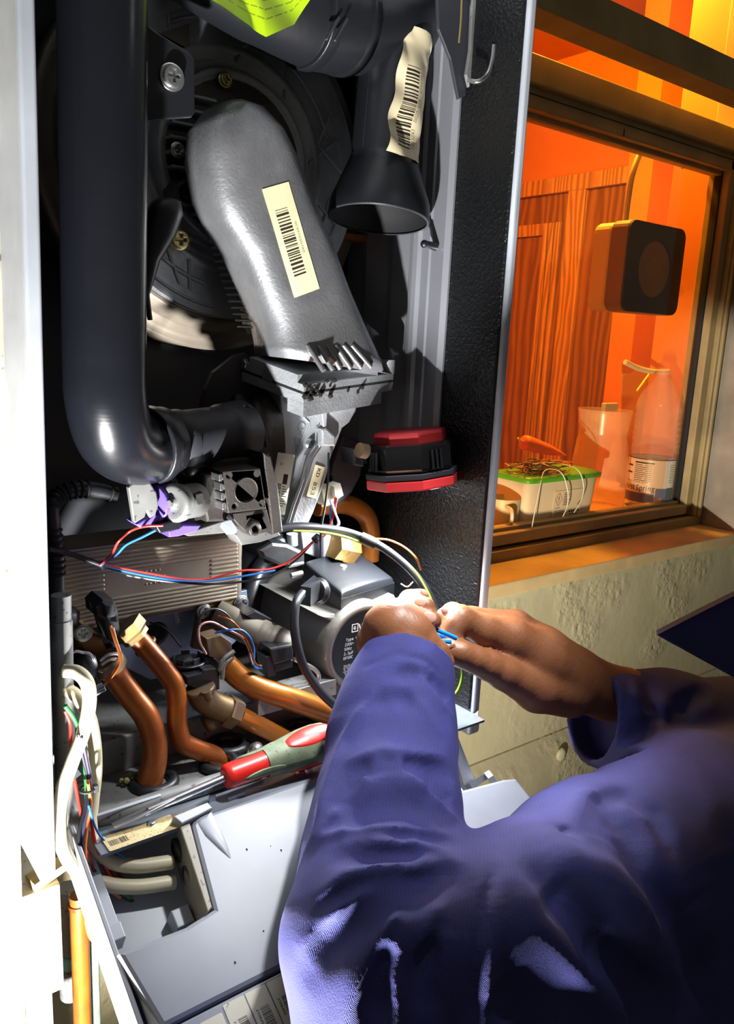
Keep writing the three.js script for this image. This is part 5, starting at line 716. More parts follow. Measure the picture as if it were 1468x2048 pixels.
  sticker('number_label', loc(0.0595, gw + 0.022, -0.0018), [1, 0, 0], [0, 0.47, -0.8827], 0.016, 0.03, 0.0003, lb('', 91), lpan);
  // right hand hinge arm
  mesh('hinge_arm', [prism([[0.3555, 1.181, 0.385], [0.3641, 1.1806, 0.385], [0.3922, 1.1135, 0.395], [0.3742, 1.1153, 0.395]], [0.0, -0.004, -0.014])], M.grey, c);
  mesh('hinge_clip', [prism([[0.3683, 1.1381, 0.4], [0.3938, 1.1416, 0.4], [0.4001, 1.1353, 0.4], [0.3746, 1.1296, 0.4]], [0, -0.006, -0.006]), prism([[0.3882, 1.1423, 0.4], [0.395, 1.1434, 0.4], [0.4015, 1.1348, 0.4], [0.3939, 1.134, 0.4]], [0, -0.003, 0.006])], M.grey, c);
}

// ---------- work light ----------
{
  const l = thing('work_light', 'red and black octagonal LED work light clamped under the fan at the right', 'work light');
  const c = [0.3871, 1.4299, 0.268], ax = new THREE.Vector3(0.07, -1, 0.1).normalize(), ux = new THREE.Vector3(1, 0.07, -0.12), u = ux.sub(ax.clone().multiplyScalar(ux.dot(ax))).normalize(), w = ax.clone().cross(u);
  const oct = (r, k) => Array.from({ length: 8 }, (_, i) => { const t = (i + 0.5) / 8 * 2 * Math.PI + 0.15; return [r * Math.cos(t), r * 0.86 * Math.sin(t)]; });
  const Mx = new THREE.Matrix4().makeBasis(u, w.clone(), ax).setPosition(...c);
  const slab = (r, t0, t1, bev) => extr(oct(r * 1.12), t0 * 1.1, t1 * 1.1, bev).applyMatrix4(Mx);
  mesh('rear_cap', slab(0.036, -0.028, -0.014, 0.003), mat('red_plastic', { color: 0x8a1a1f, roughness: 0.45 }), l);
  mesh('body', slab(0.0445, -0.018, 0.008, 0.004), mat('gloss_black', { color: 0x0c0c0e, roughness: 0.22, clearcoat: 0.6 }), l);
  mesh('seal_band', slab(0.0465, 0.0085, 0.0135, 0.0008), M.greyDark, l);
  const lrim = mesh('rim', slab(0.046, 0.014, 0.0235, 0.0015), mat('red_rim', { color: 0xd8383c, roughness: 0.4 }), l);
  const at = (a, b, t) => [0, 1, 2].map(k => c[k] + u.getComponent(k) * a + w.getComponent(k) * b + ax.getComponent(k) * t);
  mesh('lens', lathe(at(0, 0, 0.026), at(0, 0, 1), [[0, 0.0012], [0.034, 0.0012], [0.035, 0]], 32), mat('led_lens', { color: 0xf4f6ff, emissive: new THREE.Color(0.95, 0.98, 1), emissiveIntensity: 3 }), lrim);
  for (let i = 0; i < 8; i++) for (let k = -1; k <= 1; k++) { if (i % 2) continue; const t = (i + 0.02 + k * 0.14) / 8 * 2 * Math.PI + 0.15, r = 0.0478; mesh('grip_rib', tube([at(r * Math.cos(t), r * 0.86 * Math.sin(t), -0.013), at(r * 1.03 * Math.cos(t), r * 0.88 * Math.sin(t), 0.006)], 0.0016, 4, 8), M.black, l); }
  mesh('pivot', [cyl([0.3233, 1.4423, 0.262], [0.332, 1.4404, 0.262], 0.0075, 0.0075, 18)], M.brass, l);
  mesh('clamp', [extr([[0.3249, 1.4416], [0.3362, 1.4391], [0.3384, 1.4228], [0.3258, 1.4256]], 0.23, 0.252, 0.002)], M.greyDark, l);
  mesh('foot', [cyl([0.4386, 1.4147, 0.275], [0.4446, 1.4127, 0.275], 0.004, 0.004, 12)], M.zincDull, l);
}

// ---------- person: joints [x, y, z, radius], fold lines of the coverall [height, width, points] ----------
const JACKET = [[[0.3005, 1.2748, 0.3791, 0.0356], [0.2931, 1.2675, 0.3844, 0.0375]], [[0.2931, 1.2675, 0.3844, 0.0375], [0.2753, 1.2458, 0.396, 0.0444]], [[0.2753, 1.2458, 0.396, 0.0444], [0.256, 1.2217, 0.4136, 0.0511]], [[0.256, 1.2217, 0.4136, 0.0511], [0.2177, 1.1942, 0.4588, 0.0541]], [[0.2177, 1.1942, 0.4588, 0.0541], [0.19, 1.1792, 0.4881, 0.056]], [[0.19, 1.1792, 0.4881, 0.056], [0.1453, 1.1638, 0.5314, 0.0545]], [[0.1453, 1.1638, 0.5314, 0.0545], [0.1999, 1.1484, 0.5522, 0.0634]], [[0.1999, 1.1484, 0.5522, 0.0634], [0.273, 1.1359, 0.5607, 0.068]], [[0.273, 1.1359, 0.5607, 0.068], [0.3753, 1.1157, 0.5487, 0.0825]], [[0.3753, 1.1157, 0.5487, 0.0825], [0.515, 1.1012, 0.5578, 0.1027]], [[0.515, 1.1012, 0.5578, 0.1027], [0.6529, 1.0715, 0.5696, 0.1179]], [[0.1317, 1.1276, 0.5632, 0.0531], [0.2309, 1.074, 0.5775, 0.0735]], [[0.2309, 1.074, 0.5775, 0.0735], [0.417, 1.0157, 0.5569, 0.1006]], [[0.417, 1.0157, 0.5569, 0.1006], [0.6175, 0.955, 0.5741, 0.1435]], [[0.5178, 1.1791, 0.4243, 0.0517], [0.5962, 1.1651, 0.4607, 0.0521]], [[0.5962, 1.1651, 0.4607, 0.0521], [0.6863, 1.1392, 0.4991, 0.0616]], [[0.6863, 1.1392, 0.4991, 0.0616], [0.7722, 1.0873, 0.5544, 0.0788]], [[0.6743, 1.0265, 0.6666, 0.15], [0.6843, 0.7865, 0.8066, 0.165]], [[0.6843, 0.7865, 0.8066, 0.165], [0.6743, 0.5865, 0.8366, 0.17]]];
const FOLDS = [[-0.002, 0.003, [[0.2434, 1.2827, 0.3917], [0.249, 1.2875, 0.3976], [0.2558, 1.2915, 0.4021], [0.2635, 1.2949, 0.4056], [0.2681, 1.294, 0.412], [0.2737, 1.2924, 0.4173], [0.2803, 1.2903, 0.4214], [0.2841, 1.2865, 0.4254], [0.2888, 1.2821, 0.4286], [0.2945, 1.2771, 0.4305]]], [0.0047, 0.005, [[0.2309, 1.2721, 0.4181], [0.2244, 1.2672, 0.4193], [0.2179, 1.2623, 0.4205], [0.2118, 1.2573, 0.4213], [0.2063, 1.252, 0.4226], [0.2006, 1.2469, 0.4241], [0.1947, 1.2421, 0.426], [0.1838, 1.2362, 0.4344], [0.1741, 1.2299, 0.4415], [0.1643, 1.2241, 0.4489], [0.1548, 1.2203, 0.459], [0.1461, 1.2162, 0.4681], [0.1383, 1.2115, 0.476]]], [0.0047, 0.005, [[0.2702, 1.2812, 0.4301], [0.272, 1.2782, 0.4335], [0.2739, 1.2751, 0.4367], [0.276, 1.2718, 0.4398], [0.2773, 1.2666, 0.4443], [0.2792, 1.261, 0.4482], [0.2818, 1.2548, 0.4513], [0.279, 1.249, 0.4564], [0.2759, 1.2436, 0.4619], [0.2733, 1.2378, 0.4667], [0.272, 1.234, 0.4697], [0.2702, 1.2307, 0.473], [0.2677, 1.2279, 0.4771]]], [0.0051, 0.006, [[0.2561, 1.273, 0.4391], [0.2565, 1.2687, 0.4445], [0.257, 1.2645, 0.4497], [0.2577, 1.2601, 0.4547], [0.2584, 1.2555, 0.4597], [0.2595, 1.2506, 0.4642], [0.261, 1.2455, 0.4683], [0.2602, 1.2417, 0.4722], [0.259, 1.2382, 0.4764], [0.2577, 1.2349, 0.4809]]], [-0.0066, 0.007, [[0.2506, 1.2823, 0.4197], [0.2547, 1.2831, 0.4216], [0.2589, 1.2837, 0.4232], [0.2634, 1.2842, 0.4246], [0.2648, 1.2833, 0.4264], [0.2663, 1.2823, 0.4281], [0.2678, 1.2812, 0.4297]]], [-0.0076, 0.008, [[0.2767, 1.2809, 0.4308], [0.2794, 1.2773, 0.4339], [0.2825, 1.2735, 0.4365], [0.2862, 1.2693, 0.4386], [0.287, 1.2662, 0.4406], [0.2879, 1.263, 0.4425], [0.289, 1.2598, 0.4443]]], [-0.0068, 0.009, [[0.2251, 1.2669, 0.424], [0.2298, 1.2689, 0.4279], [0.2351, 1.2705, 0.4312], [0.2408, 1.2717, 0.4339], [0.2441, 1.2713, 0.437], [0.2477, 1.2706, 0.4398], [0.2515, 1.2698, 0.4423]]], [0.0057, 0.006, [[0.1861, 1.2431, 0.452], [0.1913, 1.2465, 0.4577], [0.1973, 1.2492, 0.4622], [0.2041, 1.2511, 0.4657], [0.2089, 1.2512, 0.4705], [0.2144, 1.2508, 0.4746], [0.2205, 1.2499, 0.478], [0.2285, 1.248, 0.4809], [0.2379, 1.245, 0.4823], [0.2499, 1.2401, 0.4815]]], [-0.0085, 0.009, [[0.1966, 1.248, 0.469], [0.1909, 1.2461, 0.4683], [0.1856, 1.2439, 0.4672], [0.1806, 1.2414, 0.4658], [0.1754, 1.2389, 0.4679], [0.1703, 1.2363, 0.47], [0.1654, 1.2336, 0.4718], [0.1606, 1.2309, 0.4743], [0.156, 1.2281, 0.4765], [0.1514, 1.2253, 0.4787]]], [-0.0095, 0.01, [[0.2089, 1.2484, 0.4794], [0.2123, 1.2474, 0.4829], [0.2161, 1.2462, 0.4861], [0.2204, 1.2446, 0.4888], [0.2269, 1.2422, 0.4912], [0.2345, 1.239, 0.4927], [0.2436, 1.2347, 0.4927]]], [-0.0095, 0.01, [[0.2184, 1.2403, 0.4969], [0.2215, 1.2377, 0.5001], [0.225, 1.2347, 0.5028], [0.2291, 1.2313, 0.5049], [0.2303, 1.2278, 0.508], [0.2318, 1.224, 0.5108], [0.2339, 1.2198, 0.5131]]], [0.0062, 0.0065, [[0.2022, 1.25, 0.4682], [0.1947, 1.2474, 0.4692], [0.1875, 1.2447, 0.47], [0.1807, 1.2417, 0.4704], [0.175, 1.239, 0.4713], [0.1695, 1.2361, 0.4719], [0.1643, 1.233, 0.4722], [0.156, 1.2277, 0.4749], [0.1482, 1.2222, 0.4771], [0.1412, 1.2159, 0.4782]]], [0.0062, 0.0065, [[0.2076, 1.2496, 0.4751], [0.2081, 1.2479, 0.4808], [0.2087, 1.246, 0.4862], [0.2096, 1.244, 0.4913], [0.2121, 1.2411, 0.4972], [0.2151, 1.2377, 0.5024], [0.2187, 1.2338, 0.507], [0.2205, 1.23, 0.5112], [0.2228, 1.2257, 0.5149], [0.2258, 1.2209, 0.5179], [0.2272, 1.2171, 0.5204], [0.2275, 1.2143, 0.524], [0.2257, 1.2134, 0.5295]]], [0.0057, 0.006, [[0.1379, 1.214, 0.482], [0.1409, 1.219, 0.4886], [0.1448, 1.2229, 0.4938], [0.1493, 1.2261, 0.4982], [0.1544, 1.2285, 0.5045], [0.1603, 1.23, 0.5097], [0.1669, 1.2308, 0.5142], [0.1727, 1.2305, 0.5186], [0.1792, 1.2296, 0.5223], [0.1863, 1.228, 0.5253], [0.1934, 1.2254, 0.5282], [0.2011, 1.2224, 0.5306], [0.2092, 1.219, 0.5327]]], [-0.0133, 0.014, [[0.1501, 1.226, 0.4877], [0.1549, 1.2294, 0.4913], [0.1603, 1.2321, 0.4943], [0.1661, 1.2344, 0.4967], [0.1727, 1.2359, 0.5013], [0.1801, 1.2366, 0.5051], [0.1882, 1.2366, 0.508], [0.1941, 1.235, 0.5119], [0.2008, 1.2328, 0.515], [0.2084, 1.2298, 0.5172]]], [0.0065, 0.0068, [[0.1492, 1.2257, 0.5183], [0.1529, 1.2262, 0.5212], [0.1569, 1.2264, 0.5238], [0.1611, 1.2263, 0.526], [0.1662, 1.226, 0.5283], [0.1715, 1.2256, 0.5304], [0.1772, 1.2248, 0.5321], [0.181, 1.2232, 0.5351], [0.1847, 1.2217, 0.5383], [0.1883, 1.2204, 0.5415], [0.1892, 1.2192, 0.5455], [0.19, 1.2183, 0.5496], [0.1907, 1.2174, 0.5537]]], [-0.0066, 0.007, [[0.1654, 1.2285, 0.5204], [0.1714, 1.2281, 0.5239], [0.1778, 1.2272, 0.5268], [0.1849, 1.2258, 0.5292], [0.1914, 1.2234, 0.5324], [0.198, 1.2209, 0.5355], [0.2045, 1.2186, 0.5389]]], [-0.0085, 0.009, [[0.1337, 1.2212, 0.5166], [0.1401, 1.2235, 0.5232], [0.1475, 1.2245, 0.5285], [0.1559, 1.2245, 0.5326], [0.1633, 1.2234, 0.5365], [0.1711, 1.2219, 0.54], [0.179, 1.2204, 0.5435]]], [0.0065, 0.0068, [[0.1059, 1.2073, 0.5247], [0.1115, 1.212, 0.5274], [0.1178, 1.216, 0.5293], [0.1247, 1.2191, 0.5303], [0.1305, 1.221, 0.5336], [0.1368, 1.2222, 0.5363], [0.1436, 1.2228, 0.5384], [0.152, 1.2224, 0.5415], [0.1612, 1.2211, 0.5439], [0.1706, 1.2198, 0.5462], [0.1789, 1.2186, 0.5494], [0.1872, 1.2176, 0.5529], [0.1955, 1.2167, 0.5564]]], [-0.0066, 0.007, [[0.1057, 1.2076, 0.53], [0.1116, 1.2121, 0.5344], [0.1181, 1.2158, 0.5379], [0.1253, 1.2186, 0.5405], [0.1311, 1.2198, 0.5434], [0.1374, 1.2205, 0.5457], [0.1442, 1.2206, 0.5475], [0.1509, 1.2203, 0.5484], [0.158, 1.2196, 0.549], [0.1652, 1.219, 0.5496]]], [0.0065, 0.0068, [[0.0919, 1.1889, 0.5331], [0.0977, 1.1981, 0.5379], [0.1047, 1.2055, 0.541], [0.1126, 1.2116, 0.5428], [0.12, 1.2153, 0.5451], [0.1281, 1.2182, 0.5465], [0.1371, 1.2201, 0.547], [0.1452, 1.2205, 0.5482], [0.154, 1.22, 0.5486], [0.1633, 1.2193, 0.5489], [0.1692, 1.2188, 0.5496], [0.175, 1.2184, 0.5504], [0.1809, 1.2181, 0.5514]]], [-0.0114, 0.012, [[0.0906, 1.1819, 0.5443], [0.0931, 1.1874, 0.5456], [0.0959, 1.1924, 0.5464], [0.0991, 1.197, 0.5469], [0.1056, 1.2029, 0.5508], [0.1128, 1.2077, 0.5537], [0.1208, 1.2117, 0.5557], [0.1296, 1.2144, 0.5575], [0.1395, 1.2161, 0.5582], [0.1507, 1.2165, 0.5576], [0.16, 1.216, 0.5579], [0.1692, 1.2158, 0.5584], [0.1783, 1.2158, 0.5592]]], [0.0062, 0.0065, [[0.0941, 1.1661, 0.5748], [0.0993, 1.1739, 0.5741], [0.1047, 1.1816, 0.5733], [0.1103, 1.1892, 0.5722], [0.116, 1.196, 0.5712], [0.1222, 1.2024, 0.5696], [0.1292, 1.2079, 0.5672], [0.1353, 1.2108, 0.5657], [0.142, 1.2132, 0.5636], [0.1494, 1.2149, 0.5608]]], [0.0057, 0.006, [[0.1172, 1.1706, 0.5934], [0.1196, 1.176, 0.5897], [0.1218, 1.1816, 0.586], [0.124, 1.1874, 0.5824], [0.1275, 1.1933, 0.5795], [0.1311, 1.1992, 0.5765], [0.1352, 1.2045, 0.5729]]], [-0.0085, 0.009, [[0.1063, 1.1692, 0.5875], [0.1094, 1.175, 0.5843], [0.1125, 1.1811, 0.5811], [0.1156, 1.1873, 0.5779], [0.1192, 1.1923, 0.5764], [0.123, 1.1971, 0.5747], [0.1271, 1.2018, 0.5727]]], [0.0051, 0.006, [[0.1395, 1.1949, 0.5817], [0.1482, 1.2002, 0.5795], [0.1577, 1.2049, 0.5767], [0.1682, 1.209, 0.5732]]], [-0.0068, 0.008, [[0.1317, 1.1682, 0.5997], [0.1343, 1.1732, 0.5963], [0.1369, 1.1784, 0.5929], [0.1394, 1.1837, 0.5895], [0.1446, 1.1895, 0.5868], [0.1499, 1.1954, 0.5841], [0.1557, 1.2008, 0.5809]]], [0.0057, 0.006, [[0.1505, 1.1622, 0.6061], [0.1522, 1.171, 0.6013], [0.1539, 1.1798, 0.5964], [0.1557, 1.1887, 0.5914], [0.1571, 1.1931, 0.5886], [0.1587, 1.1972, 0.5855], [0.1607, 1.2011, 0.5821]]], [-0.0029, 0.003, [[0.16, 1.158, 0.611], [0.1634, 1.1665, 0.608], [0.1667, 1.1752, 0.605], [0.1702, 1.1838, 0.6018], [0.1767, 1.193, 0.5975], [0.1847, 1.2009, 0.5919], [0.1946, 1.2073, 0.5846], [0.2008, 1.2095, 0.5811], [0.2078, 1.2111, 0.5769], [0.216, 1.2118, 0.5719]]], [0.0057, 0.006, [[0.1696, 1.1569, 0.6145], [0.1734, 1.1683, 0.6113], [0.1774, 1.1795, 0.6078], [0.1829, 1.1893, 0.6031], [0.1913, 1.1977, 0.5976], [0.2018, 1.2044, 0.5904], [0.2158, 1.2087, 0.5804]]], [0.0123, 0.013, [[0.2274, 1.2094, 0.5726], [0.223, 1.2051, 0.5853], [0.2211, 1.1986, 0.5955], [0.2212, 1.1905, 0.6041], [0.2303, 1.1788, 0.6127], [0.2399, 1.1664, 0.6209], [0.2511, 1.1526, 0.6283], [0.2599, 1.1392, 0.6321], [0.2703, 1.1242, 0.6351], [0.2804, 1.1092, 0.6384]]], [-0.0119, 0.014, [[0.1856, 1.1742, 0.6133], [0.1875, 1.1662, 0.6165], [0.1902, 1.1573, 0.6192], [0.193, 1.1481, 0.6217]]], [-0.0119, 0.016, [[0.245, 1.2002, 0.5909], [0.2474, 1.1961, 0.5979], [0.2503, 1.1916, 0.6044], [0.2537, 1.1865, 0.6104], [0.2583, 1.1774, 0.6187], [0.2648, 1.1667, 0.6258], [0.2741, 1.1532, 0.6312]]], [0.0123, 0.013, [[0.2779, 1.2077, 0.5693], [0.2775, 1.2065, 0.5764], [0.2778, 1.2047, 0.5827], [0.2788, 1.2025, 0.5886], [0.2856, 1.1996, 0.593], [0.2934, 1.1958, 0.5968], [0.302, 1.1915, 0.6003], [0.3067, 1.1849, 0.6067], [0.3129, 1.1772, 0.6123], [0.3204, 1.1683, 0.6171], [0.321, 1.161, 0.6212], [0.3228, 1.1526, 0.6246], [0.3258, 1.1432, 0.6274]]], [-0.0114, 0.012, [[0.3638, 1.2023, 0.5465], [0.3572, 1.2014, 0.5606], [0.3533, 1.1988, 0.5726], [0.3512, 1.1951, 0.5831], [0.3449, 1.1901, 0.5925], [0.34, 1.1843, 0.6008], [0.3366, 1.1776, 0.6082], [0.3413, 1.1682, 0.6164], [0.3479, 1.1575, 0.6235], [0.3566, 1.145, 0.6296], [0.37, 1.1168, 0.6352], [0.3865, 1.0854, 0.6399], [0.3914, 1.0637, 0.65]]], [-0.0085, 0.009, [[0.3621, 1.2023, 0.5496], [0.3695, 1.2024, 0.5517], [0.3775, 1.2022, 0.5533], [0.386, 1.2017, 0.5548], [0.3857, 1.2006, 0.5636], [0.3865, 1.1989, 0.5717], [0.3882, 1.1966, 0.579], [0.384, 1.1931, 0.5872], [0.3808, 1.1891, 0.5945], [0.3786, 1.1845, 0.6013]]], [-0.0057, 0.006, [[0.2972, 1.2055, 0.5591], [0.2981, 1.2053, 0.5622], [0.2993, 1.2048, 0.5651], [0.3006, 1.2043, 0.5679]]], [0.0085, 0.009, [[0.3101, 1.2029, 0.5587], [0.3259, 1.2004, 0.5504], [0.3389, 1.2004, 0.5443], [0.3519, 1.2008, 0.5384], [0.357, 1.2013, 0.5391], [0.3624, 1.2017, 0.5396], [0.368, 1.2019, 0.5401]]], [0.0102, 0.012, [[0.2646, 1.1751, 0.6211], [0.2718, 1.1714, 0.6239], [0.2802, 1.1665, 0.6261], [0.2904, 1.1602, 0.6273], [0.3088, 1.1436, 0.6289], [0.3288, 1.1256, 0.6302], [0.3457, 1.1103, 0.6336]]], [-0.0119, 0.013, [[0.2561, 1.1704, 0.6226], [0.2598, 1.1668, 0.6251], [0.2637, 1.1628, 0.6274], [0.268, 1.1585, 0.6294], [0.2799, 1.1491, 0.6317], [0.2969, 1.135, 0.6314], [0.3158, 1.1194, 0.6305]]], [-0.0038, 0.004, [[0.3462, 1.151, 0.6264], [0.3578, 1.1517, 0.6271], [0.3702, 1.1519, 0.6275], [0.3829, 1.1523, 0.6279], [0.3957, 1.1528, 0.6285], [0.4091, 1.153, 0.6289], [0.4217, 1.1541, 0.6299]]], [-0.002, 0.003, [[0.5347, 1.2247, 0.4502], [0.5201, 1.2182, 0.4598], [0.5109, 1.2094, 0.4662], [0.5038, 1.1999, 0.4697], [0.4993, 1.1891, 0.4717], [0.4958, 1.1778, 0.473]]], [0.0066, 0.007, [[0.5318, 1.2202, 0.4594], [0.5247, 1.2125, 0.4676], [0.5207, 1.2035, 0.4738], [0.519, 1.1934, 0.4786]]], [-0.0085, 0.009, [[0.5608, 1.2017, 0.4916], [0.5742, 1.2066, 0.4935], [0.5903, 1.2104, 0.4941], [0.6125, 1.2117, 0.4918]]], [-0.0068, 0.008, [[0.5597, 1.2215, 0.4589], [0.5453, 1.216, 0.4685], [0.5359, 1.2084, 0.475], [0.5297, 1.1995, 0.4796]]], [0.0068, 0.008, [[0.5571, 1.2111, 0.4793], [0.5479, 1.2021, 0.4846], [0.5405, 1.1925, 0.4888], [0.514, 1.1933, 0.5039]]]];
const LEFT_HAND = [[[0.2904, 1.2738, 0.3871, 0.029], [0.2951, 1.2849, 0.3722, 0.029]], [[0.2951, 1.2849, 0.3722, 0.029], [0.294, 1.2982, 0.3676, 0.0272]], [[0.2999, 1.2962, 0.3779, 0.0235], [0.295, 1.2969, 0.3713, 0.026]], [[0.2872, 1.2821, 0.3537, 0.0215], [0.2926, 1.2928, 0.3576, 0.025]], [[0.3097, 1.3007, 0.3532, 0.016], [0.3197, 1.3056, 0.3466, 0.0108]], [[0.3197, 1.3056, 0.3466, 0.0108], [0.3304, 1.3108, 0.3406, 0.009]], [[0.3304, 1.3108, 0.3406, 0.009], [0.3376, 1.3146, 0.3478, 0.008]], [[0.3114, 1.3005, 0.3598, 0.0145], [0.3228, 1.3054, 0.3544, 0.0104]], [[0.3228, 1.3054, 0.3544, 0.0104], [0.3303, 1.3093, 0.3539, 0.0091]], [[0.3303, 1.3093, 0.3539, 0.0091], [0.3322, 1.3112, 0.3627, 0.0083]], [[0.3113, 1.2976, 0.3657, 0.013], [0.3234, 1.2997, 0.3641, 0.0104]], [[0.3234, 1.2997, 0.3641, 0.0104], [0.3313, 1.3013, 0.3647, 0.0093]], [[0.3313, 1.3013, 0.3647, 0.0093], [0.3308, 1.3008, 0.3735, 0.0088]], [[0.3132, 1.2891, 0.3643, 0.012], [0.3305, 1.2881, 0.3625, 0.0088]], [[0.3305, 1.2881, 0.3625, 0.0088], [0.3409, 1.2845, 0.3651, 0.0076]], [[0.3008, 1.2911, 0.3801, 0.0155], [0.3085, 1.2897, 0.3929, 0.0113]], [[0.3085, 1.2897, 0.3929, 0.0113], [0.3158, 1.2829, 0.3992, 0.0097]], [[0.3158, 1.2829, 0.3992, 0.0097], [0.3215, 1.2734, 0.4036, 0.0087]]];
const RIGHT_HAND = [[[0.5552, 1.1967, 0.4356, 0.029], [0.5376, 1.2001, 0.4249, 0.0285]], [[0.5376, 1.2001, 0.4249, 0.0285], [0.497, 1.2187, 0.4076, 0.0335]], [[0.497, 1.2187, 0.4076, 0.0335], [0.4616, 1.2428, 0.3954, 0.0335]], [[0.4877, 1.2069, 0.4165, 0.024], [0.4456, 1.2205, 0.4085, 0.0235]], [[0.4456, 1.2205, 0.4085, 0.0235], [0.4064, 1.2415, 0.3982, 0.016]], [[0.4064, 1.2415, 0.3982, 0.016], [0.3882, 1.2518, 0.3929, 0.0138]], [[0.3882, 1.2518, 0.3929, 0.0138], [0.3738, 1.2594, 0.3886, 0.0126]], [[0.3738, 1.2594, 0.3886, 0.0126], [0.3618, 1.2654, 0.3828, 0.0124]], [[0.3618, 1.2654, 0.3828, 0.0124], [0.3533, 1.268, 0.378, 0.0108]], [[0.4616, 1.2428, 0.3954, 0.0325], [0.4278, 1.2662, 0.3847, 0.0215]], [[0.4278, 1.2662, 0.3847, 0.0215], [0.3985, 1.2787, 0.3753, 0.0155]], [[0.3985, 1.2787, 0.3753, 0.0155], [0.375, 1.291, 0.3652, 0.0136]], [[0.375, 1.291, 0.3652, 0.0136], [0.3671, 1.2861, 0.3657, 0.0118]], [[0.3671, 1.2861, 0.3657, 0.0118], [0.3618, 1.2796, 0.3672, 0.0102]], [[0.4696, 1.249, 0.3844, 0.026], [0.4482, 1.2703, 0.3709, 0.0178]], [[0.4482, 1.2703, 0.3709, 0.0178], [0.406, 1.2816, 0.3517, 0.0118]], [[0.406, 1.2816, 0.3517, 0.0118], [0.3786, 1.2924, 0.3508, 0.0098]], [[0.3786, 1.2924, 0.3508, 0.0098], [0.3648, 1.2929, 0.3542, 0.0084]], [[0.4866, 1.2397, 0.3742, 0.024], [0.4672, 1.255, 0.3588, 0.016]], [[0.4672, 1.255, 0.3588, 0.016], [0.4317, 1.2597, 0.3389, 0.0112]], [[0.4317, 1.2597, 0.3389, 0.0112], [0.4068, 1.2602, 0.3388, 0.0096]], [[0.4915, 1.2278, 0.3748, 0.022], [0.4774, 1.2351, 0.3553, 0.0145]], [[0.4774, 1.2351, 0.3553, 0.0145], [0.4513, 1.2407, 0.3399, 0.0102]], [[0.4513, 1.2407, 0.3399, 0.0102], [0.4287, 1.2421, 0.3401, 0.0088]]];
const TORSO = {"neck": [0.6543, 1.0865, 0.5666], "t1": [0.6743, 1.0265, 0.6666, 0.15], "t2": [0.6843, 0.7865, 0.8066, 0.165], "t3": [0.6743, 0.5865, 0.8366, 0.17]};
const JACKET_RIGHT = [0.5178, 1.1791, 0.4243, 0.0517];
function surfaceNets(lo, hi, cell, sdf) {
  const n = [0, 1, 2].map(k => Math.ceil((hi[k] - lo[k]) / cell) + 1), [nx, ny, nz] = n, val = new Float32Array(nx * ny * nz), B = 8, rad = B * cell * 0.9;
  for (let bz = 0; bz < nz; bz += B) for (let by = 0; by < ny; by += B) for (let bxx = 0; bxx < nx; bxx += B) {
    const c = sdf(lo[0] + (bxx + B / 2) * cell, lo[1] + (by + B / 2) * cell, lo[2] + (bz + B / 2) * cell), far = Math.abs(c) > rad + 0.02;
    for (let z = bz; z < Math.min(nz, bz + B); z++) for (let y = by; y < Math.min(ny, by + B); y++) for (let x = bxx; x < Math.min(nx, bxx + B); x++)
      val[x + nx * (y + ny * z)] = far ? c : sdf(lo[0] + x * cell, lo[1] + y * cell, lo[2] + z * cell);
  }
  const id = new Int32Array(nx * ny * nz).fill(-1), pos = [], off = [0, 1, nx, nx + 1, nx * ny, nx * ny + 1, nx * ny + nx, nx * ny + nx + 1];
  for (let z = 0; z < nz - 1; z++) for (let y = 0; y < ny - 1; y++) for (let x = 0; x < nx - 1; x++) {
    const o = x + nx * (y + ny * z); let m = 0; for (let k = 0; k < 8; k++) if (val[o + off[k]] < 0) m |= 1 << k;
    if (m === 0 || m === 255) continue;
    let sx = 0, sy = 0, sz = 0, c = 0;
    for (let a = 0; a < 8; a++) for (const d of [1, 2, 4]) { const b = a | d; if (a & d || ((m >> a) & 1) === ((m >> b) & 1)) continue; const va = val[o + off[a]], vb = val[o + off[b]], t = va / (va - vb); sx += (a & 1) + (d === 1 ? t : 0); sy += ((a >> 1) & 1) + (d === 2 ? t : 0); sz += ((a >> 2) & 1) + (d === 4 ? t : 0); c++; }
    id[o] = pos.length / 3; pos.push(lo[0] + (x + sx / c) * cell, lo[1] + (y + sy / c) * cell, lo[2] + (z + sz / c) * cell);
  }
  const idx = [], q = (a, b, c, d, f) => { if (a < 0 || b < 0 || c < 0 || d < 0) return; f ? idx.push(a, b, c, a, c, d) : idx.push(a, c, b, a, d, c); };
  const sy_ = nx, sz_ = nx * ny;
  for (let z = 1; z < nz - 1; z++) for (let y = 1; y < ny - 1; y++) for (let x = 1; x < nx - 1; x++) {
    const o = x + nx * (y + ny * z), s = val[o] < 0;
    if (s !== (val[o + 1] < 0)) q(id[o], id[o - sy_], id[o - sy_ - sz_], id[o - sz_], !s);
    if (s !== (val[o + sy_] < 0)) q(id[o], id[o - sz_], id[o - 1 - sz_], id[o - 1], !s);
    if (s !== (val[o + sz_] < 0)) q(id[o], id[o - 1], id[o - 1 - sy_], id[o - sy_], !s);
  }
  const g = new THREE.BufferGeometry(); g.setAttribute('position', new THREE.Float32BufferAttribute(pos, 3)); g.setIndex(idx); g.setAttribute('uv', new THREE.Float32BufferAttribute(new Float32Array(pos.length / 3 * 2), 2)); g.computeVertexNormals(); return g;
}
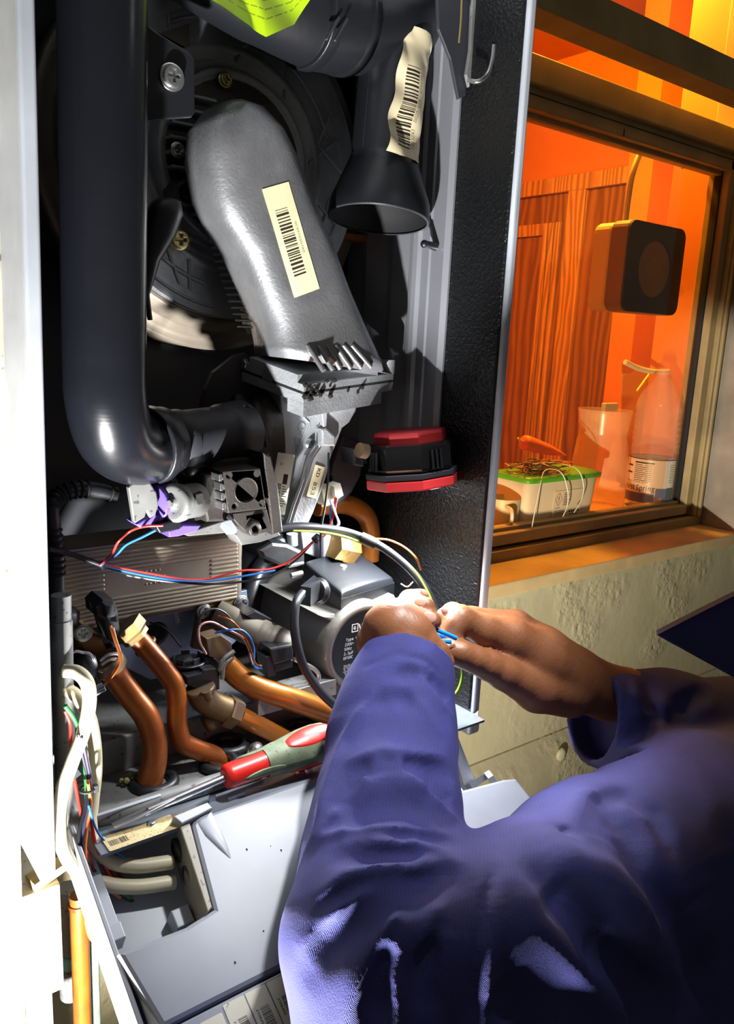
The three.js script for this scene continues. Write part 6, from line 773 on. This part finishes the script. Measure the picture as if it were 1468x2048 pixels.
function capField(caps, k) {
  const C = caps.map(([a, b]) => { const d = [b[0] - a[0], b[1] - a[1], b[2] - a[2]]; return [...a, ...d, b[3] - a[3], d[0] * d[0] + d[1] * d[1] + d[2] * d[2]]; });
  return (x, y, z) => {
    let best = 1e9;
    for (const c of C) {
      const px = x - c[0], py = y - c[1], pz = z - c[2]; let t = (px * c[4] + py * c[5] + pz * c[6]) / c[8]; t = t < 0 ? 0 : t > 1 ? 1 : t;
      const ex = px - t * c[4], ey = py - t * c[5], ez = pz - t * c[6], d = Math.sqrt(ex * ex + ey * ey + ez * ez) - c[3] - t * c[7];
      const h = k - Math.abs(best - d); best = (best < d ? best : d) - (h > 0 ? h * h / (4 * k) : 0);
    }
    return best;
  };
}
function bounds(caps, pad) { const lo = [9, 9, 9], hi = [-9, -9, -9]; for (const s of caps) for (const p of s) for (let k = 0; k < 3; k++) { lo[k] = Math.min(lo[k], p[k] - p[3] - pad); hi[k] = Math.max(hi[k], p[k] + p[3] + pad); } return [lo, hi]; }
{
  const person = thing('person', 'person in a navy blue coverall reaching in from the right with both hands', 'person');
  M.skin = mat('skin', { color: 0x8c5a3a, roughness: 0.48, map: rep(T.skinTone, 12), bumpMap: rep(T.skin, 14), bumpScale: 0.00015 });
  M.cloth = mat('navy_cotton', { color: 0x34367a, roughness: 0.85, map: rep(T.cloth, 9), bumpMap: rep(T.twill, 26), bumpScale: 0.00022, sheen: 0.2, sheenRoughness: 0.45, sheenColor: new THREE.Color(0.3, 0.3, 0.62) });
  // hands
  const lh = capField(LEFT_HAND, 0.0042), rh = capField(RIGHT_HAND, 0.005);
  const [l0, l1] = bounds(LEFT_HAND, 0.008), [r0, r1] = bounds(RIGHT_HAND, 0.008);
  // head and neck, above the shoulders and out of the picture on the right
  const hd = [0.7822, 1.4073, 0.5777];
  const headF = (x, y, z) => {
    const X = x - hd[0], Y = y - hd[1], Z = z - hd[2], el = (cx, cy, cz, a, b, c) => { const u = (X - cx) / a, v = (Y - cy) / b, w = (Z - cz) / c, l = Math.sqrt(u * u + v * v + w * w); return (l - 1) * Math.min(a, b, c); };
    const sm = (a, b, k) => { const h = Math.max(k - Math.abs(a - b), 0); return Math.min(a, b) - h * h / (4 * k); };
    let d = el(0, 0.03, 0.01, 0.077, 0.095, 0.095);                       // skull, face towards -z
    d = sm(d, el(0, -0.045, -0.03, 0.055, 0.065, 0.062), 0.03);           // jaw
    d = sm(d, el(0, -0.012, -0.098, 0.013, 0.024, 0.018), 0.012);         // nose
    d = sm(d, el(0, -0.052, -0.088, 0.024, 0.009, 0.009), 0.008);         // mouth
    for (const s of [-1, 1]) { d = sm(d, el(s * 0.078, 0, 0.012, 0.012, 0.03, 0.02), 0.008); const e = el(s * 0.032, 0.018, -0.092, 0.017, 0.011, 0.012); d = -sm(-d, e, 0.01); d = sm(d, el(s * 0.032, 0.018, -0.076, 0.013, 0.0125, 0.0125), 0.003); }
    const nx = X * 1, ny = Y + 0.13, nz = Z - 0.025; d = sm(d, Math.max(Math.sqrt(nx * nx + nz * nz) - 0.056, Math.abs(ny) - 0.08), 0.03);   // neck
    return d;
  };
  const body = merge([surfaceNets(l0, l1, 0.0021, lh), surfaceNets(r0, r1, 0.0023, rh), surfaceNets(add(hd, [-0.11, -0.23, -0.13]), add(hd, [0.11, 0.15, 0.13]), 0.006, headF)]);
  mesh('body', body, M.skin, person);
  mesh('hair', surfaceNets(add(hd, [-0.1, -0.06, -0.1]), add(hd, [0.1, 0.15, 0.13]), 0.006, (x, y, z) => { const X = x - hd[0], Y = y - hd[1], Z = z - hd[2]; return Math.max(Math.sqrt((X / 0.084) ** 2 + ((Y - 0.035) / 0.1) ** 2 + ((Z - 0.014) / 0.1) ** 2) * 0.09 - 0.09, -(Y - 0.03 + 0.55 * Math.min(Z, 0.03) + 0.02)); }), mat('hair', { color: 0x120e0c, roughness: 0.8 }), person);
  M.nail = mat('fingernail', { color: 0xd0a08c, roughness: 0.28, clearcoat: 0.4 });
  const nail = (c, w, h, ang) => { const g = new THREE.SphereGeometry(1, 20, 12).scale(w, h, 0.0022); g.rotateZ(ang); const q = new THREE.Quaternion().setFromUnitVectors(new THREE.Vector3(0, 0, 1), camDirFrom(c)); g.applyQuaternion(q); mesh('fingernail', g.translate(...c), M.nail, person); };
  const camDirFrom = c => v3([-0.5, 0.35, 0.8]).normalize();
  const onHand = (f, p, dir) => { let q = [...p]; for (let i = 0; i < 60; i++) { const d = f(...q); if (d < 0.0002) break; q = add(q, dir, d * 0.8); } return q; };
  const into = [0.5, -0.35, -0.8].map(v => v / 1.007);
  for (const [p, f, w, h, a] of [[[0.3057, 1.3256, 0.3847], lh, 0.006, 0.0046, -0.25], [[0.3039, 1.3161, 0.3989], lh, 0.0062, 0.0056, -0.5], [[0.3414, 1.3099, 0.3779], rh, 0.004, 0.003, -0.6], [[0.3215, 1.3277, 0.3705], lh, 0.003, 0.004, 0.6]]) { const q = onHand(f, p, v3(p).sub(camera.position).normalize().toArray()); nail(q, w, h, a); }
  // jacket of the coverall: sleeves and back in one cloth, with its folds
  const base = capField(JACKET, 0.018);
  const FS = FOLDS.map(([h, w, pts]) => { const b = [[9, 9, 9], [-9, -9, -9]]; for (const p of pts) for (let k = 0; k < 3; k++) { b[0][k] = Math.min(b[0][k], p[k] - w * 2.4); b[1][k] = Math.max(b[1][k], p[k] + w * 2.4); } return [h, w, pts, b]; });
  const fold = (x, y, z) => {
    let s = 0;
    for (const [h, w, pts, b] of FS) {
      if (x < b[0][0] || y < b[0][1] || z < b[0][2] || x > b[1][0] || y > b[1][1] || z > b[1][2]) continue;
      let m = 1e9, tt = 0; const n = pts.length - 1;
      for (let i = 0; i < n; i++) { const p = pts[i], q = pts[i + 1], dx = q[0] - p[0], dy = q[1] - p[1], dz = q[2] - p[2], L = dx * dx + dy * dy + dz * dz; let t = ((x - p[0]) * dx + (y - p[1]) * dy + (z - p[2]) * dz) / L; t = t < 0 ? 0 : t > 1 ? 1 : t; const a = x - p[0] - t * dx, bb = y - p[1] - t * dy, c = z - p[2] - t * dz, d = a * a + bb * bb + c * c; if (d < m) { m = d; tt = (i + t) / n; } }
      const e = Math.min(1, tt * 5, (1 - tt) * 5), u = m / (w * w); if (u < 6) s += h * (h > 0 ? Math.exp(0.25 - 1.35 * Math.sqrt(u + 0.035)) : Math.exp(-u)) * (0.35 + 0.65 * e);
    }
    return s;
  };
  const n3 = (x, y, z) => vnoise(x * 38 + z * 20, y * 38 - z * 14, 4096, 5) - 0.5;
  const jacket = (x, y, z) => {
    let d = base(x, y, z); if (Math.abs(d) < 0.035) d -= fold(x, y, z) + 0.0022 * n3(x, y, z);
    return d;
  };
  // hollow the cuffs: cut along the sleeve axis and leave an open mouth
  const cut = (a, b) => { const n = v3(a).sub(v3(b)).normalize(); return (x, y, z) => (x - a[0]) * n.x + (y - a[1]) * n.y + (z - a[2]) * n.z; };
  const S0 = JACKET[0], R0 = JACKET.find(s => Math.abs(s[0][0] - JACKET_RIGHT[0]) < 1e-3);
  const cl = cut(S0[0], S0[1]), cr = cut(R0[0], R0[1]);
  const nearL = (x, y, z) => Math.hypot(x - S0[0][0], y - S0[0][1], z - S0[0][2]) < 0.085, nearR = (x, y, z) => Math.hypot(x - R0[0][0], y - R0[0][1], z - R0[0][2]) < 0.1;
  const F = (x, y, z) => {
    let d = jacket(x, y, z);
    if (nearL(x, y, z)) { d = Math.max(d, cl(x, y, z)); const inner = base(x, y, z) + 0.0075; if (cl(x, y, z) > -0.03) d = Math.max(d, -Math.max(inner, -cl(x, y, z) - 0.025)); }
    if (nearR(x, y, z)) { d = Math.max(d, cr(x, y, z)); const inner = base(x, y, z) + 0.0075; if (cr(x, y, z) > -0.03) d = Math.max(d, -Math.max(inner, -cr(x, y, z) - 0.025)); }
    return d;
  };
  const [j0, j1] = bounds(JACKET, 0.012); j0[1] = 0.84; j1[0] = Math.min(j1[0], 0.84); j1[2] = Math.min(j1[2], 0.86);
  mesh('coverall_jacket', surfaceNets(j0, j1, 0.0026, F), M.cloth, person);
  // collar standing at the neck
  mesh('collar', prism([[0.467, 1.3073, 0.5155], [0.4771, 1.3003, 0.5252], [0.5188, 1.2783, 0.5443], [0.54, 1.2634, 0.5584], [0.6349, 1.2149, 0.5939], [0.6487, 1.3586, 0.565], [0.5474, 1.3407, 0.5429], [0.5079, 1.3247, 0.5295]], [0.008, 0.001, -0.006]), M.cloth, person);
  // trousers and boots, down to the yard
  const G = -0.3, hip = TORSO.t3, L = s => [[[hip[0] + s * 0.09, hip[1] - 0.05, hip[2], 0.115], [hip[0] + s * 0.12, 0.2, hip[2] - 0.03, 0.085]], [[hip[0] + s * 0.12, 0.2, hip[2] - 0.03, 0.085], [hip[0] + s * 0.13, G + 0.1, hip[2] + 0.05, 0.075]]];
  const TR = [[TORSO.t1, TORSO.t2], [TORSO.t2, TORSO.t3], [[hip[0] - 0.05, hip[1], hip[2], 0.165], [hip[0] + 0.05, hip[1] - 0.02, hip[2], 0.165]], ...L(-1), ...L(1)];
  const [t0, t1] = bounds(TR, 0.03); mesh('coverall_trousers', surfaceNets(t0, t1, 0.012, capField(TR, 0.04)), M.cloth, person);
  for (const s of [-1, 1]) { const x = hip[0] + s * 0.13, z = hip[2]; mesh('boot', loft([[-0.14, 0.03, 0.03], [-0.11, 0.045, 0.04], [-0.04, 0.05, 0.055], [0.04, 0.045, 0.1], [0.1, 0.04, 0.1], [0.12, 0.02, 0.06]].map(([dz, w, h]) => ({ c: [x, G + h, z + 0.03 + dz], u: [w, 0, 0], w: [0, h, 0], e: 3 })), 24), M.black, person); }
}
{ // blue sleeves held between the hands
  const b = thing('blue_plastic_sleeve', 'upper bright blue plastic sleeve between the fingertips of both hands', 'plastic sleeve');
  mesh('sleeve', tube([[0.3276, 1.2854, 0.3675], [0.3349, 1.2858, 0.3731], [0.3449, 1.2843, 0.3773]], 0.0021, 12, 12), M.blueBright, b);
  const c = thing('blue_plastic_sleeve', 'lower bright blue plastic sleeve running to the tip of the right thumb', 'plastic sleeve'); mesh('sleeve', tube([[0.3228, 1.2848, 0.373], [0.3313, 1.2835, 0.38], [0.3447, 1.2814, 0.3858]], 0.0021, 12, 12), M.blueBright, c);
  const d = thing('blue_plastic_sleeve', 'slanting bright blue plastic sleeve end under the right index finger', 'plastic sleeve'); mesh('sleeve', tube([[0.3326, 1.2929, 0.3784], [0.3398, 1.2894, 0.3823], [0.3514, 1.2833, 0.3853]], 0.0021, 12, 12), M.blueBright, d);
}


// ---------- things behind the window ----------
{
  M.clearPlastic = mat('clear_plastic', { color: 0xfff4e2, roughness: 0.08, transmission: 0.82, thickness: 0, ior: 1.35 });
  M.jug = mat('jug_plastic', { color: 0xffe8c0, roughness: 0.25, transmission: 0.7, thickness: 0, ior: 1.35 });
  const YB = 1.195;
  const b = thing('water_bottle', 'clear ribbed plastic water bottle with a white and purple label behind the window', 'bottle');
  const bp = [1.5028, 1.195, -0.1698], up = [bp[0], 3, bp[2]], R = 0.052;
  const prof = [[0, 0.002], [R * 0.8, 0], [R, 0.008], [R, 0.118]];
  for (let k = 0; k < 8; k++) prof.push([R * 0.95, 0.124 + k * 0.0135], [R, 0.13 + k * 0.0135]);
  prof.push([R * 0.98, 0.236], [R * 0.8, 0.262], [R * 0.45, 0.288], [0.014, 0.3], [0.014, 0.318]);
  mesh('shell', lathe(bp, up, prof, 48), M.clearPlastic, b);
  mesh('neck_ring', lathe(bp, up, [[0.014, 0.304], [0.0165, 0.305], [0.0165, 0.308], [0.014, 0.309]], 24), M.clearPlastic, b);
  const lt = printMat(1024, 384, (g, w, h) => {
    g.fillStyle = '#d9c8b4'; g.fillRect(0, 0, w, h); g.fillStyle = '#2a2a30'; g.fillRect(0, 0, w, 6);
    for (let q = 0; q < 2; q++) { const x = q * 512; g.fillStyle = '#51466e'; g.fillRect(x, 290, 250, 80); g.fillStyle = '#5d6390'; g.fillRect(x + 256, 240, 170, 130); g.fillStyle = '#4c5a3c'; g.fillRect(x + 340, 235, 70, 90); g.fillStyle = '#e3b36a'; g.fillRect(x + 250, 320, 60, 50); g.fillStyle = '#2c2620'; g.font = 'bold 62px sans-serif'; g.fillText('Hurst Spring', x - 10, 270, 262); g.font = '18px sans-serif'; g.fillText('NATURAL MINERAL WATER', x + 20, 205, 180); for (let k = 0; k < 9; k++) { g.fillRect(x + 90, 52 + k * 16, 60 + (k * 29) % 40, 5); g.fillRect(x + 170, 52 + k * 16, 46, 5); } g.fillRect(x + 90, 28, 140, 12); g.fillRect(x + 10, 60, 60, 14); g.fillRect(x + 10, 120, 60, 14); g.fillStyle = '#7d9a4a'; for (let k = 0; k < 9; k++) g.fillRect(x + 350, 40 + k * 18, 50, 7); }
  }, { roughness: 0.4 });
  mesh('label', [new THREE.CylinderGeometry(R + 0.0006, R + 0.0006, 0.104, 48, 1, true).rotateY(-2.31).translate(bp[0], YB + 0.064, bp[2]), new THREE.CylinderGeometry(R + 0.0002, R + 0.0002, 0.104, 48, 1, true).rotateY(-2.31).translate(bp[0], YB + 0.064, bp[2])], lt, b, true);
  const st = thing('drinking_straw', 'bright yellow stick leaning behind the bottle neck', 'stick');
  mesh('stick', cyl([1.5585, 1.4541, -0.27], [1.6139, 1.5072, -0.27], 0.0028, 0.0028, 10), mat('straw_yellow', { color: 0xf0e040, roughness: 0.5 }), st);
  const j = thing('water_jug', 'cloudy clear plastic jug standing between the tub and the bottle', 'jug');
  const jp = [1.382, 1.195, -0.2261], ju = [jp[0], 3, jp[2]];
  mesh('shell', lathe(jp, ju, [[0, 0.003], [0.058, 0], [0.064, 0.006], [0.062, 0.1], [0.056, 0.15], [0.053, 0.165], [0.054, 0.172], [0.058, 0.212], [0.06, 0.222], [0.058, 0.222]], 48), M.jug, j);
  mesh('lid_tab', bx(jp[0] - 0.005, jp[0] + 0.045, YB + 0.216, YB + 0.236, jp[2] - 0.01, jp[2] + 0.002, 0.003), M.cream, j);
  const c = thing('display_card', 'plain yellowed card leaning behind the water bottle', 'card');
  mesh('card', prism([[1.617, 1.522, -0.36], [1.6725, 1.1588, -0.36], [1.912, 1.1382, -0.36], [1.8609, 1.496, -0.36]], [0, 0, -0.003]), mat('card', { color: 0xd9bf80, roughness: 0.8 }), c);
  // tub with a green lid
  const t = thing('plastic_tub', 'white plastic tub with a green lid and a printed hazard label', 'tub');
  const a = [1.0363, 1.195, -0.131], r = [1.2505, 1.195, -0.132], ex = v3(r).sub(v3(a)), W = ex.length(); ex.normalize(); const ez = new THREE.Vector3(-ex.z, 0, ex.x);   // ez points away from the camera or toward it
  const zz = ez.z > 0 ? ez.clone().negate() : ez, H = 0.094, Dp = 0.09;
  const pt = (x, y, z) => [a[0] + ex.x * x + zz.x * z, YB + y, a[2] + ex.z * x + zz.z * z];
  const sec = (y, g) => ({ c: pt(W / 2, y, Dp / 2), u: [ex.x * (W / 2 + g), 0, ex.z * (W / 2 + g)], w: [zz.x * (Dp / 2 + g), 0, zz.z * (Dp / 2 + g)], e: 9 });
  mesh('body', loft([sec(0, -0.006), sec(0.004, -0.003), sec(H, 0.004)], 48), mat('tub_plastic', { color: 0xe6e2d6, roughness: 0.4 }), t);
  mesh('lid', loft([sec(H, 0.008), sec(H + 0.001, 0.0105), sec(H + 0.009, 0.0105), sec(H + 0.012, 0.006), sec(H + 0.011, -0.004)], 48), mat('green_lid', { color: 0x4e9a1e, roughness: 0.4 }), t);
  const hl = printMat(512, 320, (g, w, h) => { g.fillStyle = '#dedad0'; g.fillRect(0, 0, w, h); g.strokeStyle = '#b23a2a'; g.lineWidth = 7; g.beginPath(); g.moveTo(90, 20); g.lineTo(150, 90); g.lineTo(90, 160); g.lineTo(30, 90); g.closePath(); g.stroke(); g.fillStyle = '#1d1b18'; g.fillRect(84, 60, 12, 42); g.fillRect(84, 110, 12, 12); g.font = 'bold 20px sans-serif'; g.fillText('DANGER', 44, 190); for (let k = 0; k < 8; k++) g.fillRect(180, 26 + k * 18, 60 + (k * 37) % 50, 7); for (let k = 0; k < 6; k++) g.fillRect(30, 210 + k * 16, 180 + (k * 53) % 70, 5); for (let k = 0; k < 5; k++) g.fillRect(300 + k * 40, 220, 26, 26); g.fillRect(320, 262, 150, 10); });
  const zf = (y) => -(-0.006 + 0.01 * (y / H));
  sticker('hazard_label', pt(W * 0.56, 0.042, -0.0015), [ex.x, 0, ex.z], [0, 1, 0.05], 0.088, 0.062, 0.0004, hl, t, 0.001);
  const pile = thing('wire_tangle', 'tangled heap of gold and brown wires on the green tub lid', 'wire tangle');
  const wm = [mat('gold_wire', { color: 0xa9792c, metalness: 0.6, roughness: 0.35 }), mat('brown_lead', { color: 0x4a2f16, roughness: 0.5 }), mat('dark_lead', { color: 0x2b1c10, roughness: 0.5 })];
  for (let k = 0; k < 26; k++) { const x0 = rr(-0.02, 0.09), z0 = rr(0.005, 0.07); const ps = Array.from({ length: 7 }, (_, i) => pt(x0 + 0.028 * Math.sin(i * 1.1 + k) + i * 0.006, H + 0.0145 + Math.max(0, 0.022 * Math.sin(i * 0.55 + k * 0.3) * rr(0.3, 1)), z0 + 0.014 * Math.cos(i * 1.3 + k * 2))); mesh('wire', tube(ps, rr(0.0008, 0.0016), 36, 6), wm[k % 3], pile); }
  const cr = thing('carrot', 'small orange carrot lying behind the wire tangle', 'carrot');
  const ca = [1.2004, 1.3413, -0.3], ce = [1.3381, 1.3077, -0.3], cL = v3(ca).distanceTo(v3(ce));
  mesh('root', lathe(ca, ce, [[0, 0], [0.01, 0.001], [0.0165, 0.006], [0.0172, 0.016], [0.013, cL * 0.6], [0.006, cL * 0.92], [0.0015, cL * 1.1], [0, cL * 1.12]], 24), mat('carrot', { color: 0xe0701a, roughness: 0.55 }), cr);
  mesh('stalk', tube([ca, add(ca, [-0.012, 0.004, 0.002]), add(ca, [-0.02, 0.01, 0.002])], 0.0025, 8, 8), M.cream, cr);
  mesh('tray', bx(ca[0] - 0.03, ce[0] + 0.02, YB, Math.min(ca[1], ce[1]) - 0.016, ca[2] - 0.02, ca[2] + 0.02, 0.004), M.woodDark, thing('wooden_block', 'dark wooden block under the carrot', 'block'));
  const m = thing('mug', 'plain cream mug at the left end of the window board', 'mug');
  const mp = [1.0122, 1.195, -0.1707];
  mesh('cup', lathe(mp, [mp[0], 3, mp[2]], [[0, 0], [0.026, 0], [0.03, 0.004], [0.033, 0.062], [0.031, 0.062], [0.028, 0.006], [0, 0.005]], 32), M.cream, m);
  mesh('handle', tube([[mp[0] - 0.02, YB + 0.05, mp[2] + 0.026], [mp[0] - 0.025, YB + 0.045, mp[2] + 0.045], [mp[0] - 0.024, YB + 0.02, mp[2] + 0.044], [mp[0] - 0.02, YB + 0.014, mp[2] + 0.026]], 0.004, 20, 8), M.cream, m);
  const w1 = thing('white_lead', 'thin white lead looping over the front of the tub', 'lead');
  mesh('lead', tube([pt(-0.018, 0.002, -0.03), pt(-0.012, 0.03, -0.028), pt(0.01, 0.085, -0.018), pt(0.045, H + 0.024, 0.0), pt(0.075, H + 0.02, -0.012), pt(0.092, 0.08, -0.02), pt(0.096, 0.045, -0.021), pt(0.084, 0.025, -0.022)], 0.001, 60, 8), M.cream, w1);
  const w2 = thing('white_lead', 'thin white lead hanging over the right corner of the tub', 'lead');
  mesh('lead', tube([pt(0.03, H + 0.034, 0.02), pt(0.085, H + 0.034, 0.01), pt(0.13, H + 0.02, -0.012), pt(0.142, 0.08, -0.021), pt(0.136, 0.05, -0.022), pt(0.118, 0.03, -0.022)], 0.001, 50, 8), M.cream, w2);
  // square unit stuck inside the glass
  const u = thing('square_wall_unit', 'square cream unit with a black front and round disc hanging inside the window', 'wall unit');
  const q0 = [1.2984, 1.7087, -0.16], q1 = [1.5027, 1.726, -0.16], yt = [1.3723, 1.8096, -0.16][1], yb = [1.4102, 1.6273, -0.16][1];
  const rect = (x0, x1, y0, y1, r) => { const p = [], cs = [[x1 - r, y1 - r, 0], [x0 + r, y1 - r, 90], [x0 + r, y0 + r, 180], [x1 - r, y0 + r, 270]]; for (const [cx, cy, a0] of cs) for (let k = 0; k <= 5; k++) { const t = (a0 + k * 18) * Math.PI / 180; p.push([cx + r * Math.cos(t), cy + r * Math.sin(t)]); } return p; };
  const cxx = (q0[0] + q1[0]) / 2, cyy = (yt + yb) / 2;
  mesh('back_shell', extr(rect(q0[0] + 0.002, q1[0] - 0.002, yb + 0.002, yt - 0.002, 0.022), -0.245, -0.2, 0.006), M.cream, u);
  mesh('front_shell', extr(rect(q0[0], q1[0], yb, yt, 0.022), -0.2, -0.158, 0.003), mat('olive_grey', { color: 0x6b5a34, roughness: 0.4 }), u);
  mesh('front_plate', extr(rect(q0[0] + 0.001, q1[0] - 0.001, yb + 0.001, yt - 0.001, 0.021), -0.158, -0.154, 0.0008, [circlePts(cxx, cyy, 0.058, 40)]), M.blackMatt, u);
  mesh('disc', lathe([cxx, cyy, -0.1595], [cxx, cyy, 1], [[0, 0.0012], [0.03, 0.0016], [0.057, 0.003], [0.058, 0]], 40), mat('disc_beige', { color: 0x7a6238, roughness: 0.25, metalness: 0.3 }), u);
  const k1 = thing('cream_cable', 'cream cable rising from the square unit and along the window head', 'cable');
  mesh('sheath', tube([[1.3436, 1.8064, -0.2], [1.3449, 1.8539, -0.2], [1.3517, 1.9085, -0.2], [1.3772, 1.9562, -0.2], [1.3733, 1.9558, -0.175], [1.4391, 1.9505, -0.17], [1.5175, 1.9411, -0.17], [1.5879, 1.9406, -0.17], [1.6381, 1.9165, -0.17], [1.6581, 1.8818, -0.17], [1.6622, 1.8172, -0.17], [1.6671, 1.6729, -0.17], [1.665, 1.5697, -0.17], [1.6538, 1.534, -0.18], [1.6278, 1.5114, -0.2], [1.5673, 1.5025, -0.22], [1.5158, 1.5076, -0.24], [1.4688, 1.5223, -0.25]], 0.0062, 140, 12), M.cream, k1);
  for (const p of [[1.4729, 1.9395, -0.165], [1.6349, 1.8869, -0.165], [1.6199, 1.7142, -0.165]]) mesh('cable_clip', new THREE.TorusGeometry(0.0085, 0.002, 8, 16).rotateY(0.6).translate(...p), M.cream, k1);
}
// ---------- torches that light the job, on stands outside the picture ----------
function torchOnStand(label, pos, aim, spread, col) {
  const t = thing('torch', label, 'torch');
  const d = v3(aim).sub(v3(pos)).normalize().toArray(), b = add(pos, d, -0.012), k = add(pos, d, -0.11);
  mesh('barrel', lathe(k, b, [[0, 0], [0.014, 0], [0.015, 0.004], [0.015, 0.06], [0.02, 0.075], [0.022, 0.096], [0.019, 0.098], [0.019, 0.092], [0, 0.092]], 28), M.black, t);
  mesh('lens', lathe(add(b, d, -0.004), pos, [[0, 0.002], [0.0188, 0.002], [0.0188, 0]], 28), mat('torch_lens', { color: 0xffffff, emissive: col, emissiveIntensity: 5 }), t);
  mesh('pole', cyl([k[0], -0.3, k[2]], [k[0], k[1], k[2]], 0.007, 0.007, 12), M.black, t);
  for (let i = 0; i < 3; i++) { const a = i * 2.094 + spread; mesh('leg', cyl([k[0], 0.05, k[2]], [k[0] + 0.22 * Math.cos(a), -0.295, k[2] + 0.22 * Math.sin(a)], 0.006, 0.006, 10), M.black, t); }
}
torchOnStand('LED torch on a low stand shining up at the boiler from the left', TORCH, TORCH_AIM, 0.4, new THREE.Color(1, 0.985, 0.97));
{
  const c = thing('clip_lamp', 'black clip-on gooseneck LED lamp on the top edge of the boiler casing', 'clip lamp');
  const d = v3(CLIP_AIM).sub(v3(CLIP)).normalize().toArray(), b = add(CLIP, d, -0.012), k = add(CLIP, d, -0.06);
  mesh('head', lathe(k, b, [[0, 0], [0.016, 0], [0.019, 0.004], [0.024, 0.044], [0.021, 0.047], [0.02, 0.043], [0, 0.043]], 28), M.black, c);
  mesh('lens', lathe(add(b, d, -0.004), CLIP, [[0, 0.002], [0.0198, 0.002], [0.0198, 0]], 28), mat('clip_lens', { color: 0xffffff, emissive: new THREE.Color(0.97, 0.98, 1), emissiveIntensity: 5 }), c);
  mesh('gooseneck', tube([k, add(k, [0, 0.04, -0.01]), [0.34, 1.97, 0.48], [0.34, 1.95, 0.37], [0.34, 1.9, 0.33]], 0.006, 40, 10), M.black, c);
  mesh('clamp', bx(0.325, 0.355, 1.862, 1.905, 0.3, 0.352, 0.003), M.black, c);
}

// ---------- set every thing on its own base ----------
for (const o of [...scene.children]) {
  if (!(o.isGroup || o.isMesh) || o.userData.noBase) continue;
  const b = new THREE.Box3().setFromObject(o); if (b.isEmpty()) continue;
  const c = [(b.min.x + b.max.x) / 2, b.min.y, (b.min.z + b.max.z) / 2];
  if (o.isMesh) { o.geometry.translate(-c[0], -c[1], -c[2]); for (const k of o.children) k.position.sub(v3(c)); }
  else for (const k of o.children) k.position.sub(v3(c));
  o.position.add(v3(c));
}
renderer.render(scene, camera);
